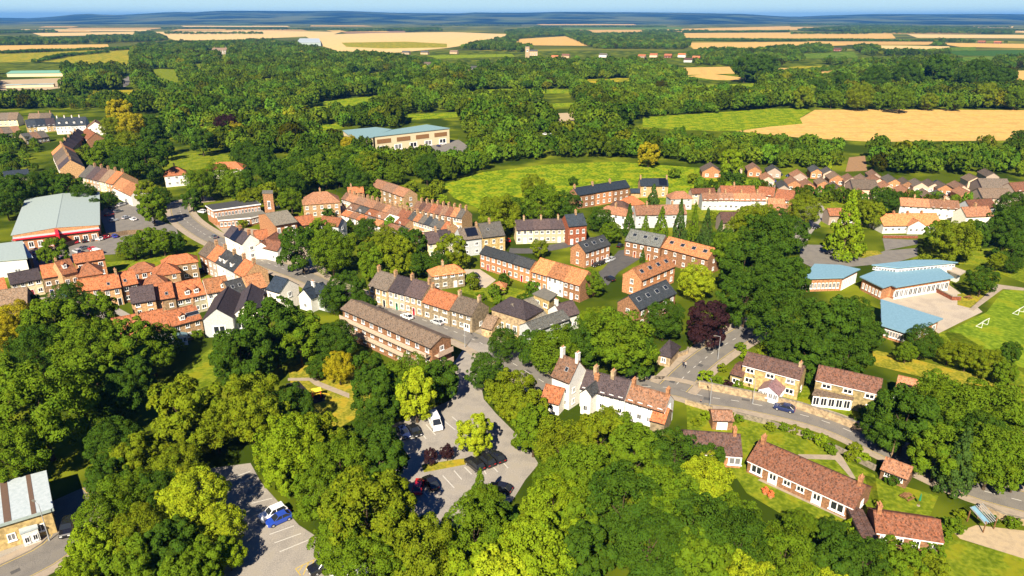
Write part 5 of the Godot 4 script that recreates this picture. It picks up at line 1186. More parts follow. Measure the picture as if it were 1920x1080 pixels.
	house("summer_house", "little summer house with orange pyramid roof in the green gardens", "", -3.83, -195.84, -6.8, 3.72, 4.2, 2.2, 1.4, "hip", "fence_wood", "tile_orange", style[82])
	slab_building("school_wing", "blue metal roofed school wing by the drive", "school", plan([87.6, -195.9, 100.6, -196.9, 109.2, -204.5, 104.6, -208.5, 96.8, -209.5]), 4.2, "brick_orange", "metal_blue", 0.6, Vector2(0, 0), [[0, 10, 0.9, 1.8, 0.7], [1, 8, 0.6, 3, 0.8]], {})
	slab_building("school", "main school building with wide curved blue metal roof", "school", plan([106.1, -198.3, 108.5, -188.9, 112.1, -191.1, 112.6, -189.4, 134.4, -197.4, 135, -206, 127.7, -205.5, 120.4, -204.5, 113.3, -203.6]), 4, "brick_orange", "metal_blue", 0.7, Vector2(0, 0), [[0, 6, 0.9, 1.6, 0.5], [3, 12, 0.3, 2.6, 0.85], [2, 1, 0.9, 1.6, 0.6]], {})
	slab_building("school_hall", "raised blue metal roof of the school hall behind the main roof", "school", plan([112.6, -204.8, 119.4, -201.8, 141.2, -207.3, 136.6, -209.9, 128.9, -209.9]), 5.5, "white_render", "metal_blue", 0.5, Vector2(0.0, 0.03), [[0, 8, 4.2, 0.8, 0.9], [1, 16, 4.2, 0.8, 0.9]], {})
	slab_building("school_block", "blue metal roofed school block beside the paved yard", "school", plan([103.2, -179.7, 113.6, -167.2, 100.5, -158.9, 95.9, -164.1]), 3.6, "brick_orange", "metal_blue", 0.7, Vector2(0.02, -0.05), [[2, 8, 0.8, 1.7, 0.8], [1, 4, 0.8, 1.7, 0.5], [3, 3, 0.8, 1.7, 0.5]], {})
	slab_building("canopy", "pale open canopy at the end of the main school roof", "canopy", plan([137.6, -208.3, 139.5, -202.4, 143.5, -205.8, 142.2, -209.8]), 3, "white_render", "yard", 1.2, Vector2(0, 0), [], {})
	house("estate_house", "gabled house with grey roof in estate below the woods, first from the left", "grey roofed estate houses", 104.4, -362, -97.9, 10.9, 9.7, 3.2, 3, "gable", "brick_orange", "slate_brown", style[83])
	house("estate_house", "gabled house with grey roof in estate below the woods, second from the left", "grey roofed estate houses", 119.7, -367.5, -104.7, 11.4, 5.4, 3.2, 1.7, "gable", "pink_render", "slate_brown", style[83])
	house("estate_house", "gabled house with grey roof in estate below the woods, third from the left", "grey roofed estate houses", 127.8, -364.9, -101.2, 11.5, 6.9, 3.2, 2.2, "gable", "brick_orange", "tile_weathered", style[83])
	house("estate_house", "gabled house with grey roof in estate below the woods, fourth from the left", "grey roofed estate houses", 126.9, -341.8, -101.5, 10.9, 6, 3.2, 1.9, "gable", "pink_render", "tile_weathered", style[83])
	house("estate_house", "gabled house with grey roof in estate below the woods, fifth from the left", "grey roofed estate houses", 136.9, -361.2, -101.2, 9.3, 6.8, 3.2, 2.1, "gable", "pink_render", "slate_grey", style[83])
	house("estate_house", "gabled house with grey roof in estate below the woods, sixth from the left", "grey roofed estate houses", 128.7, -325.1, -103.3, 11.6, 4.7, 3.2, 1.5, "gable", "pink_render", "slate_grey", style[83])
	house("estate_house", "gabled house with grey roof in estate below the woods, seventh from the left", "grey roofed estate houses", 136.3, -332.4, -100.3, 10.6, 6.3, 3.2, 2, "gable", "brick_orange", "tile_weathered", style[83])
	house("estate_house", "gabled house with grey roof in estate below the woods, eighth from the left", "grey roofed estate houses", 145.1, -348.2, -100.1, 9, 7.1, 3.2, 2.2, "gable", "pink_render", "tile_weathered", style[83])
	house("estate_house", "gabled house with grey roof in estate below the woods, ninth from the left", "grey roofed estate houses", 141.4, -327.7, -101.1, 10.2, 5.7, 3.2, 1.8, "gable", "brick_orange", "tile_weathered", style[83])
	house("estate_house", "gabled house with grey roof in estate below the woods, tenth from the left", "grey roofed estate houses", 158.9, -361, -103.4, 11.7, 5.7, 3.2, 1.8, "gable", "brick_orange", "slate_grey", style[83])
	house("estate_house", "gabled house with grey roof in estate below the woods, eleventh from the left", "grey roofed estate houses", 150.3, -331.8, -101.3, 9.5, 5.8, 3.2, 1.8, "gable", "brick_orange", "slate_brown", style[83])
	house("estate_house", "gabled house with grey roof in estate below the woods, twelfth from the left", "grey roofed estate houses", 163.5, -356, -102.2, 9.4, 6.1, 3.2, 1.9, "gable", "pink_render", "slate_grey", style[83])
	house("estate_house", "gabled house with grey roof in estate below the woods, thirteenth from the left", "grey roofed estate houses", 161.7, -343.5, -100, 9.4, 7, 3.2, 2.2, "gable", "brick_orange", "slate_brown", style[83])
	house("estate_house", "gabled house with grey roof in estate below the woods, fourteenth from the left", "grey roofed estate houses", 151.6, -319.9, -100, 11.9, 6, 3.2, 1.9, "gable", "brick_orange", "slate_brown", style[83])
	house("estate_house", "gabled house with grey roof in estate below the woods, fifteenth from the left", "grey roofed estate houses", 166.7, -338.8, -100.7, 9.6, 6.3, 3.2, 2, "gable", "pink_render", "tile_weathered", style[83])
	house("estate_house", "gabled house with grey roof in estate below the woods, sixteenth from the left", "grey roofed estate houses", 159.1, -314.7, -100.8, 11.9, 5.4, 3.2, 1.7, "gable", "brick_orange", "tile_weathered", style[83])
	house("estate_house", "gabled house with grey roof in estate below the woods, seventeenth from the left", "grey roofed estate houses", 173.1, -338.6, -102.8, 11.6, 5.3, 3.2, 1.7, "gable", "pink_render", "slate_brown", style[83])
	house("estate_house", "gabled house with grey roof in estate below the woods, eighteenth from the left", "grey roofed estate houses", 184, -349.9, -103.3, 9.9, 5.4, 3.2, 1.7, "gable", "pink_render", "tile_weathered", style[83])
	house("estate_house", "gabled house with grey roof in estate below the woods, nineteenth from the left", "grey roofed estate houses", 178.3, -335.8, -99.9, 10.6, 6.7, 3.2, 2.1, "gable", "pink_render", "tile_weathered", style[83])
	house("estate_house", "gabled house with grey roof in estate below the woods, twentieth from the left", "grey roofed estate houses", 177.3, -324.1, -101.3, 9.5, 5.6, 3.2, 1.7, "gable", "pink_render", "tile_weathered", style[83])
	house("estate_house", "gabled house with grey roof in estate below the woods, twenty-first from the left", "grey roofed estate houses", 186.2, -336.5, -100.7, 11.9, 6.2, 3.2, 1.9, "gable", "brick_orange", "slate_grey", style[83])
	house("estate_house", "gabled house with grey roof in estate below the woods, twenty-second from the left", "grey roofed estate houses", 190.6, -332, -102.7, 9.9, 5.1, 3.2, 1.6, "gable", "brick_orange", "slate_brown", style[83])
	house("estate_house", "gabled house with grey roof in estate below the woods, twenty-third from the left", "grey roofed estate houses", 180.6, -314, -99.3, 10.2, 6.3, 3.2, 2, "gable", "brick_orange", "tile_weathered", style[83])
	house("estate_house", "gabled house with grey roof in estate below the woods, twenty-fourth from the left", "grey roofed estate houses", 194.2, -327.5, -99.7, 9.8, 6.5, 3.2, 2, "gable", "pink_render", "slate_brown", style[83])
	house("estate_house", "gabled house with grey roof in estate below the woods, twenty-fifth from the left", "grey roofed estate houses", 187, -307.7, -100.8, 9.9, 5.3, 3.2, 1.6, "gable", "brick_orange", "slate_brown", style[83])
	house("estate_house", "gabled house with grey roof in estate below the woods, twenty-sixth from the left", "grey roofed estate houses", 200.9, -328, -102.7, 10.8, 5, 3.2, 1.6, "gable", "pink_render", "slate_brown", style[83])
	house("estate_house", "gabled house with grey roof in estate below the woods, twenty-seventh from the left", "grey roofed estate houses", 203, -322.9, -99.6, 9.2, 6.4, 3.2, 2, "gable", "brick_orange", "slate_brown", style[83])
	house("estate_house", "gabled house with grey roof in estate below the woods, twenty-eighth from the left", "grey roofed estate houses", 192, -304.6, -100.7, 11.5, 5.2, 3.2, 1.6, "gable", "pink_render", "slate_grey", style[83])
	house("estate_house", "gabled house with grey roof in estate below the woods, twenty-ninth from the left", "grey roofed estate houses", 211, -322.7, -100.5, 11.1, 5.9, 3.2, 1.8, "gable", "pink_render", "tile_weathered", style[83])
	house("estate_house", "gabled house with grey roof in estate below the woods, thirtieth from the left", "grey roofed estate houses", 205.7, -310, -99.3, 10.4, 6.2, 3.2, 1.9, "gable", "brick_orange", "tile_weathered", style[83])
	house("estate_house", "gabled house with grey roof in estate below the woods, thirty-first from the left", "grey roofed estate houses", 227.3, -338.6, -100.2, 9.2, 6.7, 3.2, 2.1, "gable", "pink_render", "slate_brown", style[83])
	house("estate_house", "gabled house with grey roof in estate below the woods, thirty-second from the left", "grey roofed estate houses", 243.1, -350.8, -102.5, 11.8, 5.8, 3.2, 1.8, "gable", "pink_render", "slate_brown", style[83])
	house("house", "wide grey roofed house on the upper estate slope behind two others", "", 162.74, -317.65, -5.4, 11.28, 10.6, 4.6, 3.1, "gable", "pink_render", "slate_brown", {"f": [4, 1]})
	house("house", "long grey roofed house at the estate edge, upper of two", "", 223.45, -318.93, -4.8, 12.84, 10.6, 4.8, 3.1, "gable", "pink_render", "slate_brown", {"f": [5, 2]})
	house("house", "long grey roofed house at the estate edge, lower of two", "", 211.39, -299.73, -4.3, 12.61, 10.5, 4.8, 3, "gable", "pink_render", "slate_brown", {"f": [5, 2]})
	house("house", "red roofed house at the edge beside the long grey roofed pair", "", 232.07, -313.41, 15.7, 11.55, 7.8, 4.5, 3, "gable", "pink_render", "tile_rust", {"f": [2, 2]})
	house("house", "white house with orange hipped roof above the bungalow row, first of two", "white orange pair", 168.36, -283.99, -15.8, 11.07, 7, 4.8, 2.4, "gable", "white_render", "tile_pink", style[84])
	house("house", "white house with orange hipped roof above the bungalow row, second of two", "white orange pair", 179.01, -280.97, -15.8, 11.07, 7, 4.86, 2.4, "gable", "white_render", "tile_pink", style[84])
	house("bungalow", "long orange roofed white bungalow facing the school drive", "", 154.48, -262.87, 3.6, 23.29, 9.4, 3.2, 3.2, "gable", "white_render", "tile_orange", style[85])
	house("bungalow_gable", "small orange cross gable on the front of the long white bungalow", "", 155.7, -258.7, -90, 4, 6.6, 3.2, 2, "gable", "white_render", "tile_orange", style[86])
	house("house", "red roofed house behind the right-hand estate trees", "", 194.21, -282.22, 11.9, 12.49, 6.6, 4.6, 2.6, "gable", "white_render", "tile_rust", {"f": [3, 1]})
	house("house", "orange roofed house with chimney beside the dark estate trees", "", 184.82, -269.72, 7.8, 11.66, 7.1, 4.6, 2.8, "gable", "white_render", "tile_pink", style[87])
	house("house", "small orange roofed house beneath the tall green estate tree", "", 132.5, -272.32, 4.2, 10.87, 5.5, 4, 2.1, "gable", "pink_render", "tile_red", {"f": [3, 1]})
	house("house", "red roofed house at the left edge of the view in the left row", "", -150.82, -190.5, 39, 2.7, 6.2, 4, 2.4, "gable", "brick_buff", "tile_red", {})
	house("house", "white terraced house with slate roof in the far row, first of four", "far white row", -323.68, -506.93, 16, 4.74, 11.5, 6, 4.8, "gable", "white_render", "slate_blue", style[88])
	house("house", "white terraced house with slate roof in the far row, second of four", "far white row", -319.12, -508.24, 16, 4.74, 11.5, 6.06, 4.8, "gable", "white_render", "slate_blue", style[88])
	house("house", "white terraced house with slate roof in the far row, third of four", "far white row", -314.57, -509.55, 16, 4.74, 11.5, 6, 4.8, "gable", "white_render", "slate_blue", style[88])
	house("house", "white terraced house with slate roof in the far row, fourth of four", "far white row", -310.01, -510.86, 16, 4.74, 11.5, 6.06, 4.8, "gable", "white_render", "slate_blue", style[88])
	house("house", "white cottage with blue slate roof below the far row, first of three", "far slate cottages", -349.39, -512.16, 36, 6.01, 11, 4.5, 4.3, "gable", "stone_yellow", "slate_blue", style[89])
	house("house", "white cottage with blue slate roof below the far row, second of three", "far slate cottages", -344.53, -515.69, 36, 6.01, 11, 4.56, 4.3, "gable", "white_render", "slate_blue", style[89])
	house("house", "white cottage with blue slate roof below the far row, third of three", "far slate cottages", -339.67, -519.21, 36, 6.01, 11, 4.5, 4.3, "gable", "stone_beige", "slate_purple", style[89])
	house("house", "pale double gabled house beside the yellow trees", "", -296.7, -502.7, -62.1, 14, 10.8, 5.5, 3.7, "gable", "white_render", "tile_weathered", style[90])
	house("house", "brown roofed cottage behind the slate cottages, first of two", "far brown cottages", -373.89, -555.71, 10.9, 8.13, 8.1, 4.5, 3.2, "gable", "white_render", "slate_brown", style[91])
	house("house", "brown roofed cottage behind the slate cottages, second of two", "far brown cottages", -365.91, -557.24, 10.9, 8.13, 8.1, 4.56, 3.2, "gable", "white_render", "slate_brown", style[91])
	house("house", "brown roofed cottage at the far left edge, first of two", "left edge cottages", -389.87, -544.57, 12.7, 6.7, 11.4, 5, 4.5, "gable", "cream_render", "slate_brown", style[89])
	house("house", "brown roofed cottage at the far left edge, second of two", "left edge cottages", -383.34, -546.04, 12.7, 6.7, 11.4, 5.06, 4.5, "gable", "cream_render", "slate_brown", style[89])
	house("house", "low brown roofed house at the left edge by the gardens, first of three", "left edge low houses", -354.28, -483.8, 50.7, 5.09, 9, 3.4, 3.5, "gable", "cream_render", "tile_weathered", style[92])
	house("house", "low brown roofed house at the left edge by the gardens, second of three", "left edge low houses", -351.05, -487.74, 50.7, 5.09, 9, 3.46, 3.5, "gable", "pink_render", "slate_brown", style[92])
	house("house", "low brown roofed house at the left edge by the gardens, third of three", "left edge low houses", -347.82, -491.68, 50.7, 5.09, 9, 3.4, 3.5, "gable", "cream_render", "tile_pink", style[92])
	house("house", "grey roofed low house among the left gardens, first of three", "left garden houses", -320.32, -461.24, 61, 4.96, 9, 3.4, 3.5, "gable", "stone_beige", "slate_grey", style[92])
	house("house", "grey roofed low house among the left gardens, second of three", "left garden houses", -317.91, -465.58, 61, 4.96, 9, 3.46, 3.5, "gable", "cream_render", "tile_weathered", style[92])
	house("house", "grey roofed low house among the left gardens, third of three", "left garden houses", -315.5, -469.92, 61, 4.96, 9, 3.4, 3.5, "gable", "stone_beige", "slate_grey", style[92])
	house("house", "orange fronted house at the right end of the far white row", "", -276.87, -461.83, -51.5, 30.51, 9, 5, 3.5, "gable", "brick_orange", "tile_red", {"f": [2, 2]})
	house("house", "small white house in trees beside the golden churchyard tree", "", -252.7, -541.98, 23, 7.43, 8, 4, 3.1, "gable", "white_render", "slate_grey", {"f": [2, 1]})
	house("house", "house in the rising left terrace, first from its top", "rising terrace", -286.74, -463.04, -67.3, 13.28, 9, 5.2, 3.5, "gable", "brick_orange", "slate_purple", style[93])
	house("house", "house in the rising left terrace, second from its top", "rising terrace", -281.61, -450.79, -67.3, 13.28, 9, 5.26, 3.5, "gable", "brick_buff", "slate_purple", style[93])
	house("house", "house in the rising left terrace, third from its top", "rising terrace", -276.48, -438.54, -67.3, 13.28, 9, 5.2, 3.5, "gable", "brick_orange", "slate_purple", style[93])
	house("house", "house in the rising left terrace, fourth from its top", "rising terrace", -271.35, -426.29, -67.3, 13.28, 9, 5.26, 3.5, "gable", "brick_buff", "slate_purple", style[93])
	house("house", "house in the rising left terrace, fifth from its top", "rising terrace", -266.22, -414.04, -67.3, 13.28, 9, 5.2, 3.5, "gable", "brick_orange", "slate_purple", style[93])
	house("house", "house in the lower left terrace, first from its top", "lower left terrace", -258.62, -400.92, -55, 12.15, 11, 5.2, 4.3, "gable", "brick_buff", "tile_orange", style[93])
	house("house", "house in the lower left terrace, second from its top", "lower left terrace", -251.65, -390.97, -55, 12.15, 11, 5.26, 4.3, "gable", "stone_beige", "slate_brown", style[93])
	house("house", "house in the lower left terrace, third from its top", "lower left terrace", -244.68, -381.02, -55, 12.15, 11, 5.2, 4.3, "gable", "brick_buff", "slate_brown", style[93])
	house("house", "house in the lower left terrace, fourth from its top", "lower left terrace", -237.7, -371.07, -55, 12.15, 11, 5.26, 4.3, "gable", "stone_beige", "slate_brown", style[93])
	house("house", "house in the lower left terrace, fifth from its top", "lower left terrace", -230.73, -361.12, -55, 12.15, 11, 5.2, 4.3, "gable", "brick_buff", "slate_purple", style[93])
	house("shed", "long low blue grey roofed shed at the left by the dark trees", "", -254.89, -353.45, 36.9, 10.65, 9.2, 3, 1.7, "gable", "cream_render", "slate_blue", style[3])
	house("house", "house in the lane terrace above the store, first from the left", "lane terrace above store", -207.07, -340.78, -33.8, 6.3, 11.8, 5.2, 4.3, "gable", "cream_render", "slate_grey", style[94])
	house("house", "house in the lane terrace above the store, second from the left", "lane terrace above store", -201.84, -337.27, -33.8, 6.3, 11.8, 5.26, 4.3, "gable", "brick_buff", "slate_purple", style[94])
	house("house", "house in the lane terrace above the store, third from the left", "lane terrace above store", -196.6, -333.76, -33.8, 6.3, 11.8, 5.2, 4.3, "gable", "pink_render", "tile_brown", style[94])
	house("house", "house in the lane terrace above the store, fourth from the left", "lane terrace above store", -191.36, -330.25, -33.8, 6.3, 11.8, 5.26, 4.3, "gable", "cream_render", "slate_brown", style[94])
	house("house", "house in the lane terrace above the store, fifth from the left", "lane terrace above store", -186.12, -326.74, -33.8, 6.3, 11.8, 5.2, 4.3, "gable", "brick_buff", "tile_red", style[94])
	house("house", "white cottage with long orange roof by the store car park, first of two", "orange roofed white cottages", -177.53, -315.15, -44.8, 12.41, 9, 4.8, 3.5, "gable", "white_render", "tile_orange", style[89])
	house("house", "white cottage with long orange roof by the store car park, second of two", "orange roofed white cottages", -168.73, -306.4, -44.8, 12.41, 9, 4.86, 3.5, "gable", "white_render", "tile_orange", style[89])
	house("house", "white villa with hipped orange roof below the churchyard lawn", "", -167.69, -342.54, 28, 10.55, 9.7, 5.6, 3.3, "hip", "white_render", "tile_red", style[95])
	house("house", "orange hipped roof house peeping above trees by the churchyard lawn", "", -148.75, -359.75, 8.8, 17.59, 9, 5, 2.8, "hip", "white_render", "tile_red", {"f": [3, 2]})
	house("supermarket", "large low store with pale grey metal roof and red front trim", "", -181.3, -270.3, -60.9, 60, 26.7, 5.4, 0.9, "gable", "brick_orange", "metal_grey", style[96])
	slab_building("store_canopy", "white sloping canopy with red edge along the store front", "canopy", plan([-177.2, -235.4, -153.5, -248.3, -157, -253.7, -180.6, -240.6]), 4.3, "brick_orange", "metal_white", 0.7, Vector2(0, 0), [[0, 1, 0.3, 2.6, 0.3, "orange_paint"], [0, 9, 0.6, 2.2, 0.6]], {"fas": "red_paint"})
	slab_building("store_sign", "red vertical stripe panel across the middle of store canopy", "sign", plan([-163.1, -237.6, -162.2, -238.3, -169.4, -248.5, -170.1, -247.8]), 5.4, "red_paint", "red_paint", 0.05, Vector2(0, 0), [], {})
	slab_building("unit", "white trade unit with grey roof at the left edge beside the store", "unit", plan([-168.5, -206.8, -155.8, -211, -169.7, -229.7, -181, -224.3]), 5.5, "white_render", "metal_grey", 0.3, Vector2(0, 0), [[0, 2, 0.2, 3, 0.3]], {})
	slab_building("covered_way", "narrow pale canopy beside the white trade unit", "canopy", plan([-159.1, -215.9, -157.8, -216.4, -173.2, -234.5, -174, -233.9]), 4, "metal_brown", "metal_white", 0.2, Vector2(0, 0), [], {})
	slab_building("warehouse", "long cream warehouse with teal metal roof, wood panels and dark windows", "warehouse", plan([-85, -429.4, -40.8, -464.4, -58.3, -481.4, -78.1, -457.4]), 9.5, "cream_render", "metal_teal", 0.4, Vector2(0, 0), [[0, 5, 0.3, 3.2, 0.5], [0, 4, 5, 2.6, 0.7, "wood"]], {})
	slab_building("warehouse_wing", "low pitched teal roofed wing of the cream warehouse", "warehouse", plan([-95.3, -422.6, -85.2, -430.5, -79, -463.1, -91.3, -472.5, -110.6, -458.5]), 9, "cream_render", "metal_teal", 0.4, Vector2(0, 0), [[0, 3, 4, 2.6, 0.85]], {})
	slab_building("workshop", "cream workshop with ribbed pale metal roof beside the near road", "workshop", plan([-86.7, -81.3, -73.3, -90.4, -81.1, -100.9, -95.1, -91.9]), 4.6, "stone_yellow", "metal_white", 0.4, Vector2(0, 0.04), [[0, 4, 1.2, 1.4, 0.3]], {"fas": "metal_grey", "strips": [[0.06, 0.12, "metal_brown"], [0.34, 0.4, "metal_brown"], [0.6, 0.66, "metal_brown"], [0.82, 0.86, "metal_brown"]]})
	slab_building("kiosk", "small white plant cabin standing against the cream workshop", "cabin", plan([-76.9, -86.9, -75, -88.4, -75.6, -89.1, -77.8, -88]), 2.6, "white_render", "metal_white", 0.1, Vector2(0, 0), [[0, 2, 0.6, 1.2, 0.6]], {})
	slab_building("far_shed", "big pale grey farm shed in the distant fields", "shed", plan([-624, -2127, -553, -2127, -670, -2558, -737, -2558]), 9, "metal_grey", "metal_white", 0.5, Vector2(0, 0), [], {})
	slab_building("green_shed", "long green roofed shed near the far left fields", "shed", plan([-706, -1010, -633, -1020, -668, -1073, -734, -1062]), 4.5, "cream_render", "metal_green", 0.5, Vector2(0, 0), [], {})
	house("manor", "pale stone manor house among distant trees", "", -656.57, -1648.73, -0, 32.26, 16, 9, 4.6, "gable", "stone_beige", "slate_brown", style[97])
	slab_building("church_tower", "square stone church tower in the far village", "church tower", plan([27, -1503, 36, -1503, 37, -1531, 28, -1531]), 21, "stone_beige", "stone_grey", 0.2, Vector2(0, 0), [[0, 1, 12, 4, 0.4]], {})
	house("church_nave", "stone church nave with low roof beside the far tower", "", 46.3, -1594.12, -0, 18.52, 11, 9, 2.6, "gable", "stone_beige", "slate_grey", style[98])
	house("far_house", "pale cottage among trees of the far village", "distant houses", -142.14, -1224.59, -16, 15.41, 8, 4.5, 3.1, "gable", "white_render", "slate_brown", style[99])
	house("far_house", "white double house among trees in mid distance", "distant houses", -56.42, -1120.65, -15, 13.78, 8, 4.5, 3.1, "gable", "white_render", "slate_grey", style[99])
	house("far_house", "pale cottage in a gap of the middle wood", "distant houses", -114.3, -1012.76, -13.5, 12.57, 8, 4.5, 3.1, "gable", "white_render", "tile_pink", style[99])
	house("far_house", "low white cottage beside the mid distance double house", "distant houses", -60.24, -1042.93, -14, 12.8, 8, 4.5, 3.1, "gable", "white_render", "tile_pink", style[99])
	house("far_house", "white cottage below the far church", "distant houses", 15.43, -1299.7, -17.5, 15.87, 8, 4.5, 3.1, "gable", "white_render", "tile_red", style[99])
	house("far_house", "pink cottage beside the far church", "distant houses", 85.5, -1440.6, -22.2, 15.51, 8, 4.5, 3.1, "gable", "pink_render", "tile_red", style[99])
	house("far_house", "stone cottage in trees left of far church", "distant houses", -25.16, -1196.87, -16.1, 14.67, 8, 4.5, 3.1, "gable", "stone_beige", "tile_brown", style[99])
	house("far_house", "red cottage at the village edge", "distant houses", 263.74, -1480.63, -23.8, 15.33, 8, 4.5, 3.1, "gable", "pink_render", "tile_red", style[99])
	house("far_house", "gabled red cottage beside village edge field", "distant houses", 295.56, -1522.93, -24.6, 15.71, 8, 4.5, 3.1, "gable", "pink_render", "tile_red", style[99])
	house("far_house", "brick red house in the far right village", "distant houses", 321.01, -1501.48, -24.4, 15.36, 8, 4.5, 3.1, "gable", "brick_red", "tile_red", style[99])
	house("far_house", "white house in the far right village", "distant houses", 354.37, -1522.92, -24.9, 15.48, 8, 4.5, 3.1, "gable", "white_render", "tile_red", style[99])
	house("far_house", "brick house beside the far right village wood", "distant houses", 359.1, -1421.32, -23.5, 14.29, 8, 4.5, 3.1, "gable", "brick_red", "tile_red", style[99])
	house("far_house", "pale house below the far right village", "distant houses", 326.23, -1349.23, -19.5, 15.42, 8, 4.5, 3.1, "gable", "white_render", "tile_brown", style[99])
	house("far_house", "pale barn conversion in the village middle", "distant houses", 190.15, -1522.95, -23.9, 16.11, 8, 4.5, 3.1, "gable", "white_render", "slate_grey", style[99])
	house("far_house", "stone cottage beside the village yew", "distant houses", 110.93, -1501.51, -23.1, 16.16, 8, 4.5, 3.1, "gable", "stone_beige", "tile_brown", style[99])
	house("far_house", "grey farm house at the wheat edge", "distant houses", -195.28, -1639.97, -23.2, 19.15, 8, 4.5, 3.1, "gable", "stone_beige", "slate_grey", style[99])
	house("far_house", "grey farm barn at the wheat edge", "distant houses", -237.04, -1639.98, -23, 19.32, 8, 4.5, 3.1, "gable", "stone_beige", "slate_grey", style[99])
	house("far_house", "brown farm barn beside the church wood", "distant houses", -131.64, -1665.51, -23.9, 19.22, 8, 4.5, 3.1, "gable", "stone_beige", "slate_brown", style[99])
	house("far_house", "red farm house in the far right fields", "distant houses", 1507.65, -2360.58, -47.6, 21, 8, 4.5, 3.1, "gable", "brick_red", "tile_red", style[99])
	house("far_house", "long red barn in the far right fields", "distant houses", 1525.93, -2309.98, -47.2, 20.24, 8, 4.5, 3.1, "gable", "brick_red", "tile_red", style[99])
	house("far_house", "low brown farm range among right-hand fields", "distant houses", 802.4, -1805.76, -32.4, 17.03, 8, 4.5, 3.1, "gable", "brick_red", "tile_brown", style[99])
	house("works_cabin", "pale works cabin in the far left yard, first of three", "works cabins", -590.46, -853.93, 16.2, 16.67, 6, 3, 0.5, "gable", "cream_render", "metal_grey", style[100])
	house("works_cabin", "pale works cabin in the far left yard, second of three", "works cabins", -574.45, -858.58, 16.2, 16.67, 6, 3.06, 0.5, "gable", "cream_render", "metal_grey", style[100])
	house("works_cabin", "pale works cabin in the far left yard, third of three", "works cabins", -558.44, -863.22, 16.2, 16.67, 6, 3, 0.5, "gable", "cream_render", "metal_grey", style[100])

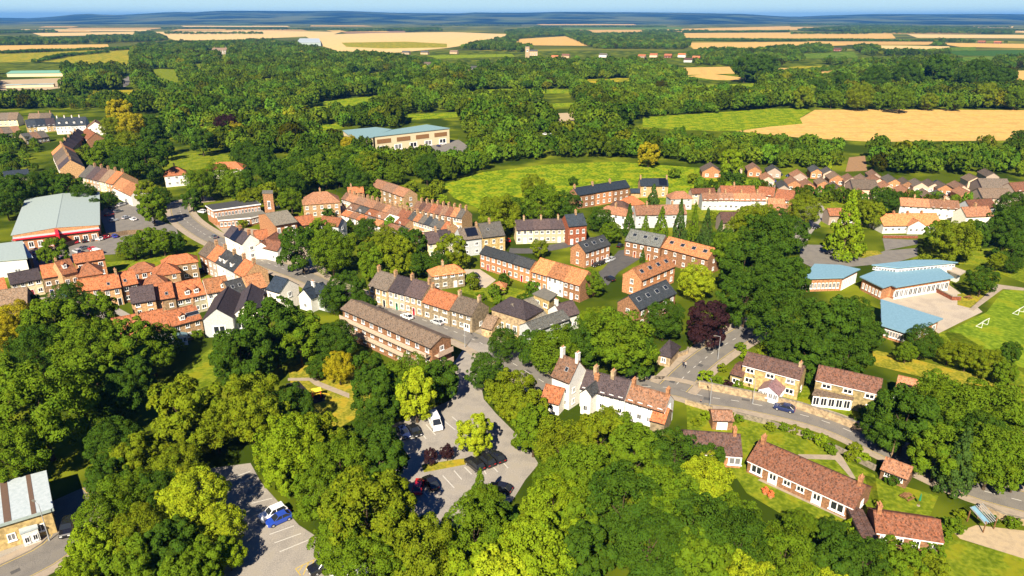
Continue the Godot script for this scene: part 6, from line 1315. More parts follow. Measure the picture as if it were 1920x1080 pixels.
func street_things():
	car("white hatchback parked beside the blue car in the near car park", "", -39.99, -94.4, 130.07, "suv", "white", 1.03)
	car("bright blue car parked beside the white hatchback in the near car park", "", -38.6, -93.08, 129.51, "hatch", "blue", 1.03)
	car("dark green car by the yellow hatched bay at the bottom edge", "", -28.59, -82.56, 127.12, "suv", "black", 1.03)
	car("white van just beyond the bottom edge beside the dark green car", "", -24.42, -81.26, 112.14, "van", "white", 1.03)
	car("white camper van in the upper car park below the light green tree", "", -15.74, -122.11, -159.31, "van", "white", 1.03)
	car("black car beside the camper van in the upper car park", "", -19.65, -119.37, -147.62, "hatch", "black", 1.03)
	car("dark blue car half under trees beside the black car", "", -21.71, -118.8, -148.85, "hatch", "navy", 1.03)
	car("black car under the bright green car park tree, first of the three", "", -6.95, -108.01, 37.8, "suv", "black", 1.03)
	car("black car under the bright green car park tree, middle of three", "", -4.91, -109.33, 34.55, "suv", "black", 1.03)
	car("black car nearest the open tarmac beside the bright green tree", "", -2.93, -110.51, 33.77, "hatch", "black", 1.03)
	car("bright red car beside the purple trees in the upper car park", "", -16.56, -101.59, -1.9, "hatch", "red", 1.03)
	car("black car beside the red car in the upper car park", "", -14.5, -102.65, 30.14, "hatch", "black", 1.03)
	car("dark car half hidden under trees by the upper car park edge", "", -2.07, -101.15, 68.67, "hatch", "black", 1.03)
	car("dark car on the near road beside the cream workshop", "", -72.35, -90.89, -157.6, "suv", "black", 1.03)
	car("turquoise blue car parked by the side road past the copper beech", "", 67.05, -170.35, -121.81, "hatch", "skyblue", 1.0)
	car("black car in the mews courtyard, first of four in a row", "", 28.15, -219.81, 136.5, "hatch", "black", 0.9)
	car("black car in the mews courtyard, second of four in a row", "", 29.96, -221.42, 136.47, "hatch", "black", 0.9)
	car("white car in the mews courtyard, third of four in a row", "", 31.86, -223.62, 136.49, "hatch", "white", 0.9)
	car("white car in the mews courtyard, last of four in a row", "", 33.9, -225.28, 136.44, "hatch", "silver", 0.9)
	car("dark car beside the gable of the orange mews house", "", 31.02, -206.13, 33.63, "suv", "black", 0.9)
	car("black car by the mottled roof mews house", "", 39.44, -240.71, -34.44, "hatch", "black", 0.9)
	car("silver car at the top of store car park", "cars by the store", -173.17, -299.7, -13.3, "suv", "silver", 0.9)
	car("silver car beside the flower bed in store car park", "cars by the store", -160.18, -278.74, -16.41, "hatch", "silver", 0.9)
	car("white car beside the silver one in store car park", "cars by the store", -156.06, -276.3, 53.01, "hatch", "white", 0.9)
	car("dark blue car by the trees in store car park", "cars by the store", -160.15, -289.75, 52.1, "hatch", "navy", 0.9)
	car("white car by the hedge in store car park", "cars by the store", -142.26, -258.12, 53.74, "hatch", "white", 0.9)
	car("red car in front of the store beside the tree", "cars by the store", -161.96, -245.19, 56.29, "hatch", "red", 0.9)
	car("grey car in the store front bays", "cars by the store", -157.49, -248.48, 55.69, "hatch", "grey", 0.9)
	car("white car in the store front bays", "cars by the store", -155.07, -249.15, 55.46, "hatch", "white", 0.9)
	car("dark red car in the store front bays", "cars by the store", -153.36, -251.17, -19.16, "hatch", "red", 0.9)
	car("crimson van parked behind the brick close", "cars by the store", -150.28, -236.38, 56.39, "suv", "red", 0.9)
	car("white estate van behind the brick close", "cars by the store", -146.93, -232.77, 56.53, "van", "white", 0.9)
	car("silver car beside the store tree", "cars by the store", -154.41, -233.96, 56.9, "suv", "silver", 0.9)
	car("pale blue car behind the orange roofed brick house", "cars by the store", -151.07, -229.84, 57.09, "hatch", "skyblue", 0.9)
	car("silver car beside the covered way", "cars by the store", -167.87, -233.37, -17.53, "hatch", "silver", 0.9)
	car("blue car in front of the low garage block", "", -133.13, -192.58, 59.87, "suv", "blue", 0.9)
	car("black car beside the hipped brick house", "", -102.28, -213.54, -31.4, "suv", "black", 0.9)
	car("white car in front of the far warehouse", "cars far off", -62.72, -435.19, 33.99, "suv", "white", 0.9)
	car("pale blue car in front of the far warehouse", "cars far off", -59.72, -435.19, 33.73, "suv", "skyblue", 0.9)
	car("red car in front of the far warehouse", "cars far off", -55.83, -438.93, 33.19, "suv", "red", 0.9)
	car("blue car in front of the far warehouse", "cars far off", -54.35, -446.6, 32.64, "suv", "blue", 0.9)
	car("dark blue car by the warehouse doors", "cars far off", -47.56, -450.52, 31.85, "suv", "navy", 0.9)
	car("white car by the warehouse doors", "cars far off", -45.55, -458.57, 31.25, "suv", "white", 0.9)
	car("white car on the track beyond the meadow trees", "cars far off", 23.11, -498.41, 23.33, "suv", "white", 0.9)
	car("second white car on the track beyond the meadow", "cars far off", 27.16, -496.02, 23.05, "suv", "white", 0.9)
	car("white car on the forecourt beside the flat roofed hall", "", -132.58, -288, 63.37, "suv", "white", 0.9)
	car("white van beside the brick tower", "", -103.27, -297.85, -166.41, "van", "white", 0.9)
	car("white car beside the church wall", "", -96.64, -264.68, 13.11, "hatch", "white", 0.9)
	car("red car at the corner of the lane behind the cream corner house", "", -1.79, -247.15, 24.65, "hatch", "red", 0.9)
	car("white car on the street beside the long flats", "", -29.2, -176.39, 45.89, "hatch", "white", 1.0)
	car("dark blue car parked among the estate houses, first from the left", "estate cars", 141.07, -361.75, 132.09, "hatch", "navy", 0.9)
	car("dark blue car parked among the estate houses, second from the left", "estate cars", 145.08, -360.44, 131.74, "hatch", "navy", 0.9)
	car("black car parked among the estate houses, third from the left", "estate cars", 152.79, -356.55, 130.96, "hatch", "black", 0.9)
	car("red car parked among the estate houses, fourth from the left", "estate cars", 160.79, -359.13, 130.64, "hatch", "red", 0.9)
	car("white car parked among the estate houses, fifth from the left", "estate cars", 176.39, -334.78, 127.88, "hatch", "white", 0.9)
	car("silver car parked among the estate houses, sixth from the left", "estate cars", 195.49, -328.06, 126.27, "hatch", "silver", 0.9)
	car("dark blue car parked among the estate houses, seventh from the left", "estate cars", 214.07, -345.35, 126.54, "hatch", "navy", 0.9)
	car("blue car parked among the estate houses, eighth from the left", "estate cars", 227.68, -334.78, 125.04, "hatch", "blue", 0.9)
	car("blue car parked among the estate houses, ninth from the left", "estate cars", 132.37, -346.56, 131.55, "hatch", "blue", 0.9)
	car("black car parked among the estate houses, tenth from the left", "estate cars", 120.54, -264.68, 125.51, "hatch", "black", 0.9)
	car("black car parked among the estate houses, eleventh from the left", "estate cars", 167.75, -338.24, 128.66, "hatch", "black", 0.9)
	car("black car in the open bays beside the store, first from the far end", "cars by the store", -174, -294.2, -26.37, "hatch", "black", 0.9)
	car("red car in the open bays beside the store, second from the far end", "cars by the store", -169.51, -282.88, -27.84, "hatch", "red", 0.9)
	car("silver car in the open bays beside the store, third from the far end", "cars by the store", -163.33, -274.7, -29.35, "hatch", "silver", 0.9)
	car("grey car in the open bays beside the store, fourth from the far end", "cars by the store", -168.86, -288.87, -27.48, "hatch", "grey", 0.9)
	car("black car in the open bays beside the store, fifth from the far end", "cars by the store", -159.35, -246.5, 45.81, "hatch", "black", 0.9)
	car("blue car in the open bays beside the store, sixth from the far end", "cars by the store", -151.06, -252.53, 44.35, "hatch", "blue", 0.9)
	car("white car in the open bays beside the store, seventh from the far end", "cars by the store", -157.16, -226.97, -34.63, "hatch", "white", 0.9)
	car("grey car in the open bays beside the store, eighth from the far end", "cars by the store", -154.01, -238.22, -33.96, "hatch", "grey", 0.9)
	car("silver car driving on the high street past the street terrace", "", -20.39, -172.8, 51.94, "hatch", "silver", 1.0)
	car("dark blue car on the road beside the long stone wall", "", 57.95, -128.11, 60.21, "hatch", "navy", 1.03)
	car("grey car parked at the bend near the flat roofed hall", "", -112.87, -251.85, 40.19, "hatch", "grey", 0.9)
	car("black car parked beside the walled garden terrace", "", -11.5, -209.04, -146.58, "hatch", "black", 0.9)
	wall("stone_wall", "long pale stone wall along the upper side of the road", "wall", plan([42.1, -137.7, 47.5, -135.3, 55.8, -131.6, 61.4, -128.3, 66.5, -124.1, 70.4, -120.1, 74.8, -114.5]), 1.7, 0.45, "stone_beige")
	wall("stone_wall", "pale stone wall along the lower side of the road by the garage", "wall", plan([37.5, -130.7, 42.4, -127.5]), 1.2, 0.4, "stone_beige")
	wall("stone_wall", "rough stone wall between gardens and lower road", "wall", plan([46.6, -125.8, 52.6, -122.5, 60.1, -116.7, 67, -107]), 1.0, 0.4, "stone_grey")
	wall("stone_wall", "low stone wall beside the stone hut at the junction", "wall", plan([38.2, -151, 43.5, -154.5, 44.1, -156.2]), 1.1, 0.4, "stone_beige")
	wall("stone_wall", "pale retaining wall at the far right edge of the road", "wall", plan([79.5, -96.2, 81.7, -93.5, 84.4, -92.2]), 1.2, 0.4, "stone_beige")
	wall("fence", "timber fence behind the store between the two car parks", "fence", plan([-162.5, -236.4, -160.4, -245.8, -147.8, -256, -138.5, -258.1]), 1.8, 0.08, "fence_wood")
	wall("fence", "timber fence of the white estate terrace gardens", "fence", plan([95.6, -287.1, 102.1, -286.3, 108, -285.4]), 1.6, 0.08, "fence_wood")
	wall("garden_wall", "cream wall around the court below the white gabled house", "wall", plan([-90.5, -230.4, -86.4, -231.6, -84.1, -237.6]), 1.8, 0.3, "stone_yellow")
	wall("retaining_wall", "low brick wall along the school terrace", "wall", plan([129, -197.4, 130.1, -189.6, 132.5, -189.6]), 1.2, 0.4, "brick_red")
	wall("brick_wall", "red brick boundary wall below the long white bungalow", "wall", plan([140.6, -251.8, 153.4, -251.2]), 1.0, 0.3, "brick_red")
	street_lamp("tall grey street lamp on the side road past the junction", 50.43, -151.87, 6, 90)
	street_lamp("street lamp at the bend beside the long stone wall", 42.27, -128.98, 6, 0)
	street_lamp("street lamp in front of the yellow conservatory house", 52.09, -130.74, 5.5, 0)
	street_lamp("street lamp beside the cream workshop", -73.94, -88.55, 7, 60)
	street_lamp("street lamp beside the white gabled house court", -86.33, -227.54, 6, 0)
	street_lamp("street lamp on the corner by the long flats", -11.89, -158.04, 6, 30)
	street_lamp("street lamp on the street terrace pavement", -29.18, -173.15, 6, 30)
	street_lamp("street lamp near the flat roofed hall bend", -138.42, -291.51, 6, 0)
	pole("bare timber telegraph pole behind the small garden hut", 72.08, -111.03, 7)
	person("person in dark clothes walking on the pavement at the junction", 40.98, -147.7, 120, "dark", 1.0)
	person("person in light top walking beside the one in dark clothes", 41.36, -147.16, 110, "light", 0.8)
	person("person in dark clothes on the pavement by the lower road", 40.5, -129.63, 80, "dark", 0.9)
	goal("white football goal nearer the school yard on the playing field", 127.93, -171.04, 35)
	goal("white football goal at the right edge of the playing field", 143.69, -179.74, 35)
	climbing_frame("red and yellow climbing frame on the dark play surface", -42.99, -133.45)
	pergola("small open timber frame with slatted glass roof beside the gravel drive", 77.15, -92.17, 20)
	flower_tub("orange parasol pot plant on the bungalow lawn, left of two", 44.4, -100.26)
	flower_tub("orange flower tub on the bungalow lawn, right of two", 44.99, -99.25)
	garden_set("green folded parasol standing on the lawn beside the small hut", 69.66, -97.12)
	picnic_table("wooden picnic table on the garden lawn by the small hut", 68.63, -98.96)
	picnic_table("picnic table on the small school lawn", 135.61, -190.89)
	picnic_table("bench on the school yard beside the main doors", 117.66, -193.87)

func trees():
	tree("mid green tree behind the cream workshop, third from left", -86.7, -110.3, 9.6, "mid")
	tree("olive green tree right of the near car park", -21.8, -85.2, 7.4, "olive")
	tree("bright green tree in front of the upper car park, second from left", 3, -78, 6.4, "bright")
	tree("olive green tree in front of the white gables", -61, -112.5, 8, "olive")
	tree("dark green tree left of the long bungalow, first from left", 19.6, -79.4, 6.2, "dark")
	tree("dark green tree in front of the white inn", 17.6, -88.9, 6.5, "dark")
	tree("olive green tree in front of the upper car park", -13.1, -79.3, 5.8, "olive")
	tree("mid green tree left of the long bungalow, first from left", 24, -89.8, 6.3, "mid")
	tree("dark green tree left of the long bungalow, second from left", 27.3, -84, 6, "dark")
	tree("olive green tree left of the playground", -50.4, -116, 7.4, "olive")
	tree("dark green tree right of the white gables", -56, -147.7, 9, "dark")
	tree("bright green tree behind the near car park, second from left", -39.1, -103.7, 6.8, "bright")
	tree("mid green tree behind the white inn, second from left", 24.3, -142.6, 8.7, "mid")
	tree("dark green tree behind the small garden hut, second from left", 73.8, -111.7, 7.2, "dark")
	tree("mid green tree in front of the grass bank, first from left", 83.2, -116, 7.4, "mid")
	tree("mid green tree in front of the orange roofed close, second from left", -94.2, -139.3, 8.3, "mid")
	tree("mid green tree behind the cream workshop, second from left", -87.2, -102.4, 6.5, "mid")
	tree("mid green tree right of the near car park, fourth from left", -19.5, -76.3, 5.2, "mid")
	tree("dark green tree right of the upper car park", 10.3, -78.2, 5.3, "dark")
	tree("lime green tree in front of the upper car park", -1.1, -74.4, 5.2, "lime")
	tree("dark green tree in front of the long bungalow", 33.7, -81.3, 5.5, "dark")
	tree("mid green tree in front of the long bungalow, first from left", 26.5, -77.2, 5.3, "mid")
	tree("mid green tree in front of the long bungalow, second from left", 39.3, -79.2, 5.4, "mid")
	tree("mid green tree in front of the grass bank, second from left", 91.2, -115.4, 7.2, "mid")
	tree("mid green tree in front of the white inn, first from left", 11.6, -97, 6.1, "mid")
	tree("dark green tree behind the yellow stone houses, third from left", 76.1, -150.1, 8.6, "dark")
	tree("mid green tree in front of the upper car park, first from left", -5.6, -83.8, 5.3, "mid")
	tree("dark green tree right of the copper beech, third from left", 66.3, -156.3, 8.7, "dark")
	tree("mid green tree right of the small garden hut, second from left", 83.5, -101.5, 6.1, "mid")
	tree("dark green tree left of the lower bungalow, first from left", 44.8, -77.6, 4.9, "dark")
	tree("dark green tree in front of the white gables", -60, -137.5, 7.6, "dark")
	tree("mid green tree left of the orange roofed close, first from left", -110.1, -152.5, 8, "mid")
	tree("mid green tree in front of the orange roofed close, third from left", -87.2, -141.1, 7.5, "mid")
	tree("mid green tree right of the near car park, second from left", -29.5, -100.5, 5.7, "mid")
	tree("dark green tree left of the upper car park, first from left", -23.1, -102, 5.8, "dark")
	tree("bright green tree right of the upper car park", 6.4, -89.9, 5.3, "bright")
	tree("lime green tree left of the near car park, second from left", -51, -92.4, 5.4, "lime")
	tree("mid green tree behind the cream workshop, first from left", -105.2, -126.8, 6.6, "mid")
	tree("mid green tree in front of the orange roofed close, first from left", -89.7, -126.8, 6.6, "mid")
	tree("olive green tree behind the near car park", -56.2, -112.6, 6, "olive")
	tree("olive green tree in front of the playground", -34.8, -106.8, 5.8, "olive")
	tree("mid green tree right of the near car park, first from left", -31.2, -92.6, 5.2, "mid")
	tree("mid green tree right of the near car park, third from left", -25.4, -82.1, 4.8, "mid")
	tree("bright green tree in front of the upper car park, first from left", -6, -76.6, 4.5, "bright")
	tree("olive green tree in front of the white inn, first from left", 9.1, -106.1, 5.8, "olive")
	tree("mid green tree in front of the white inn, fourth from left", 21.7, -103.7, 5.7, "mid")
	tree("dark green tree in front of the white estate terrace, second from left", 82.7, -214.2, 10.3, "dark")
	tree("mid green tree right of the small garden hut, first from left", 75.6, -103.7, 5.7, "mid")
	tree("mid green tree behind the gravel drive", 87.8, -100.8, 5.5, "mid")
	tree("dark green tree in front of the grass bank", 85.1, -108.5, 5.9, "dark")
	tree("mid green tree right of the cream workshop, first from left", -63.2, -87.7, 5, "mid")
	tree("olive green tree right of the cream workshop, second from left", -56.6, -84.3, 4.8, "olive")
	tree("dark green tree left of the near car park, second from left", -50.3, -81.1, 4.7, "dark")
	tree("mid green tree right of the cream workshop, third from left", -54, -77.5, 4.6, "mid")
	tree("olive green tree in front of the white inn, second from left", 15.9, -108.7, 5.5, "olive")
	tree("dark green tree left of the orange roofed close, first from left", -108.7, -142.8, 6.7, "dark")
	tree("dark green tree right of the cream workshop, second from left", -72.5, -107.6, 5.4, "dark")
	tree("mid green tree behind the playground", -50.3, -148, 6.9, "mid")
	tree("mid green tree right of the upper car park, third from left", 10.1, -89.4, 4.6, "mid")
	tree("dark green tree in front of the road junction", 28.8, -103.7, 5.2, "dark")
	tree("dark green tree left of the lower bungalow, third from left", 51.1, -79.5, 4.3, "dark")
	tree("mid green tree in front of the lower bungalow", 56.1, -78.4, 4.2, "mid")
	tree("lime green tree in front of the long bungalow", 33, -76, 4.1, "lime")
	tree("dark green tree behind the copper beech", 68.7, -193.4, 8.7, "dark")
	tree("dark green tree right of the copper beech, first from left", 62.4, -170.7, 7.8, "dark")
	tree("dark green tree right of the copper beech, second from left", 74.5, -185.3, 8.4, "dark")
	tree("olive green tree left of the near car park", -57.9, -100, 5.1, "olive")
	tree("mid green tree right of the cream workshop, second from left", -62.8, -93.2, 4.8, "mid")
	tree("bright green tree right of the cream workshop", -61.6, -81.5, 4.3, "bright")
	tree("mid green tree in front of the near car park, first from left", -46, -76.5, 4.1, "mid")
	tree("dark green tree right of the playground, third from left", -27.7, -123.5, 5.9, "dark")
	tree("dark green tree in front of the orange roofed close, first from left", -79.7, -122.6, 5.6, "dark")
	tree("olive green tree left of the white inn, first from left", 0, -124.2, 5.7, "olive")
	tree("mid green tree right of the upper car park, first from left", 4, -111.3, 5.2, "mid")
	tree("mid green tree in front of the stone hall", 9.8, -142.7, 6.4, "mid")
	tree("lime green tree left of the long bungalow", 33, -97.5, 4.7, "lime")
	tree("mid green tree in front of the long flats", -21.9, -131.4, 5.7, "mid")
	tree("dark green tree behind the white inn", 16.1, -145.3, 6.2, "dark")
	tree("mid green tree in front of the white inn, second from left", 15, -94.4, 4.4, "mid")
	tree("mid green tree left of the long bungalow, second from left", 35, -88.1, 4.2, "mid")
	tree("olive green tree in front of the lower bungalow", 58.4, -76.9, 3.8, "olive")
	tree("lime green tree left of the lower bungalow", 43.6, -75.9, 3.8, "lime")
	tree("mid green tree right of the grass bank, second from left", 96.6, -115.1, 5.1, "mid")
	tree("olive green tree right of the cream workshop, first from left", -67.2, -103.6, 4.7, "olive")
	tree("dark green tree left of the near car park, first from left", -58.5, -95.1, 4.4, "dark")
	tree("lime green tree left of the near car park, first from left", -53.6, -90, 4.3, "lime")
	tree("mid green tree in front of the near car park, second from left", -44.4, -79.9, 3.9, "mid")
	tree("dark green tree left of the playground", -44.7, -120, 5.1, "dark")
	tree("dark green tree behind the yellow stone houses, second from left", 67.7, -140.7, 5.8, "dark")
	tree("lime green tree left of the near car park, third from left", -45.3, -87.2, 4, "lime")
	tree("large dark purple copper beech beside the road junction", 49.2, -158.7, 6.3, "purple")
	tree("dark green tree left of the long flats, second from left", -42.1, -148.9, 5.8, "dark")
	tree("dark green tree right of the yellow stone houses", 76.4, -141.1, 5.6, "dark")
	tree("dark green tree in front of the brick tower", -68.2, -213.6, 7.9, "dark")
	tree("mid green tree left of the long terrace", -57.7, -211.1, 7.9, "mid")
	conifer("bright green conical tree in front of the grey roofed estate", 115.3, -229.6, 8.4, "bright", 1.35)
	conifer("blue green conical tree right of the small garden hut", 77.4, -100.8, 4.2, "conifer", 1.5)
	tree("mid green tree left of the orange roofed close, second from left", -106.5, -163.9, 6.2, "mid")
	tree("dark green tree in front of the long flats", -15.4, -130.8, 5.1, "dark")
	tree("bright green tree behind the near car park, first from left", -40, -101.2, 4.2, "bright")
	tree("mid green tree in front of the upper car park, second from left", -4.8, -92.4, 3.9, "mid")
	tree("olive green tree left of the white inn, second from left", 2.7, -119.6, 4.8, "olive")
	tree("dark green tree left of the road junction", 28.8, -142.6, 5.5, "dark")
	tree("mid green tree right of the upper car park, second from left", 7.3, -98.4, 4.1, "mid")
	tree("dark green tree right of the copper beech, fourth from left", 80.3, -187.2, 6.9, "dark")
	tree("dark green tree behind the small garden hut, first from left", 71.6, -114.1, 4.6, "dark")
	tree("dark green tree right of the cream workshop, first from left", -69.2, -98.4, 4.1, "dark")
	tree("mid green tree behind the cream lane houses", 11.4, -263.3, 9.1, "mid")
	tree("olive green tree right of the long white bungalow", 147.9, -221.4, 7.8, "olive")
	tree("dark green tree left of the churchyard lawn, first from left", -178.3, -336, 11.4, "dark")
	tree("lime green tree in front of the long flats", -19.5, -123.3, 4.8, "lime", 1.25)
	tree("mid green tree in front of the orange roofed close, fourth from left", -83, -143.3, 5.2, "mid")
	tree("dark green tree left of the copper beech", 38.9, -162.3, 5.7, "dark")
	tree("dark green tree in front of the school", 87.6, -163.6, 5.8, "dark")
	tree("olive green tree in front of the long terrace, second from left", -36.3, -208.2, 7.1, "olive")
	tree("olive green tree left of the cream lane houses", -5, -250.7, 8.4, "olive")
	tree("dark green tree right of the long white bungalow, second from left", 176.7, -238, 8, "dark")
	tree("olive green tree in front of the white estate terrace, first from left", 82.7, -235, 7.9, "olive")
	tree("lime green tree behind the upper car park", -7.1, -112, 4.2, "lime")
	tree("dark green tree right of the playground, second from left", -26.8, -114.9, 4.1, "dark")
	tree("dark green tree in front of the upper car park", -1.7, -88.6, 3.4, "dark")
	tree("mid green tree behind the white inn, first from left", 21.2, -156.2, 5.3, "mid")
	tree("olive green tree in front of the white estate terrace, second from left", 86.9, -242.3, 7.7, "olive")
	tree("mid green tree in front of the white estate terrace", 71, -214.1, 6.9, "mid")
	tree("dark green tree behind the yellow stone houses, first from left", 65.6, -147.8, 5, "dark")
	tree("dark green tree left of the long flats, third from left", -46.5, -181.3, 6, "dark")
	tree("golden green tree in front of the store", -126.9, -162.3, 5.5, "yellow")
	tree("golden green tree left of the orange roofed close", -126.2, -156.2, 5.3, "yellow")
	tree("mid green tree in front of the orange roofed close, fifth from left", -84.6, -150.5, 5.1, "mid")
	tree("dark green tree in front of the orange roofed close, second from left", -82.2, -134.1, 4.7, "dark")
	tree("bright green tree in front of the cream workshop", -62.3, -78.2, 3.1, "bright")
	tree("dark green tree in front of the stone hall, first from left", -5.9, -136.9, 4.5, "dark")
	tree("dark green tree right of the white estate terrace, second from left", 96.5, -231.5, 7.1, "dark")
	tree("bright lime green round tree between the mews and copper beech", 53.8, -189.5, 5.8, "lime")
	tree("dark green tree right of the playground, fourth from left", -25.8, -122.2, 3.9, "dark")
	tree("dark green tree in front of the stone hall, third from left", 5.1, -148.8, 4.6, "dark")
	tree("olive green tree behind the street terrace", -20, -215.1, 6.3, "olive")
	tree("dark green tree left of the store, second from left", -213.3, -289.7, 8.2, "dark")
	tree("dark green tree left of the orange roofed close, second from left", -122.2, -177.1, 5.3, "dark")
	tree("mid green tree in front of the long bungalow, third from left", 45.5, -88.5, 3, "mid")
	tree("dark green tree left of the lower bungalow, second from left", 49.9, -86.7, 2.9, "dark")
	tree("dark green tree behind the yellow stone houses, fourth from left", 88, -156.1, 4.6, "dark")
	tree("dark green tree behind the grass bank", 99.5, -151.8, 4.5, "dark")
	tree("dark green tree right of the long white bungalow, third from left", 197.9, -266.4, 7.4, "dark")
	tree("bright green tree in front of the near car park", -42.4, -82.2, 2.8, "bright")
	tree("dark green tree right of the playground, first from left", -32.4, -138.5, 4.1, "dark")
	tree("dark green tree left of the upper car park, second from left", -19.5, -95.6, 3, "dark")
	tree("dark green tree in front of the stone hall, second from left", -1.9, -151.2, 4.4, "dark")
	tree("mid green tree in front of the long terrace, second from left", -43.4, -204.8, 5.7, "mid")
	tree("dark green tree right of the cream lane houses", 21.1, -267.1, 7.2, "dark")
	tree("olive green tree left of the grey roofed estate", 115.5, -265.6, 7.1, "olive")
	tree("dark green tree behind the store, first from left", -210.1, -298.7, 7.9, "dark")
	tree("mid green tree in front of the churchyard lawn, second from left", -134.8, -315, 8.3, "mid")
	tree("dark green tree behind the brick tower, first from left", -115.9, -310.1, 8.2, "dark")
	tree("dark green tree behind the brick tower, second from left", -109.4, -320.2, 8.5, "dark")
	tree("dark green tree behind the wheat field, third from left", 480.2, -815.4, 20.4, "dark", 1, 0)
	tree("dark green tree right of the wheat field, first from left", 497.3, -774.9, 19.4, "dark", 1, 0)
	tree("dark green tree left of the cream lane houses", 0, -261.3, 6.6, "dark")
	tree("dark green tree behind the store, second from left", -205.5, -304.3, 7.6, "dark")
	tree("dark green tree right of the rising left terrace", -196.2, -350.9, 8.7, "dark")
	tree("mid green tree in front of the churchyard lawn, first from left", -140.2, -307.2, 7.7, "mid")
	tree("mid green tree behind the flat roofed hall", -123.4, -307.2, 7.7, "mid")
	tree("golden green tree behind the playground", -39.1, -139.2, 3.8, "yellow", 1.1)
	tree("olive green tree behind the grass bank, second from left", 106.8, -145.5, 3.7, "olive")
	tree("olive green tree right of the grass bank", 109.3, -142.4, 3.7, "olive")
	tree("mid green tree right of the brick tower, third from left", -68.2, -236.2, 5.7, "mid")
	tree("dark green tree left of the long flats, first from left", -49.9, -179.3, 4.5, "dark")
	tree("olive green tree in front of the long terrace, first from left", -43.5, -230.3, 5.6, "olive")
	tree("dark green tree in front of the long terrace", -33.9, -227.5, 5.5, "dark")
	tree("dark green tree right of the long white bungalow, first from left", 164.8, -236.2, 5.7, "dark")
	tree("dark green tree right of the long white bungalow, fourth from left", 168.5, -222, 5.4, "dark")
	tree("dark green tree behind the playing field, first from left", 139.6, -192.4, 4.7, "dark")
	tree("mid green tree left of the flat roofed hall", -143.4, -268.7, 6.4, "mid")
	tree("dark green tree behind the store, third from left", -196.7, -302.5, 7.1, "dark")
	tree("mid green tree right of the rising left terrace, second from left", -220.2, -380.2, 8.7, "mid")
	tree("golden green tree right of the far white row, first from left", -283.5, -512.6, 11.6, "yellow")
	tree("dark green tree left of the churchyard lawn, third from left", -213.1, -416, 9.5, "dark")
	tree("dark green tree right of the churchyard lawn, first from left", -143.3, -373.2, 8.6, "dark")
	tree("dark green tree right of the churchyard lawn, second from left", -130.3, -359.8, 8.3, "dark")
	tree("dark green tree behind the brick tower, third from left", -100.1, -309.2, 7.2, "dark")
	conifer("mid green conical tree in front of the upper car park", -5.2, -93.3, 2.6, "mid", 1.9)
	tree("dark green tree behind the wheat field, second from left", 442, -810.2, 17.9, "dark", 1, 0)
	tree("dark green tree behind the wheat field, first from left", 379.1, -754.2, 16.7, "dark", 1, 0)
	tree("dark green tree left of the long bungalow, third from left", 36.6, -106.9, 2.7, "dark")
	tree("dark green tree left of the long flats, fourth from left", -40.8, -174.5, 4.1, "dark")
	tree("dark green tree behind the street terrace, first from left", -30.5, -207.7, 4.7, "dark")
	tree("mid green tree right of the long white bungalow", 152.3, -237.5, 5.3, "mid")
	tree("olive green tree right of the white estate terrace", 97.2, -260.6, 5.8, "olive")
	tree("dark green tree in front of the white estate terrace, first from left", 73.6, -228.6, 5.2, "dark")
	tree("mid green tree behind the orange roofed close, second from left", -126.4, -230.3, 5.2, "mid")
	tree("mid green tree behind the orange roofed close, third from left", -121.4, -230.3, 5.2, "mid")
	tree("dark green tree left of the store, first from left", -206.7, -275.7, 6.1, "dark")
	tree("golden green tree right of the far white row, second from left", -254.9, -471.3, 10, "yellow")
	tree("olive green tree right of the far white row, second from left", -223.4, -406.2, 8.7, "olive")
	tree("mid green tree left of the far warehouse, first from left", -89.9, -364.7, 7.9, "mid", 1, 0)
	tree("olive green tree left of the far warehouse", -73.4, -351.9, 7.6, "olive", 1, 0)
	tree("dark green tree behind the brick tower, sixth from left", -104, -364.7, 7.9, "dark", 1, 0)
	tree("dark green tree behind the brick tower, fourth from left", -105.3, -339.9, 7.4, "dark", 1, 0)
	tree("mid green tree in front of the store, second from left", -153.4, -222, 4.8, "mid")
	tree("olive green tree left of the wheat field, second from left", 308.5, -634.9, 12.8, "olive", 1, 0)
	tree("dark green tree behind the playground", -44.1, -140.8, 3.2, "dark")
	tree("olive green tree behind the grass bank, first from left", 104.4, -148.6, 3.3, "olive")
	tree("mid green tree right of the grass bank, first from left", 111, -138.4, 3.1, "mid")
	tree("dark green tree behind the street terrace, second from left", -23.8, -208.6, 4.4, "dark")
	tree("mid green tree left of the mews", 23.7, -191.9, 4.1, "mid")
	tree("olive green tree left of the long white bungalow", 142.5, -264.3, 5.4, "olive")
	tree("olive green tree in front of the grey roofed estate", 140.8, -269.5, 5.5, "olive")
	tree("dark green tree right of the white estate terrace, first from left", 101.5, -255, 5.3, "dark")
	tree("mid green tree behind the orange roofed close, first from left", -129.4, -225.8, 4.7, "mid")
	tree("olive green tree left of the churchyard lawn", -158.2, -294.4, 6, "olive")
	tree("mid green tree right of the rising left terrace, first from left", -218.1, -365.3, 7.3, "mid")
	tree("dark green tree behind the churchyard lawn, second from left", -185.6, -418.1, 8.3, "dark")
	tree("olive green tree left of the brick tower", -110.1, -285.6, 5.8, "olive")
	tree("olive green tree behind the brick tower", -105.1, -294.4, 6, "olive")
	tree("dark green tree behind the white estate terrace", 296, -919.6, 17.6, "dark", 1, 0)
	tree("dark green tree left of the wheat field, first from left", 321.6, -927.4, 17.7, "dark", 1, 0)
	tree("dark green tree right of the wheat field, second from left", 528, -776.4, 14.9, "dark", 1, 0)
	tree("mid green tree right of the brick tower, fourth from left", -89.9, -330.8, 6.7, "mid", 1, 0)
	tree("bright green tree right of the stone hall", 20.4, -166.9, 3.5, "bright")
	tree("olive green tree left of the round meadow", 9.7, -309.4, 6, "olive")
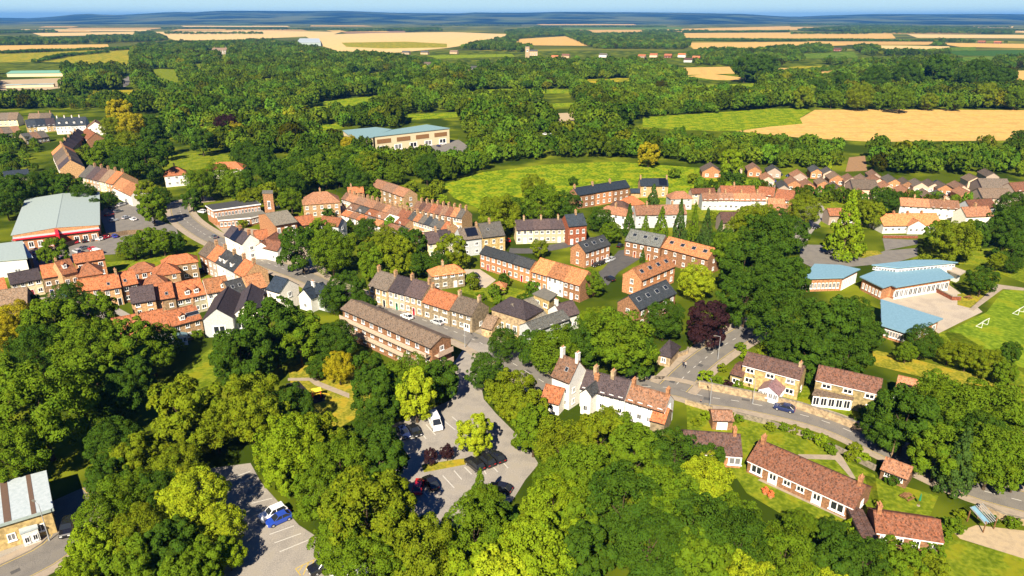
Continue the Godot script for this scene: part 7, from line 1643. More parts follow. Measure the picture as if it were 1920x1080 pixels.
	tree("mid green tree behind the wheat field, second from left", 336.2, -616.8, 11.5, "mid", 1, 0)
	tree("dark green tree left of the long terrace, second from left", -54.1, -246.3, 4.7, "dark")
	tree("dark green tree in front of the round meadow", 34.1, -260, 5, "dark")
	tree("dark green tree right of the grey roofed estate", 159, -286.5, 5.4, "dark")
	tree("dark green tree behind the store, fourth from left", -186.4, -296.2, 5.6, "dark")
	tree("olive green tree right of the far white row, first from left", -266.9, -469.8, 8.5, "olive")
	tree("dark green tree left of the churchyard lawn, second from left", -245.4, -480.6, 8.7, "dark")
	tree("dark purple tree behind the churchyard lawn, second from left", -194.5, -480.6, 8.7, "purple")
	tree("golden green tree right of the churchyard lawn", -174.4, -445.5, 8.1, "yellow")
	tree("mid green tree right of the brick tower, first from left", -93.8, -287.4, 5.4, "mid")
	tree("olive green tree in front of the white inn, third from left", 19.4, -121, 2.6, "olive")
	bush("mid green bush right of the lower bungalow, second from left", 68.4, -88.7, 2, "mid")
	tree("olive green tree right of the wheat field", 433.9, -654.6, 11.7, "olive", 1, 0)
	tree("dark green tree left of the wheat field, third from left", 337.7, -734.8, 13.1, "dark", 1, 0)
	tree("golden green tree right of the round meadow", 75.8, -384.2, 7.1, "yellow", 1, 0)
	tree("dark green tree left of the long terrace, first from left", -78.9, -333, 6.2, "dark", 1, 0)
	tree("mid green tree in front of the far warehouse, second from left", -46.9, -356.9, 6.6, "mid", 1, 0)
	tree("mid green tree right of the far warehouse, first from left", -35.3, -350.6, 6.5, "mid", 1, 0)
	tree("mid green tree left of the grass bank", 94.9, -149.7, 2.8, "mid")
	tree("dark green tree in front of the playing field", 119.9, -149.7, 2.8, "dark")
	tree("mid green tree behind the mews", 36.2, -244.4, 4.3, "mid")
	tree("dark green tree right of the wheat field, third from left", 313.6, -430.8, 7.2, "dark")
	tree("dark green tree left of the flat roofed hall, first from left", -118.1, -232.1, 4.1, "dark")
	tree("dark green tree in front of the churchyard lawn", -152.2, -293.6, 5.1, "dark")
	tree("dark green tree left of the flat roofed hall, second from left", -136.5, -289.2, 5, "dark")
	tree("dark green tree in front of the store", -133.9, -178.5, 3.3, "dark")
	conifer("mid green conical tree behind the mews, second from left", 54, -242, 4.2, "mid", 1.7)
	bush("mid green bush left of the gravel drive", 71.7, -90.6, 1.9, "mid")
	bush("mid green bush right of the lower bungalow, first from left", 65.6, -85.3, 1.8, "mid")
	tree("olive green tree left of the wheat field, first from left", 262.9, -646.9, 10.6, "olive", 1, 0)
	tree("mid green tree right of the wheat field, second from left", 450.6, -639.2, 10.5, "mid", 1, 0)
	tree("mid green tree in front of the far warehouse, first from left", -58.2, -341, 5.8, "mid", 1, 0)
	tree("mid green tree in front of the long terrace, first from left", -49.1, -224.7, 3.6, "mid")
	tree("dark green tree left of the churchyard lawn, fourth from left", -201, -403.8, 6.2, "dark")
	tree("mid green tree in front of the white inn, third from left", 22.5, -120.1, 2.1, "mid")
	conifer("blue green conical tree left of the white estate terrace, first from left", 59.5, -285.6, 4.5, "conifer", 1.4)
	bush("olive green bush right of the long terrace, first from left", -38.5, -307, 4.8, "olive")
	bush("dark green bush left of the rising left terrace, second from left", -279.9, -384.6, 5.9, "dark")
	tree("dark green tree left of the wheat field, second from left", 309, -730.4, 10.8, "dark", 1, 0)
	tree("golden green tree left of the far warehouse", -97.7, -419, 6.4, "yellow", 1, 0)
	tree("mid green tree right of the far warehouse, second from left", -28.4, -368.7, 5.7, "mid", 1, 0)
	tree("mid green tree left of the wheat field", 291.5, -651.1, 9.2, "mid", 1, 0)
	tree("olive green tree in front of the mews", 24.6, -172.7, 2.6, "olive")
	tree("olive green tree in front of the cream lane houses", 9.6, -228.6, 3.3, "olive")
	tree("olive green tree behind the playing field", 159.3, -215.1, 3.2, "olive")
	tree("dark green tree behind the playing field, second from left", 162.8, -212.6, 3.1, "dark")
	tree("mid green tree in front of the store, first from left", -157.1, -221.4, 3.2, "mid")
	tree("olive green tree behind the orange roofed close", -132.4, -225.8, 3.3, "olive")
	tree("dark green tree behind the churchyard lawn, first from left", -224.2, -472.8, 6.5, "dark")
	conifer("blue green conical tree left of the white estate terrace, second from left", 60.9, -242.8, 3.5, "conifer", 2.4)
	conifer("blue green conical tree in front of the white estate terrace, first from left", 70.2, -241, 3.5, "conifer", 2)
	bush("bright green bush right of the road junction", 44.5, -140.4, 2.2, "bright")
	bush("mid green bush right of the yellow stone houses", 73.6, -124.6, 2, "mid")
	bush("mid green bush behind the long terrace", -62.9, -308.3, 4.4, "mid")
	bush("olive green bush right of the long terrace, second from left", -35.4, -323.6, 4.6, "olive")
	tree("mid green tree right of the wheat field, first from left", 392.9, -632, 8.5, "mid", 1, 0)
	tree("dark green tree in front of the far warehouse, first from left", -64.9, -362, 5, "dark", 1, 0)
	tree("dark green tree right of the far warehouse, first from left", -48.3, -393.1, 5.4, "dark", 1, 0)
	tree("mid green tree behind the long terrace", -67.6, -334, 4.7, "mid", 1, 0)
	tree("mid green tree right of the far warehouse, third from left", -16, -378.4, 5.2, "mid", 1, 0)
	bush("bright green bush left of the lower bungalow", 55.5, -91, 1.5, "bright")
	tree("olive green tree behind the wheat field", 371.6, -635.8, 8.1, "olive", 1, 0)
	tree("mid green tree behind the playing field", 171.5, -221.4, 2.9, "mid")
	tree("dark green tree right of the store, second from left", -176.5, -297.4, 3.7, "dark")
	tree("dark green tree right of the store, first from left", -176, -285.9, 3.6, "dark")
	tree("dark purple tree behind the churchyard lawn, first from left", -214.8, -493.3, 6, "purple")
	conifer("dark green conical tree behind the mews, first from left", 44.1, -252.1, 3.2, "dark", 2)
	conifer("blue green conical tree in front of the white estate terrace, second from left", 73.9, -236.2, 3, "conifer", 1.8)
	bush("olive green bush left of the small garden hut, second from left", 65.9, -112.5, 1.6, "olive")
	bush("bright green bush behind the long bungalow", 60.4, -115.2, 1.7, "bright")
	bush("mid green bush right of the gravel drive", 82, -91.7, 1.4, "mid")
	bush("olive green bush left of the yellow stone houses", 63.8, -155.7, 2.1, "olive")
	bush("bright green bush behind the stone hall, second from left", 0, -182.8, 2.4, "bright")
	bush("mid green bush right of the brick tower", -82.7, -291, 3.7, "mid")
	bush("olive green bush behind the long terrace", -48.3, -325.1, 4.1, "olive")
	bush("dark green bush left of the rising left terrace, third from left", -259.7, -354.2, 4.4, "dark")
	bush("dark green bush behind the white estate terrace, second from left", 113.1, -342, 4.3, "dark")
	tree("mid green tree behind the wheat field, first from left", 329.9, -639.7, 7.6, "mid", 1, 0)
	tree("dark green tree right of the far warehouse, second from left", -24.3, -396.2, 4.9, "dark", 1, 0)
	tree("small purple leaved tree in the car park, nearer the red car", -15.1, -108.8, 1.5, "purple", 1.2)
	tree("small purple leaved tree in the car park beside the bright green tree", -12.2, -110, 1.5, "purple", 1.2)
	conifer("mid green conical tree behind the mews, first from left", 48.9, -244.8, 2.9, "mid", 1.8)
	bush("bright green bush left of the small garden hut", 65.8, -109.6, 1.5, "bright")
	bush("dark green bush in front of the small garden hut", 67.8, -102.9, 1.4, "dark")
	tree("olive green tree behind the churchyard lawn", -252.5, -531.3, 5.6, "olive")
	conifer("mid green conical tree left of the white estate terrace", 67.3, -247.2, 2.8, "mid", 2.6)
	bush("mid green bush right of the road junction, first from left", 46.5, -138.6, 1.7, "mid")
	bush("mid green bush left of the yellow stone houses", 62.2, -133.8, 1.6, "mid")
	bush("mid green bush behind the small garden hut", 70.4, -121.1, 1.5, "mid")
	bush("olive green bush left of the small garden hut, first from left", 63.8, -110.2, 1.4, "olive")
	bush("bright green bush in front of the road junction", 40.3, -124.1, 1.5, "bright")
	bush("mid green bush behind the long bungalow, second from left", 58.6, -117.3, 1.5, "mid")
	bush("mid green bush behind the long bungalow, third from left", 61.3, -113.6, 1.4, "mid")
	bush("dark green bush behind the gravel drive", 79.1, -92.5, 1.2, "dark")
	bush("olive green bush left of the gravel drive", 74.6, -93.8, 1.2, "olive")
	bush("olive green bush right of the copper beech", 59.9, -151.7, 1.8, "olive")
	bush("bright green bush in front of the copper beech", 57.3, -151.7, 1.8, "bright")
	bush("mid green bush left of the stone hall, second from left", -3.9, -185.2, 2.2, "mid")
	bush("dark green bush behind the stone hall, first from left", 3.1, -187.2, 2.2, "dark")
	bush("dark green bush behind the stone hall, second from left", 6.3, -189.3, 2.2, "dark")
	bush("olive green bush right of the brick tower", -86.4, -283.5, 3.1, "olive")
	bush("dark green bush right of the brick tower", -76.4, -279.3, 3.1, "dark")
	bush("bright green bush right of the long terrace", -30.8, -301.3, 3.3, "bright")
	bush("mid green bush left of the white gables", -81.5, -162.8, 1.9, "mid")
	bush("mid green bush in front of the rising left terrace, second from left", -207.9, -337.7, 3.7, "mid")
	bush("mid green bush in front of the rising left terrace, first from left", -249.8, -390.7, 4.2, "mid")
	bush("olive green bush right of the rising left terrace", -252.8, -406.4, 4.4, "olive")
	bush("dark green bush left of the rising left terrace, fourth from left", -313.7, -441.6, 4.7, "dark")
	bush("dark green bush left of the rising left terrace, first from left", -333.9, -461.4, 4.9, "dark")
	bush("dark green bush behind the white estate terrace, first from left", 108.7, -349.7, 3.8, "dark")
	bush("olive green bush left of the white estate terrace", 90.9, -343.6, 3.7, "olive")
	bush("mid green bush left of the white estate terrace", 84.2, -356, 3.9, "mid")
	bush("dark green bush left of the grey roofed estate", 138.6, -316, 3.5, "dark")
	bush("olive green bush right of the school, first from left", 140.1, -222.5, 2.5, "olive")
	conifer("blue green conical tree behind the mews", 38.2, -252, 2.4, "conifer", 1.6)
	bush("dark purple bush right of the road junction", 48.7, -137.6, 1.4, "purple")
	bush("mid green bush right of the road junction, second from left", 50.9, -137.2, 1.4, "mid")
	bush("bright green bush right of the yellow stone houses", 74.6, -135.3, 1.4, "bright")
	bush("olive green bush in front of the road junction", 37.7, -122.3, 1.3, "olive")
	bush("olive green bush behind the long bungalow, first from left", 52.3, -120.3, 1.3, "olive")
	bush("mid green bush behind the long bungalow, first from left", 55, -120.3, 1.3, "mid")
	bush("olive green bush behind the long bungalow, second from left", 56.8, -119.4, 1.3, "olive")
	bush("mid green bush right of the long bungalow", 61.1, -112.1, 1.2, "mid")
	bush("olive green bush left of the lower bungalow", 62.7, -96.6, 1.1, "olive")
	bush("mid green bush in front of the copper beech", 57.4, -156.4, 1.6, "mid")
	bush("olive green bush right of the road junction", 49.6, -145.2, 1.5, "olive")
	bush("mid green bush left of the stone hall, first from left", -9.4, -189.8, 1.9, "mid")
	bush("bright green bush behind the stone hall, first from left", -3.2, -194, 1.9, "bright")
	bush("bright green bush behind the long terrace", -46.7, -296, 2.8, "bright")
	bush("dark green bush left of the round meadow", 30.4, -339.3, 3.2, "dark")
	bush("olive green bush in front of the flat roofed hall", -106.6, -264.8, 2.5, "olive")
	bush("olive green bush left of the white gables", -82.8, -156.4, 1.6, "olive")
	bush("dark green bush right of the store", -183.3, -302.5, 2.9, "dark")
	bush("dark green bush right of the rising left terrace", -216.4, -357.7, 3.3, "dark")
	bush("mid green bush right of the rising left terrace", -274.4, -434.8, 4, "mid")
	bush("dark green bush left of the rising left terrace, fifth from left", -330.6, -474.9, 4.3, "dark")
	bush("dark green bush right of the white estate terrace", 122.3, -333.6, 3.1, "dark")
	bush("olive green bush in front of the white estate terrace", 82.2, -276.4, 2.6, "olive")
	bush("olive green bush right of the school, second from left", 143.5, -220.5, 2.2, "olive")
	bush("olive green bush right of the long white bungalow", 155.8, -226, 2.2, "olive")
	bush("mid green bush right of the road junction, third from left", 46.8, -123.4, 1.2, "mid")
	conifer("lime green conical tree left of the grey roofed estate", 166.8, -362.3, 2.8, "lime", 1.3)
	conifer("blue green conical tree behind the long white bungalow", 174.4, -283.8, 2, "conifer", 1.6)
	conifer("dark green conical tree behind the mews, second from left", 44.3, -222.8, 1.3, "dark", 2)
	conifer("blue green conical tree behind the white estate terrace", 101.4, -311.8, 1.5, "conifer", 2)
	tree("dark green tree behind the long terrace", -69.7, -312.4, 7, "dark", 0.95)
	tree("mid green tree behind the brick tower, first from left", -99.4, -319.9, 6.8, "mid", 1.09)
	tree("mid green tree behind the brick tower, second from left", -105.2, -343.8, 7.1, "mid", 0.97)
	tree("mid green tree right of the brick tower, second from left", -98.1, -347.8, 7, "mid", 1.01)
	tree("dark green tree in front of the far warehouse, second from left", -42.2, -340.6, 6.7, "dark", 1.2)
	tree("mid green tree left of the far warehouse, second from left", -74, -350, 6.8, "mid", 1.08)
	tree("bright green tree behind the white estate terrace", 112.2, -353, 6.8, "bright", 1.18)
	tree("dark green tree behind the brick tower, fifth from left", -107.7, -353.3, 6.8, "dark", 1.04)
	tree("dark green tree left of the far warehouse, second from left", -85.5, -363.3, 6.9, "dark", 1.01)
	tree("dark green tree left of the far warehouse, first from left", -84.8, -335.8, 6.3, "dark", 1.2)

func far_country():
	surf("field", 0.02, "wheat", plan([164.4, -515.7, 195.1, -536.9, 228.2, -553.9, 238, -584.7, 273.4, -641.3, 334, -645.1, 478.5, -637.4, 362.5, -475.5, 303.2, -473.3, 243.4, -469, 200.1, -486.7]))
	surf("field", 0.024, "meadow", plan([109.1, -591.2, 180.1, -622.5, 233.7, -649.1, 266.9, -653.1, 266.5, -633.6, 238, -584.7, 228.2, -553.9, 195.1, -536.9, 164.4, -515.7, 126.4, -520.9, 99.6, -536.9]))
	surf("field", 0.028, "gravel", plan([26.7, -611.7, 53.8, -622.5, 54.2, -575.1, 44.3, -531.5, 34.2, -531.5, 35.3, -584.7]))
	surf("field", 0.032, "meadow", plan([-35.1, -340.6, -27, -354, -15.8, -371.2, 18.1, -391.5, 58.7, -400.8, 109.1, -381.1, 125.1, -349, 113.8, -307.3, 89, -305.4, 70.2, -307.3, 54.2, -313.3, 9.4, -296, -14, -294.2, -26.6, -313.3]))
	surf("field", 0.036, "meadow", plan([-199, -665, -190, -705, -140, -765, -131, -738, -137, -678, -176, -653]))
	surf("field", 0.04, "meadow", plan([-151.9, -542.5, -136.8, -556.9, -126.8, -531.5, -140.9, -515.7]))
	surf("field", 0.044, "meadow", plan([-49, -817, -12, -835, 69, -829, 67, -787, 0, -776, -70, -781]))
	surf("field", 0.048, "lawn", plan([-571, -1138, -570, -1175, -533, -1150, -439, -969, -425, -912, -459, -928]))
	surf("field", 0.052, "lawn", plan([-569, -1298, -553, -1313, -485, -1150, -497, -1138]))
	surf("field", 0.056, "lawn", plan([-640, -1593, -625, -1616, -526, -1361, -540, -1345]))
	surf("field", 0.06, "wheat", plan([-1582, -2134, -1353, -2217, -1245, -2261, -1070, -1951, -1143, -1825, -1256, -1688]))
	surf("field", 0.064, "ripe_grass", plan([-1238, -1663, -1112, -1796, -1005, -1951, -622, -1187, -697, -1213, -818, -1345, -897, -1361, -993, -1329]))
	surf("field", 0.068, "pale_crop", plan([-961, -3407, -726, -3866, -344, -4144, -31, -3622, -20, -2820, -176, -1985, -291, -1663, -400, -1714, -472, -1918, -569, -2175]))
	surf("field", 0.072, "ripe_grass", plan([-558, -2405, -364, -2510, -204, -2307, -179, -2020, -341, -1951, -464, -2057]))
	surf("field", 0.076, "wheat", plan([31, -2820, 233, -3216, 244, -2405, 274, -2217, 217, -2134, 63, -2175, 0, -2405]))
	surf("field", 0.08, "pale_crop", plan([-2034, -4144, -1608, -4645, -957, -4144, -837, -3407, -997, -2752, -1199, -2626]))
	surf("field", 0.084, "wheat", plan([280, -1200, 367, -1226, 330, -1072, 246, -1042]))
	surf("field", 0.088, "green_crop", plan([246, -1042, 297, -1062, 345, -995, 318, -936, 236, -969]))
	surf("field", 0.092, "wheat", plan([249, -1023, 292, -1072, 323, -995, 324, -952, 270, -960]))
	surf("field", 0.096, "wheat", plan([436, -1187, 508, -1213, 543, -1187, 479, -1083, 372, -1052]))
	surf("field", 0.1, "wheat", plan([888, -3866, 1502, -4000, 1923, -3740, 1507, -2892, 1028, -2626, 619, -2626]))
	surf("field", 0.104, "stubble", plan([1028, -2626, 1471, -2820, 1489, -2567, 1256, -2217, 966, -2217]))
	surf("field", 0.108, "wheat", plan([1378, -2405, 1642, -2261, 1419, -1951, 1256, -2057]))
	surf("field", 0.112, "green_crop", plan([1205, -2020, 1301, -2057, 1156, -1825, 1090, -1825]))
	surf("field", 0.116, "dark_crop", plan([1073, -1796, 1373, -1886, 1132, -1549, 965, -1593]))
	surf("field", 0.12, "wheat", plan([837, -4840, 2562, -6845, 1884, -4840, 982, -4000]))
	surf("field", 0.124, "wheat", plan([766, -1127, 837, -1138, 665, -897, 635, -912]))
	surf("field", 0.128, "green_crop", plan([655, -1663, 825, -1768, 716, -1507, 591, -1468]))
	surf("field", 0.132, "green_crop", plan([335, -5814, 1410, -6121, 1165, -5051, 335, -4645]))
	surf("field", 0.136, "wheat", plan([451, -4465, 804, -4645, 722, -4000, 405, -3740]))
	surf("field", 0.14, "ripe_grass", plan([468, -1226, 596, -1268, 564, -1200, 444, -1162]))
	surf("field", 0.144, "wheat", plan([576, -2405, 1092, -2510, 995, -2175, 625, -1951, 475, -1918]))
	surf("field", 0.148, "pale_crop", plan([1074, -2175, 1249, -2095, 1126, -1886, 947, -1886]))
	surf("field", 0.152, "pale_crop", plan([1937, -3622, 2463, -3407, 2094, -2892, 1632, -2967]))
	surf("field", 0.156, "pale_crop", plan([-2512, -3866, -2124, -4144, -1776, -3511, -2047, -3216]))
	surf("field", 0.16, "green_crop", plan([904, -1507, 1019, -1549, 886, -1329, 818, -1329]))
	surf("field", 0.164, "ploughed", plan([-957, -4144, -644, -4465, -578, -4000, -837, -3740]))
	surf("field", 0.3, "wheat", plan([-1258, -4913, -880, -4939, -686, -4151, -1004, -4151]))
	surf("field", 0.31, "stubble", plan([1029, -12560, 2849, -12956, 2661, -11413, 827, -11413]))
	surf("field", 0.32, "stubble", plan([52, -4819, 849, -4865, 758, -4306, 17, -4306]))
	surf("field", 0.33, "dark_crop", plan([-3295, -8186, -2850, -8166, -2425, -6906, -2741, -6906]))
	surf("field", 0.34, "dark_crop", plan([8278, -16653, 11512, -16902, 9495, -14181, 7083, -14181]))
	surf("field", 0.35, "stubble", plan([2899, -4728, 3644, -4735, 3071, -3944, 2428, -3944]))
	surf("field", 0.36, "green_crop", plan([9929, -15520, 10513, -15215, 9222, -13100, 8396, -13100]))
	surf("field", 0.37, "green_crop", plan([-528, -13011, 1459, -13451, 1354, -11051, -591, -11051]))
	surf("field", 0.38, "stubble", plan([2261, -6263, 3168, -6166, 2878, -5474, 2008, -5474]))
	surf("field", 0.39, "stubble", plan([-714, -17114, 1718, -17067, 1339, -15421, -650, -15421]))
	surf("field", 0.4, "wheat", plan([4671, -10105, 5715, -10115, 5259, -9183, 4313, -9183]))
	surf("field", 0.41, "wheat", plan([-12720, -17666, -11360, -17100, -9640, -14810, -10836, -14810]))
	surf("field", 0.42, "pale_crop", plan([-1747, -4557, -1423, -4593, -1246, -3845, -1425, -3845]))
	surf("field", 0.43, "dark_crop", plan([28, -12667, 1245, -12478, 1030, -10567, 25, -10567]))
	surf("field", 0.44, "pale_crop", plan([3739, -6608, 4508, -6659, 3911, -5785, 3224, -5785]))
	surf("field", 0.45, "wheat", plan([-4208, -6676, -3880, -6640, -3569, -5989, -3828, -5989]))
	surf("field", 0.46, "stubble", plan([-1807, -16491, -843, -16547, -725, -14134, -1470, -14134]))
	surf("field", 0.47, "stubble", plan([-2307, -5127, -1481, -5156, -1237, -4482, -2072, -4482]))
	surf("field", 0.48, "stubble", plan([-2027, -7465, -1482, -7392, -1231, -6614, -1801, -6614]))
	surf("field", 0.49, "green_crop", plan([2177, -5267, 2768, -5200, 2404, -4574, 1954, -4574]))
	surf("field", 0.5, "stubble", plan([2243, -4438, 2846, -4420, 2358, -3717, 1866, -3717]))
	surf("field", 0.51, "pale_crop", plan([-3338, -5033, -2453, -5019, -2112, -4339, -2877, -4339]))
	surf("field", 0.52, "pale_crop", plan([3089, -4552, 3383, -4577, 2840, -3889, 2695, -3889]))
	surf("field", 0.53, "wheat", plan([390, -17016, 2562, -16467, 2132, -14228, 269, -14228]))
	surf("field", 0.54, "wheat", plan([2130, -6123, 2426, -6192, 2081, -5344, 1935, -5344]))
	surf("field", 0.55, "wheat", plan([-2856, -4585, -2678, -4626, -2356, -4153, -2572, -4153]))
	surf("field", 0.56, "pale_crop", plan([1743, -12004, 2693, -11972, 2317, -10077, 1339, -10077]))
	surf("field", 0.57, "pale_crop", plan([5137, -7137, 5793, -7075, 4936, -6088, 4397, -6088]))
	surf("field", 0.58, "green_crop", plan([-1381, -5357, -960, -5293, -861, -4660, -1181, -4660]))
	surf("field", 0.59, "pale_crop", plan([-3157, -7067, -2132, -7026, -1886, -6300, -2790, -6300]))
	surf("field", 0.6, "stubble", plan([7178, -10533, 8156, -10373, 7124, -9153, 6202, -9153]))
	surf("field", 0.61, "pale_crop", plan([-6437, -12851, -4511, -12475, -3992, -10857, -5443, -10857]))
	surf("field", 0.62, "stubble", plan([-3394, -5689, -2692, -5745, -2482, -5137, -3097, -5137]))
	surf("field", 0.63, "wheat", plan([279, -8954, 1439, -8830, 1289, -7654, 306, -7654]))
	var clear := [plan([146.1, -455.1, 173.5, -474, 228.2, -553.9, 238, -584.7, 273.4, -641.3, 334, -645.1, 478.5, -637.4, 322.3, -419.4, 269.6, -417.4, 216.4, -413.6, 177.9, -429.3]), plan([109.1, -591.2, 180.1, -622.5, 233.7, -649.1, 266.9, -653.1, 266.5, -633.6, 238, -584.7, 202.9, -489.1, 173.5, -474, 146.1, -455.1, 112.4, -459.7, 88.5, -474]), plan([26.7, -611.7, 53.8, -622.5, 54.2, -575.1, 39.4, -469.1, 30.4, -469.1, 35.3, -584.7]), plan([-35.1, -340.6, -27, -354, -15.8, -371.2, 18.1, -391.5, 58.7, -400.8, 109.1, -381.1, 125.1, -349, 113.8, -307.3, 89, -305.4, 70.2, -307.3, 54.2, -313.3, 9.4, -296, -14, -294.2, -26.6, -313.3]), plan([-177, -588, -190, -705, -140, -765, -131, -738, -122, -599, -157, -577]), plan([-151.9, -542.5, -136.8, -556.9, -112.8, -469.1, -125.2, -455.1]), plan([-49, -817, -12, -835, 69, -829, 60, -696, 0, -686, -62, -691]), plan([-571, -1138, -570, -1175, -533, -1150, -390, -858, -378, -808, -408, -821]), plan([-569, -1298, -553, -1313, -431, -1019, -442, -1009]), plan([-640, -1593, -625, -1616, -468, -1207, -480, -1192]), plan([-1582, -2134, -1353, -2217, -1245, -2261, -951, -1731, -1016, -1619, -1117, -1498]), plan([-1238, -1663, -1112, -1796, -1005, -1951, -553, -1052, -619, -1075, -727, -1192, -798, -1207, -883, -1178]), plan([-961, -3407, -726, -3866, -344, -4144, -31, -3622, -20, -2820, -157, -1761, -259, -1476, -356, -1521, -419, -1701, -506, -1930]), plan([-558, -2405, -364, -2510, -204, -2307, -159, -1793, -303, -1731, -412, -1825]), plan([31, -2820, 233, -3216, 217, -2134, 243, -1968, 193, -1894, 56, -1930, 0, -2134]), plan([-2034, -4144, -1608, -4645, -957, -4144, -745, -3026, -886, -2444, -1066, -2331]), plan([280, -1200, 367, -1226, 294, -950, 219, -923]), plan([246, -1042, 297, -1062, 307, -881, 283, -828, 210, -858]), plan([249, -1023, 292, -1072, 287, -881, 288, -843, 240, -850]), plan([436, -1187, 508, -1213, 543, -1187, 425, -959, 331, -932]), plan([888, -3866, 1502, -4000, 1923, -3740, 1340, -2567, 914, -2331, 550, -2331]), plan([1028, -2626, 1471, -2820, 1489, -2567, 1117, -1968, 859, -1968]), plan([1378, -2405, 1642, -2261, 1262, -1731, 1117, -1825]), plan([1205, -2020, 1301, -2057, 1028, -1619, 969, -1619]), plan([1073, -1796, 1373, -1886, 1006, -1374, 858, -1413]), plan([745, -4299, 2562, -6845, 1675, -4299, 873, -3553]), plan([766, -1127, 837, -1138, 591, -794, 564, -808]), plan([655, -1663, 825, -1768, 637, -1337, 525, -1302]), plan([335, -5814, 1410, -6121, 1036, -4488, 298, -4126]), plan([451, -4465, 804, -4645, 642, -3553, 360, -3322]), plan([468, -1226, 596, -1268, 502, -1063, 395, -1030]), plan([576, -2405, 1092, -2510, 995, -2175, 555, -1731, 422, -1701]), plan([1074, -2175, 1249, -2095, 1001, -1673, 842, -1673]), plan([1937, -3622, 2463, -3407, 1861, -2567, 1451, -2634]), plan([-2512, -3866, -2124, -4144, -1579, -3119, -1820, -2856]), plan([904, -1507, 1019, -1549, 788, -1178, 727, -1178]), plan([-957, -4144, -644, -4465, -513, -3553, -745, -3322]), plan([-82.8, -405.7, -116.5, -477.7, -128.8, -531.5, -44.3, -531.5, -23.7, -477.7, -23.1, -372.3, -47.9, -387]), plan([-337.8, -450.6, -262, -450.6, -365.5, -645.1, -474.4, -645.1]), plan([-495, -681, -429, -691, -728, -1187, -846, -1187]), plan([85.6, -343, 104.7, -334.8, 216.6, -305.4, 232.9, -315.3, 264.2, -361.7, 194.4, -368.4, 99.6, -378.2]), plan([-398, -723, -390, -734, -547, -1052, -569, -1072, -524, -960]), plan([178.1, -368.4, 191.6, -369.8, 213.9, -419.1, 201.4, -415.6]), plan([-185.5, -361.7, -218.5, -431.5, -170.5, -431.5, -143.3, -361.7]), plan([12.9, -421.3, 27.5, -421.3, 33, -510.6, 15.4, -505.7]), plan([-165, -1313, -143, -1313, -122, -1118, -142, -1118]), plan([-71, -1200, -52, -1200, -44, -1025, -62, -1025]), plan([-132, -1083, -115, -1083, -98, -927, -115, -927]), plan([-75, -1115, -57, -1115, -48, -955, -65, -955]), plan([4, -1395, 27, -1395, 24, -1185, 3, -1185]), plan([78, -1549, 103, -1549, 88, -1310, 65, -1310]), plan([-39, -1283, -18, -1283, -14, -1093, -34, -1093]), plan([270, -1593, 295, -1593, 251, -1346, 228, -1346]), plan([304, -1639, 330, -1639, 281, -1383, 256, -1383]), plan([331, -1616, 357, -1616, 304, -1364, 280, -1364]), plan([367, -1639, 394, -1639, 334, -1383, 310, -1383]), plan([373, -1528, 398, -1528, 339, -1293, 316, -1293]), plan([338, -1449, 361, -1449, 309, -1229, 287, -1229]), plan([190, -1639, 217, -1639, 184, -1383, 160, -1383]), plan([105, -1616, 131, -1616, 112, -1364, 88, -1364]), plan([-227, -1768, -198, -1768, -166, -1487, -192, -1487]), plan([-272, -1768, -244, -1768, -204, -1487, -230, -1487]), plan([-158, -1796, -130, -1796, -108, -1509, -135, -1509]), plan([1617, -2567, 1658, -2567, 1369, -2112, 1332, -2112]), plan([1637, -2510, 1677, -2510, 1387, -2069, 1351, -2069]), plan([850, -1951, 881, -1951, 741, -1632, 712, -1632]), plan([-763, -1825, -705, -1825, -589, -1521, -638, -1521]), plan([-369, -960, -323, -995, -284, -960, -272, -794]), plan([-248, -1052, -193, -1093, -154, -1042, -168, -873]), plan([85, -960, 162, -995, 143, -835, 83, -801]), plan([222, -883, 311, -912, 271, -757, 197, -734]), plan([-485, -804, -431, -829, -341, -691, -387, -662]), plan([-245.8, -604.8, -209.4, -633.6, -191.2, -604.8, -199.6, -505.2]), plan([-100.1, -604.8, -47, -626.2, -32, -528.2, -76.8, -505.2]), plan([-468, -729, -424, -738, -356, -619, -395, -611]), plan([-186, -1593, 0, -1663, 5, -1374, -134, -1302]), plan([455, -1894, 837, -2510, 787, -2307, 422, -1701]), plan([10, -682, 68, -700, 63, -596, 13, -574])]
	surf("field", 0.01, "meadow", plan([-763, -1825, -705, -1825, -662, -1714, -717, -1714]))
	surf("field", 0.01, "meadow", plan([-369, -960, -323, -995, -284, -960, -306, -897]))
	surf("field", 0.01, "meadow", plan([-248, -1052, -193, -1093, -154, -1042, -189, -986]))
	surf("field", 0.01, "ripe_grass", plan([85, -960, 162, -995, 161, -944, 94, -905]))
	surf("field", 0.01, "meadow", plan([222, -883, 311, -912, 305, -855, 222, -829]))
	surf("field", 0.01, "ripe_grass", plan([-485, -804, -431, -829, -384, -781, -435, -749]))
	surf("field", 0.01, "ripe_grass", plan([-245.8, -604.8, -209.4, -633.6, -191.2, -604.8, -224.5, -572]))
	surf("field", 0.01, "meadow", plan([-100.1, -604.8, -47, -626.2, -36, -597.9, -86.3, -572]))
	surf("field", 0.01, "meadow", plan([-468, -729, -424, -738, -400, -700, -445, -691]))
	surf("field", 0.01, "meadow", plan([-186, -1593, 0, -1663, 6, -1549, -150, -1468]))
	surf("field", 0.01, "ripe_grass", plan([512, -2134, 837, -2510, 787, -2307, 475, -1918]))
	surf("field", 0.01, "meadow", plan([10, -682, 68, -700, 71, -674, 15, -649]))
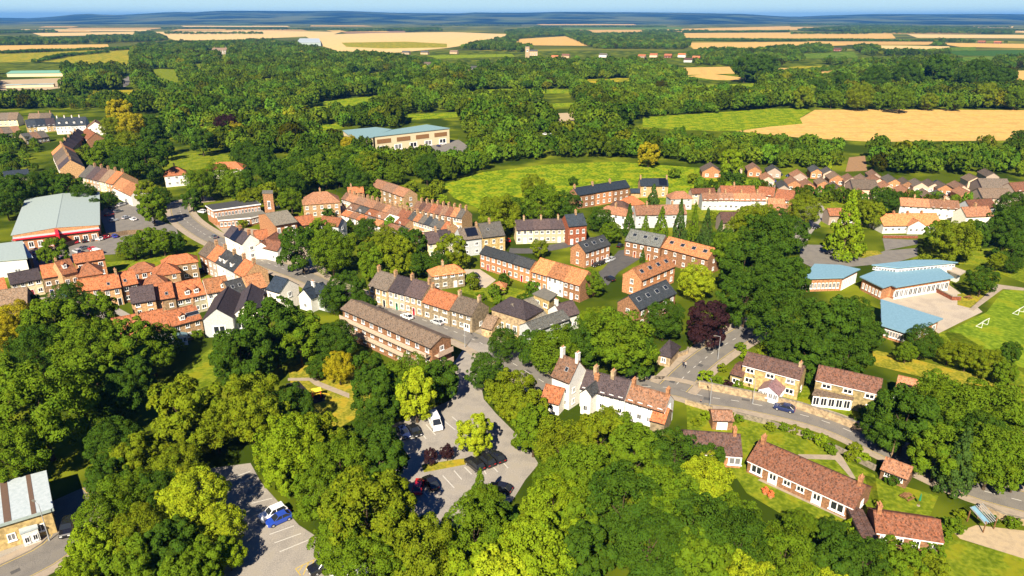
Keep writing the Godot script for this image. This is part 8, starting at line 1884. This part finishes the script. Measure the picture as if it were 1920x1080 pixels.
	wood("woodland", "dense green trees filling the belt behind the town", [plan([-131.2, -405.7, -115, -471.2, -86.1, -431.5, -60.2, -390, -37.5, -405.7, -18.1, -390, 12.5, -405.7, 57.3, -413.9, 84.4, -405.7, 108.4, -390, 136.6, -384, 158.1, -378.2, 188.4, -387, 198.9, -387, 196.4, -372.6, 220.5, -359.1, 261, -349, 319, -433.3, 240.2, -422.6, 180.9, -437.1, 135, -452.5, 85.2, -464.8, 14.3, -469, -24.1, -450.5, -31.2, -405.7, -68.2, -402.4, -94.2, -456.5, -127.7, -493.7, -147.8, -460.6]), plan([-117.7, -343, -125, -405.7, -131.1, -477.7, -84.4, -405.7, -59.8, -387, -33.7, -397.7, -17.2, -405.7, -16.1, -378.2, -27.8, -357.8, -37.5, -343, -49.7, -355.3, -73.4, -349, -84.8, -339.4, -103.7, -331.4])], clear, 8.5, 3.4, 6.6, 9, 1.05, Color(1, 1, .9))
	wood("woodland", "broad green woodland spreading beyond the town", [plan([-494, -645, -781, -1038, -752, -1135, -604, -1050, -611, -1162, -870, -1680, -762, -1870, -565, -1943, -346, -1478, -235, -1395, -111, -1163, 37, -1252, 248, -1252, 234, -960, 347, -977, 415, -1104, 588, -1252, 795, -1356, 769, -1135, 598, -848, 630, -848, 481, -641, 331, -649, 264, -653, 179, -626, 100, -578, 80, -478, 14, -465, -24, -441, -36, -478, -95, -478, -131, -478, -135, -419, -153, -406, -235, -482, -293, -608, -354, -619])], clear, 10.5, 3.8, 9.2, 7, 1.0, Color(1, 1, .9))
	wood("distant_woods", "distant dark woods and copses between the far fields", [plan([-998, -1918, -1052, -2161, -826, -2474, -603, -2074, -532, -1825, -690, -1688, -814, -1571]), plan([-245, -2600, -222, -3064, -22, -3064, 89, -3064, 75, -2057, 25, -1740, -154, -1918]), plan([-44, -4028, 151, -5230, 431, -4979, 320, -3407, 0, -3045]), plan([149, -2738, 377, -4016, 812, -4016, 714, -2738, 447, -1918, 195, -1918]), plan([389, -1613, 663, -2074, 848, -2161, 804, -1723, 683, -1507, 506, -1329, 401, -1240, 309, -1240]), plan([381, -1237, 469, -1391, 473, -1285, 395, -1072, 332, -1072]), plan([883, -1896, 1281, -2600, 1288, -2161, 1034, -1688, 905, -1549, 768, -1593]), plan([1726, -4515, 3316, -6983, 3350, -5814, 2811, -4144, 2460, -3622, 2066, -3866, 1933, -4465]), plan([-1922, -2600, -1785, -2738, -1507, -2600, -1332, -2307, -1422, -2175, -1612, -2175]), plan([-1774, -3064, -1913, -4016, -1326, -2906, -1202, -2510, -1306, -2307]), plan([-2957, -4016, -2593, -4178, -2373, -3866, -2669, -3622]), plan([876, -1329, 1062, -1563, 1178, -1613, 837, -1138, 795, -1162]), plan([-1214, -2892, -1281, -3476, -1072, -3086, -997, -2752]), plan([-1031, -4465, -528, -5230, -415, -4422, -837, -3866]), plan([552, -1298, 605, -1354, 617, -1337, 552, -1213]), plan([1319, -2600, 1472, -2415, 1574, -2307, 1353, -2217, 1256, -2405])], clear, 15, 5, 8.5, 17, .9, Color(1, 1, .9))
	wood("hedgerow_trees", "hedgerow trees lining the most distant fields", [plan([-13543, -23092, -10340, -22125, -10181, -21783, -12776, -21783]), plan([-10314, -17583, -8377, -16799, -8271, -16586, -9731, -16586]), plan([5266, -17204, 8780, -18389, 7750, -16229, 4968, -16229]), plan([-811, -7344, 91, -7077, 89, -6927, -765, -6927]), plan([-14102, -19658, -9869, -20052, -9128, -18544, -13303, -18544]), plan([-4196, -15144, -2309, -14139, -2333, -14285, -3959, -14285]), plan([-6446, -14707, -4116, -14602, -3910, -13873, -6081, -13873]), plan([1772, -3954, 2244, -4003, 2092, -3729, 1672, -3729]), plan([3046, -4599, 3236, -4548, 3087, -4337, 2873, -4337]), plan([793, -4407, 1155, -4348, 1105, -4156, 748, -4156]), plan([-2529, -5349, -1657, -5433, -1539, -5044, -2386, -5044]), plan([-5919, -22018, -3631, -22548, -3345, -20770, -5584, -20770]), plan([2696, -6081, 3976, -5903, 3863, -5735, 2543, -5735]), plan([1426, -3769, 1838, -3817, 1712, -3554, 1345, -3554]), plan([185, -6312, 1320, -6485, 1213, -5953, 175, -5953]), plan([8641, -15360, 10760, -14899, 10465, -14488, 8151, -14488]), plan([-3500, -19540, 764, -18970, 742, -18432, -3302, -18432]), plan([-1774, -3777, -1260, -3733, -1203, -3562, -1673, -3562]), plan([3272, -8718, 4762, -9029, 4339, -8223, 3087, -8223]), plan([12611, -19390, 14796, -20651, 13107, -18290, 11897, -18290]), plan([2936, -10966, 5240, -10997, 4930, -10344, 2770, -10344]), plan([2948, -7866, 3751, -7949, 3502, -7419, 2781, -7419]), plan([1017, -6429, 1378, -6599, 1266, -6063, 959, -6063]), plan([5004, -17616, 7486, -16223, 7667, -16617, 4720, -16617]), plan([-1954, -5062, -957, -4936, -926, -4774, -1844, -4774]), plan([-7786, -10645, -6712, -10906, -6181, -10041, -7345, -10041])], [], 26, 5, 8, 27, .75, Color(1, 1, .9))
	wood("field_hedge", "dark hedges between the pale fields", [plan([-1182, -1688, -1054, -1918, -1033, -1879, -1157, -1651]), plan([-887, -1345, -965, -1593, -958, -1740, -944, -1714, -937, -1549, -862, -1313]), plan([-1037, -1886, -1018, -1985, -968, -1886, -988, -1796]), plan([-493, -1688, -283, -1616, -127, -1329, -132, -1283, -286, -1507, -465, -1593]), plan([623, -2688, 1052, -2688, 1489, -2567, 1441, -2483, 994, -2538, 596, -2567]), plan([957, -4144, 1675, -4465, 1555, -4144, 893, -3866]), plan([376, -1062, 564, -1200, 549, -1162, 366, -1023]), plan([112.1, -608.2, 183.2, -633.6, 179.1, -618.9, 109.1, -591.2])], [], 6, 2.2, 4, 37, 1.0, Color(.9, 1, .8))
	wood("garden_shrubs", "small shrubs and garden trees scattered between the houses", [plan([-369.8, -475.5, -327.7, -477.7, -296.4, -450.5, -292.1, -422.6, -250.1, -361.7, -286.6, -361.7]), plan([-574, -770, -433, -781, -361, -637, -438, -649, -481, -641]), plan([-305.8, -477.7, -281.6, -486.7, -221.9, -405.7, -188.6, -368.4, -192.6, -343, -256.2, -405.7]), plan([91, -343, 162.6, -313.3, 226.2, -305.4, 208.3, -278.7, 154.7, -287.1, 128.1, -313.3, 80.7, -300.6]), plan([-65.7, -256, -58.3, -270.8, -31.7, -245.8, -18.9, -233.4, -28.6, -219.3, -45.6, -214]), plan([-17.2, -209, 8.1, -195.2, 6.2, -184.8, -9.5, -190.9]), plan([-259.9, -545.3, -188.2, -505.7, -153.1, -405.7, -168.8, -422.6, -221.7, -460.6])], [], 8, 1.2, 3.2, 47, 1.1, Color(1, 1, .9))
	hills([[-0.7883, 67.7], [-0.7684, 67.7], [-0.7484, 67.7], [-0.7285, 67.7], [-0.7085, 67.7], [-0.6885, 67.7], [-0.6687, 63.0], [-0.6488, 58.2], [-0.6285, 75.0], [-0.6082, 100.3], [-0.5878, 131.7], [-0.5677, 142.5], [-0.548, 126.5], [-0.5281, 122.6], [-0.508, 135.3], [-0.4879, 152.1], [-0.4678, 171.3], [-0.4478, 178.4], [-0.428, 172.7], [-0.4079, 187.7], [-0.3879, 201.7], [-0.368, 201.7], [-0.3481, 201.7], [-0.3282, 200.4], [-0.3083, 198.6], [-0.2884, 196.8], [-0.2685, 198.1], [-0.2486, 199.9], [-0.2287, 201.7], [-0.2089, 189.9], [-0.1891, 178.0], [-0.1692, 167.0], [-0.1493, 159.6], [-0.1294, 157.2], [-0.1095, 154.8], [-0.0896, 152.4], [-0.0697, 152.9], [-0.0498, 169.9], [-0.0299, 167.1], [-0.01, 164.4], [0.01, 161.7], [0.0299, 165.9], [0.0498, 174.7], [0.0697, 180.8], [0.0896, 179.3], [0.1095, 177.9], [0.1294, 176.5], [0.1493, 174.1], [0.1692, 171.2], [0.1891, 168.3], [0.209, 165.5], [0.229, 162.6], [0.2489, 158.9], [0.2688, 153.2], [0.2888, 147.4], [0.3088, 141.7], [0.3288, 124.9], [0.3489, 105.2], [0.369, 90.8], [0.389, 89.9], [0.4088, 104.3], [0.4286, 114.8], [0.4484, 123.4], [0.4682, 132.1], [0.4881, 139.9], [0.508, 138.7], [0.5279, 137.5], [0.5479, 136.3], [0.5678, 135.1], [0.5877, 136.4], [0.6076, 138.4], [0.6275, 139.4], [0.6475, 137.2], [0.6674, 135.0], [0.6874, 132.8], [0.7074, 130.6], [0.7273, 128.0], [0.7473, 125.1], [0.7673, 122.2], [0.7873, 119.3]], 15500.0, 8200.0, 21000.0, "hill", 5)
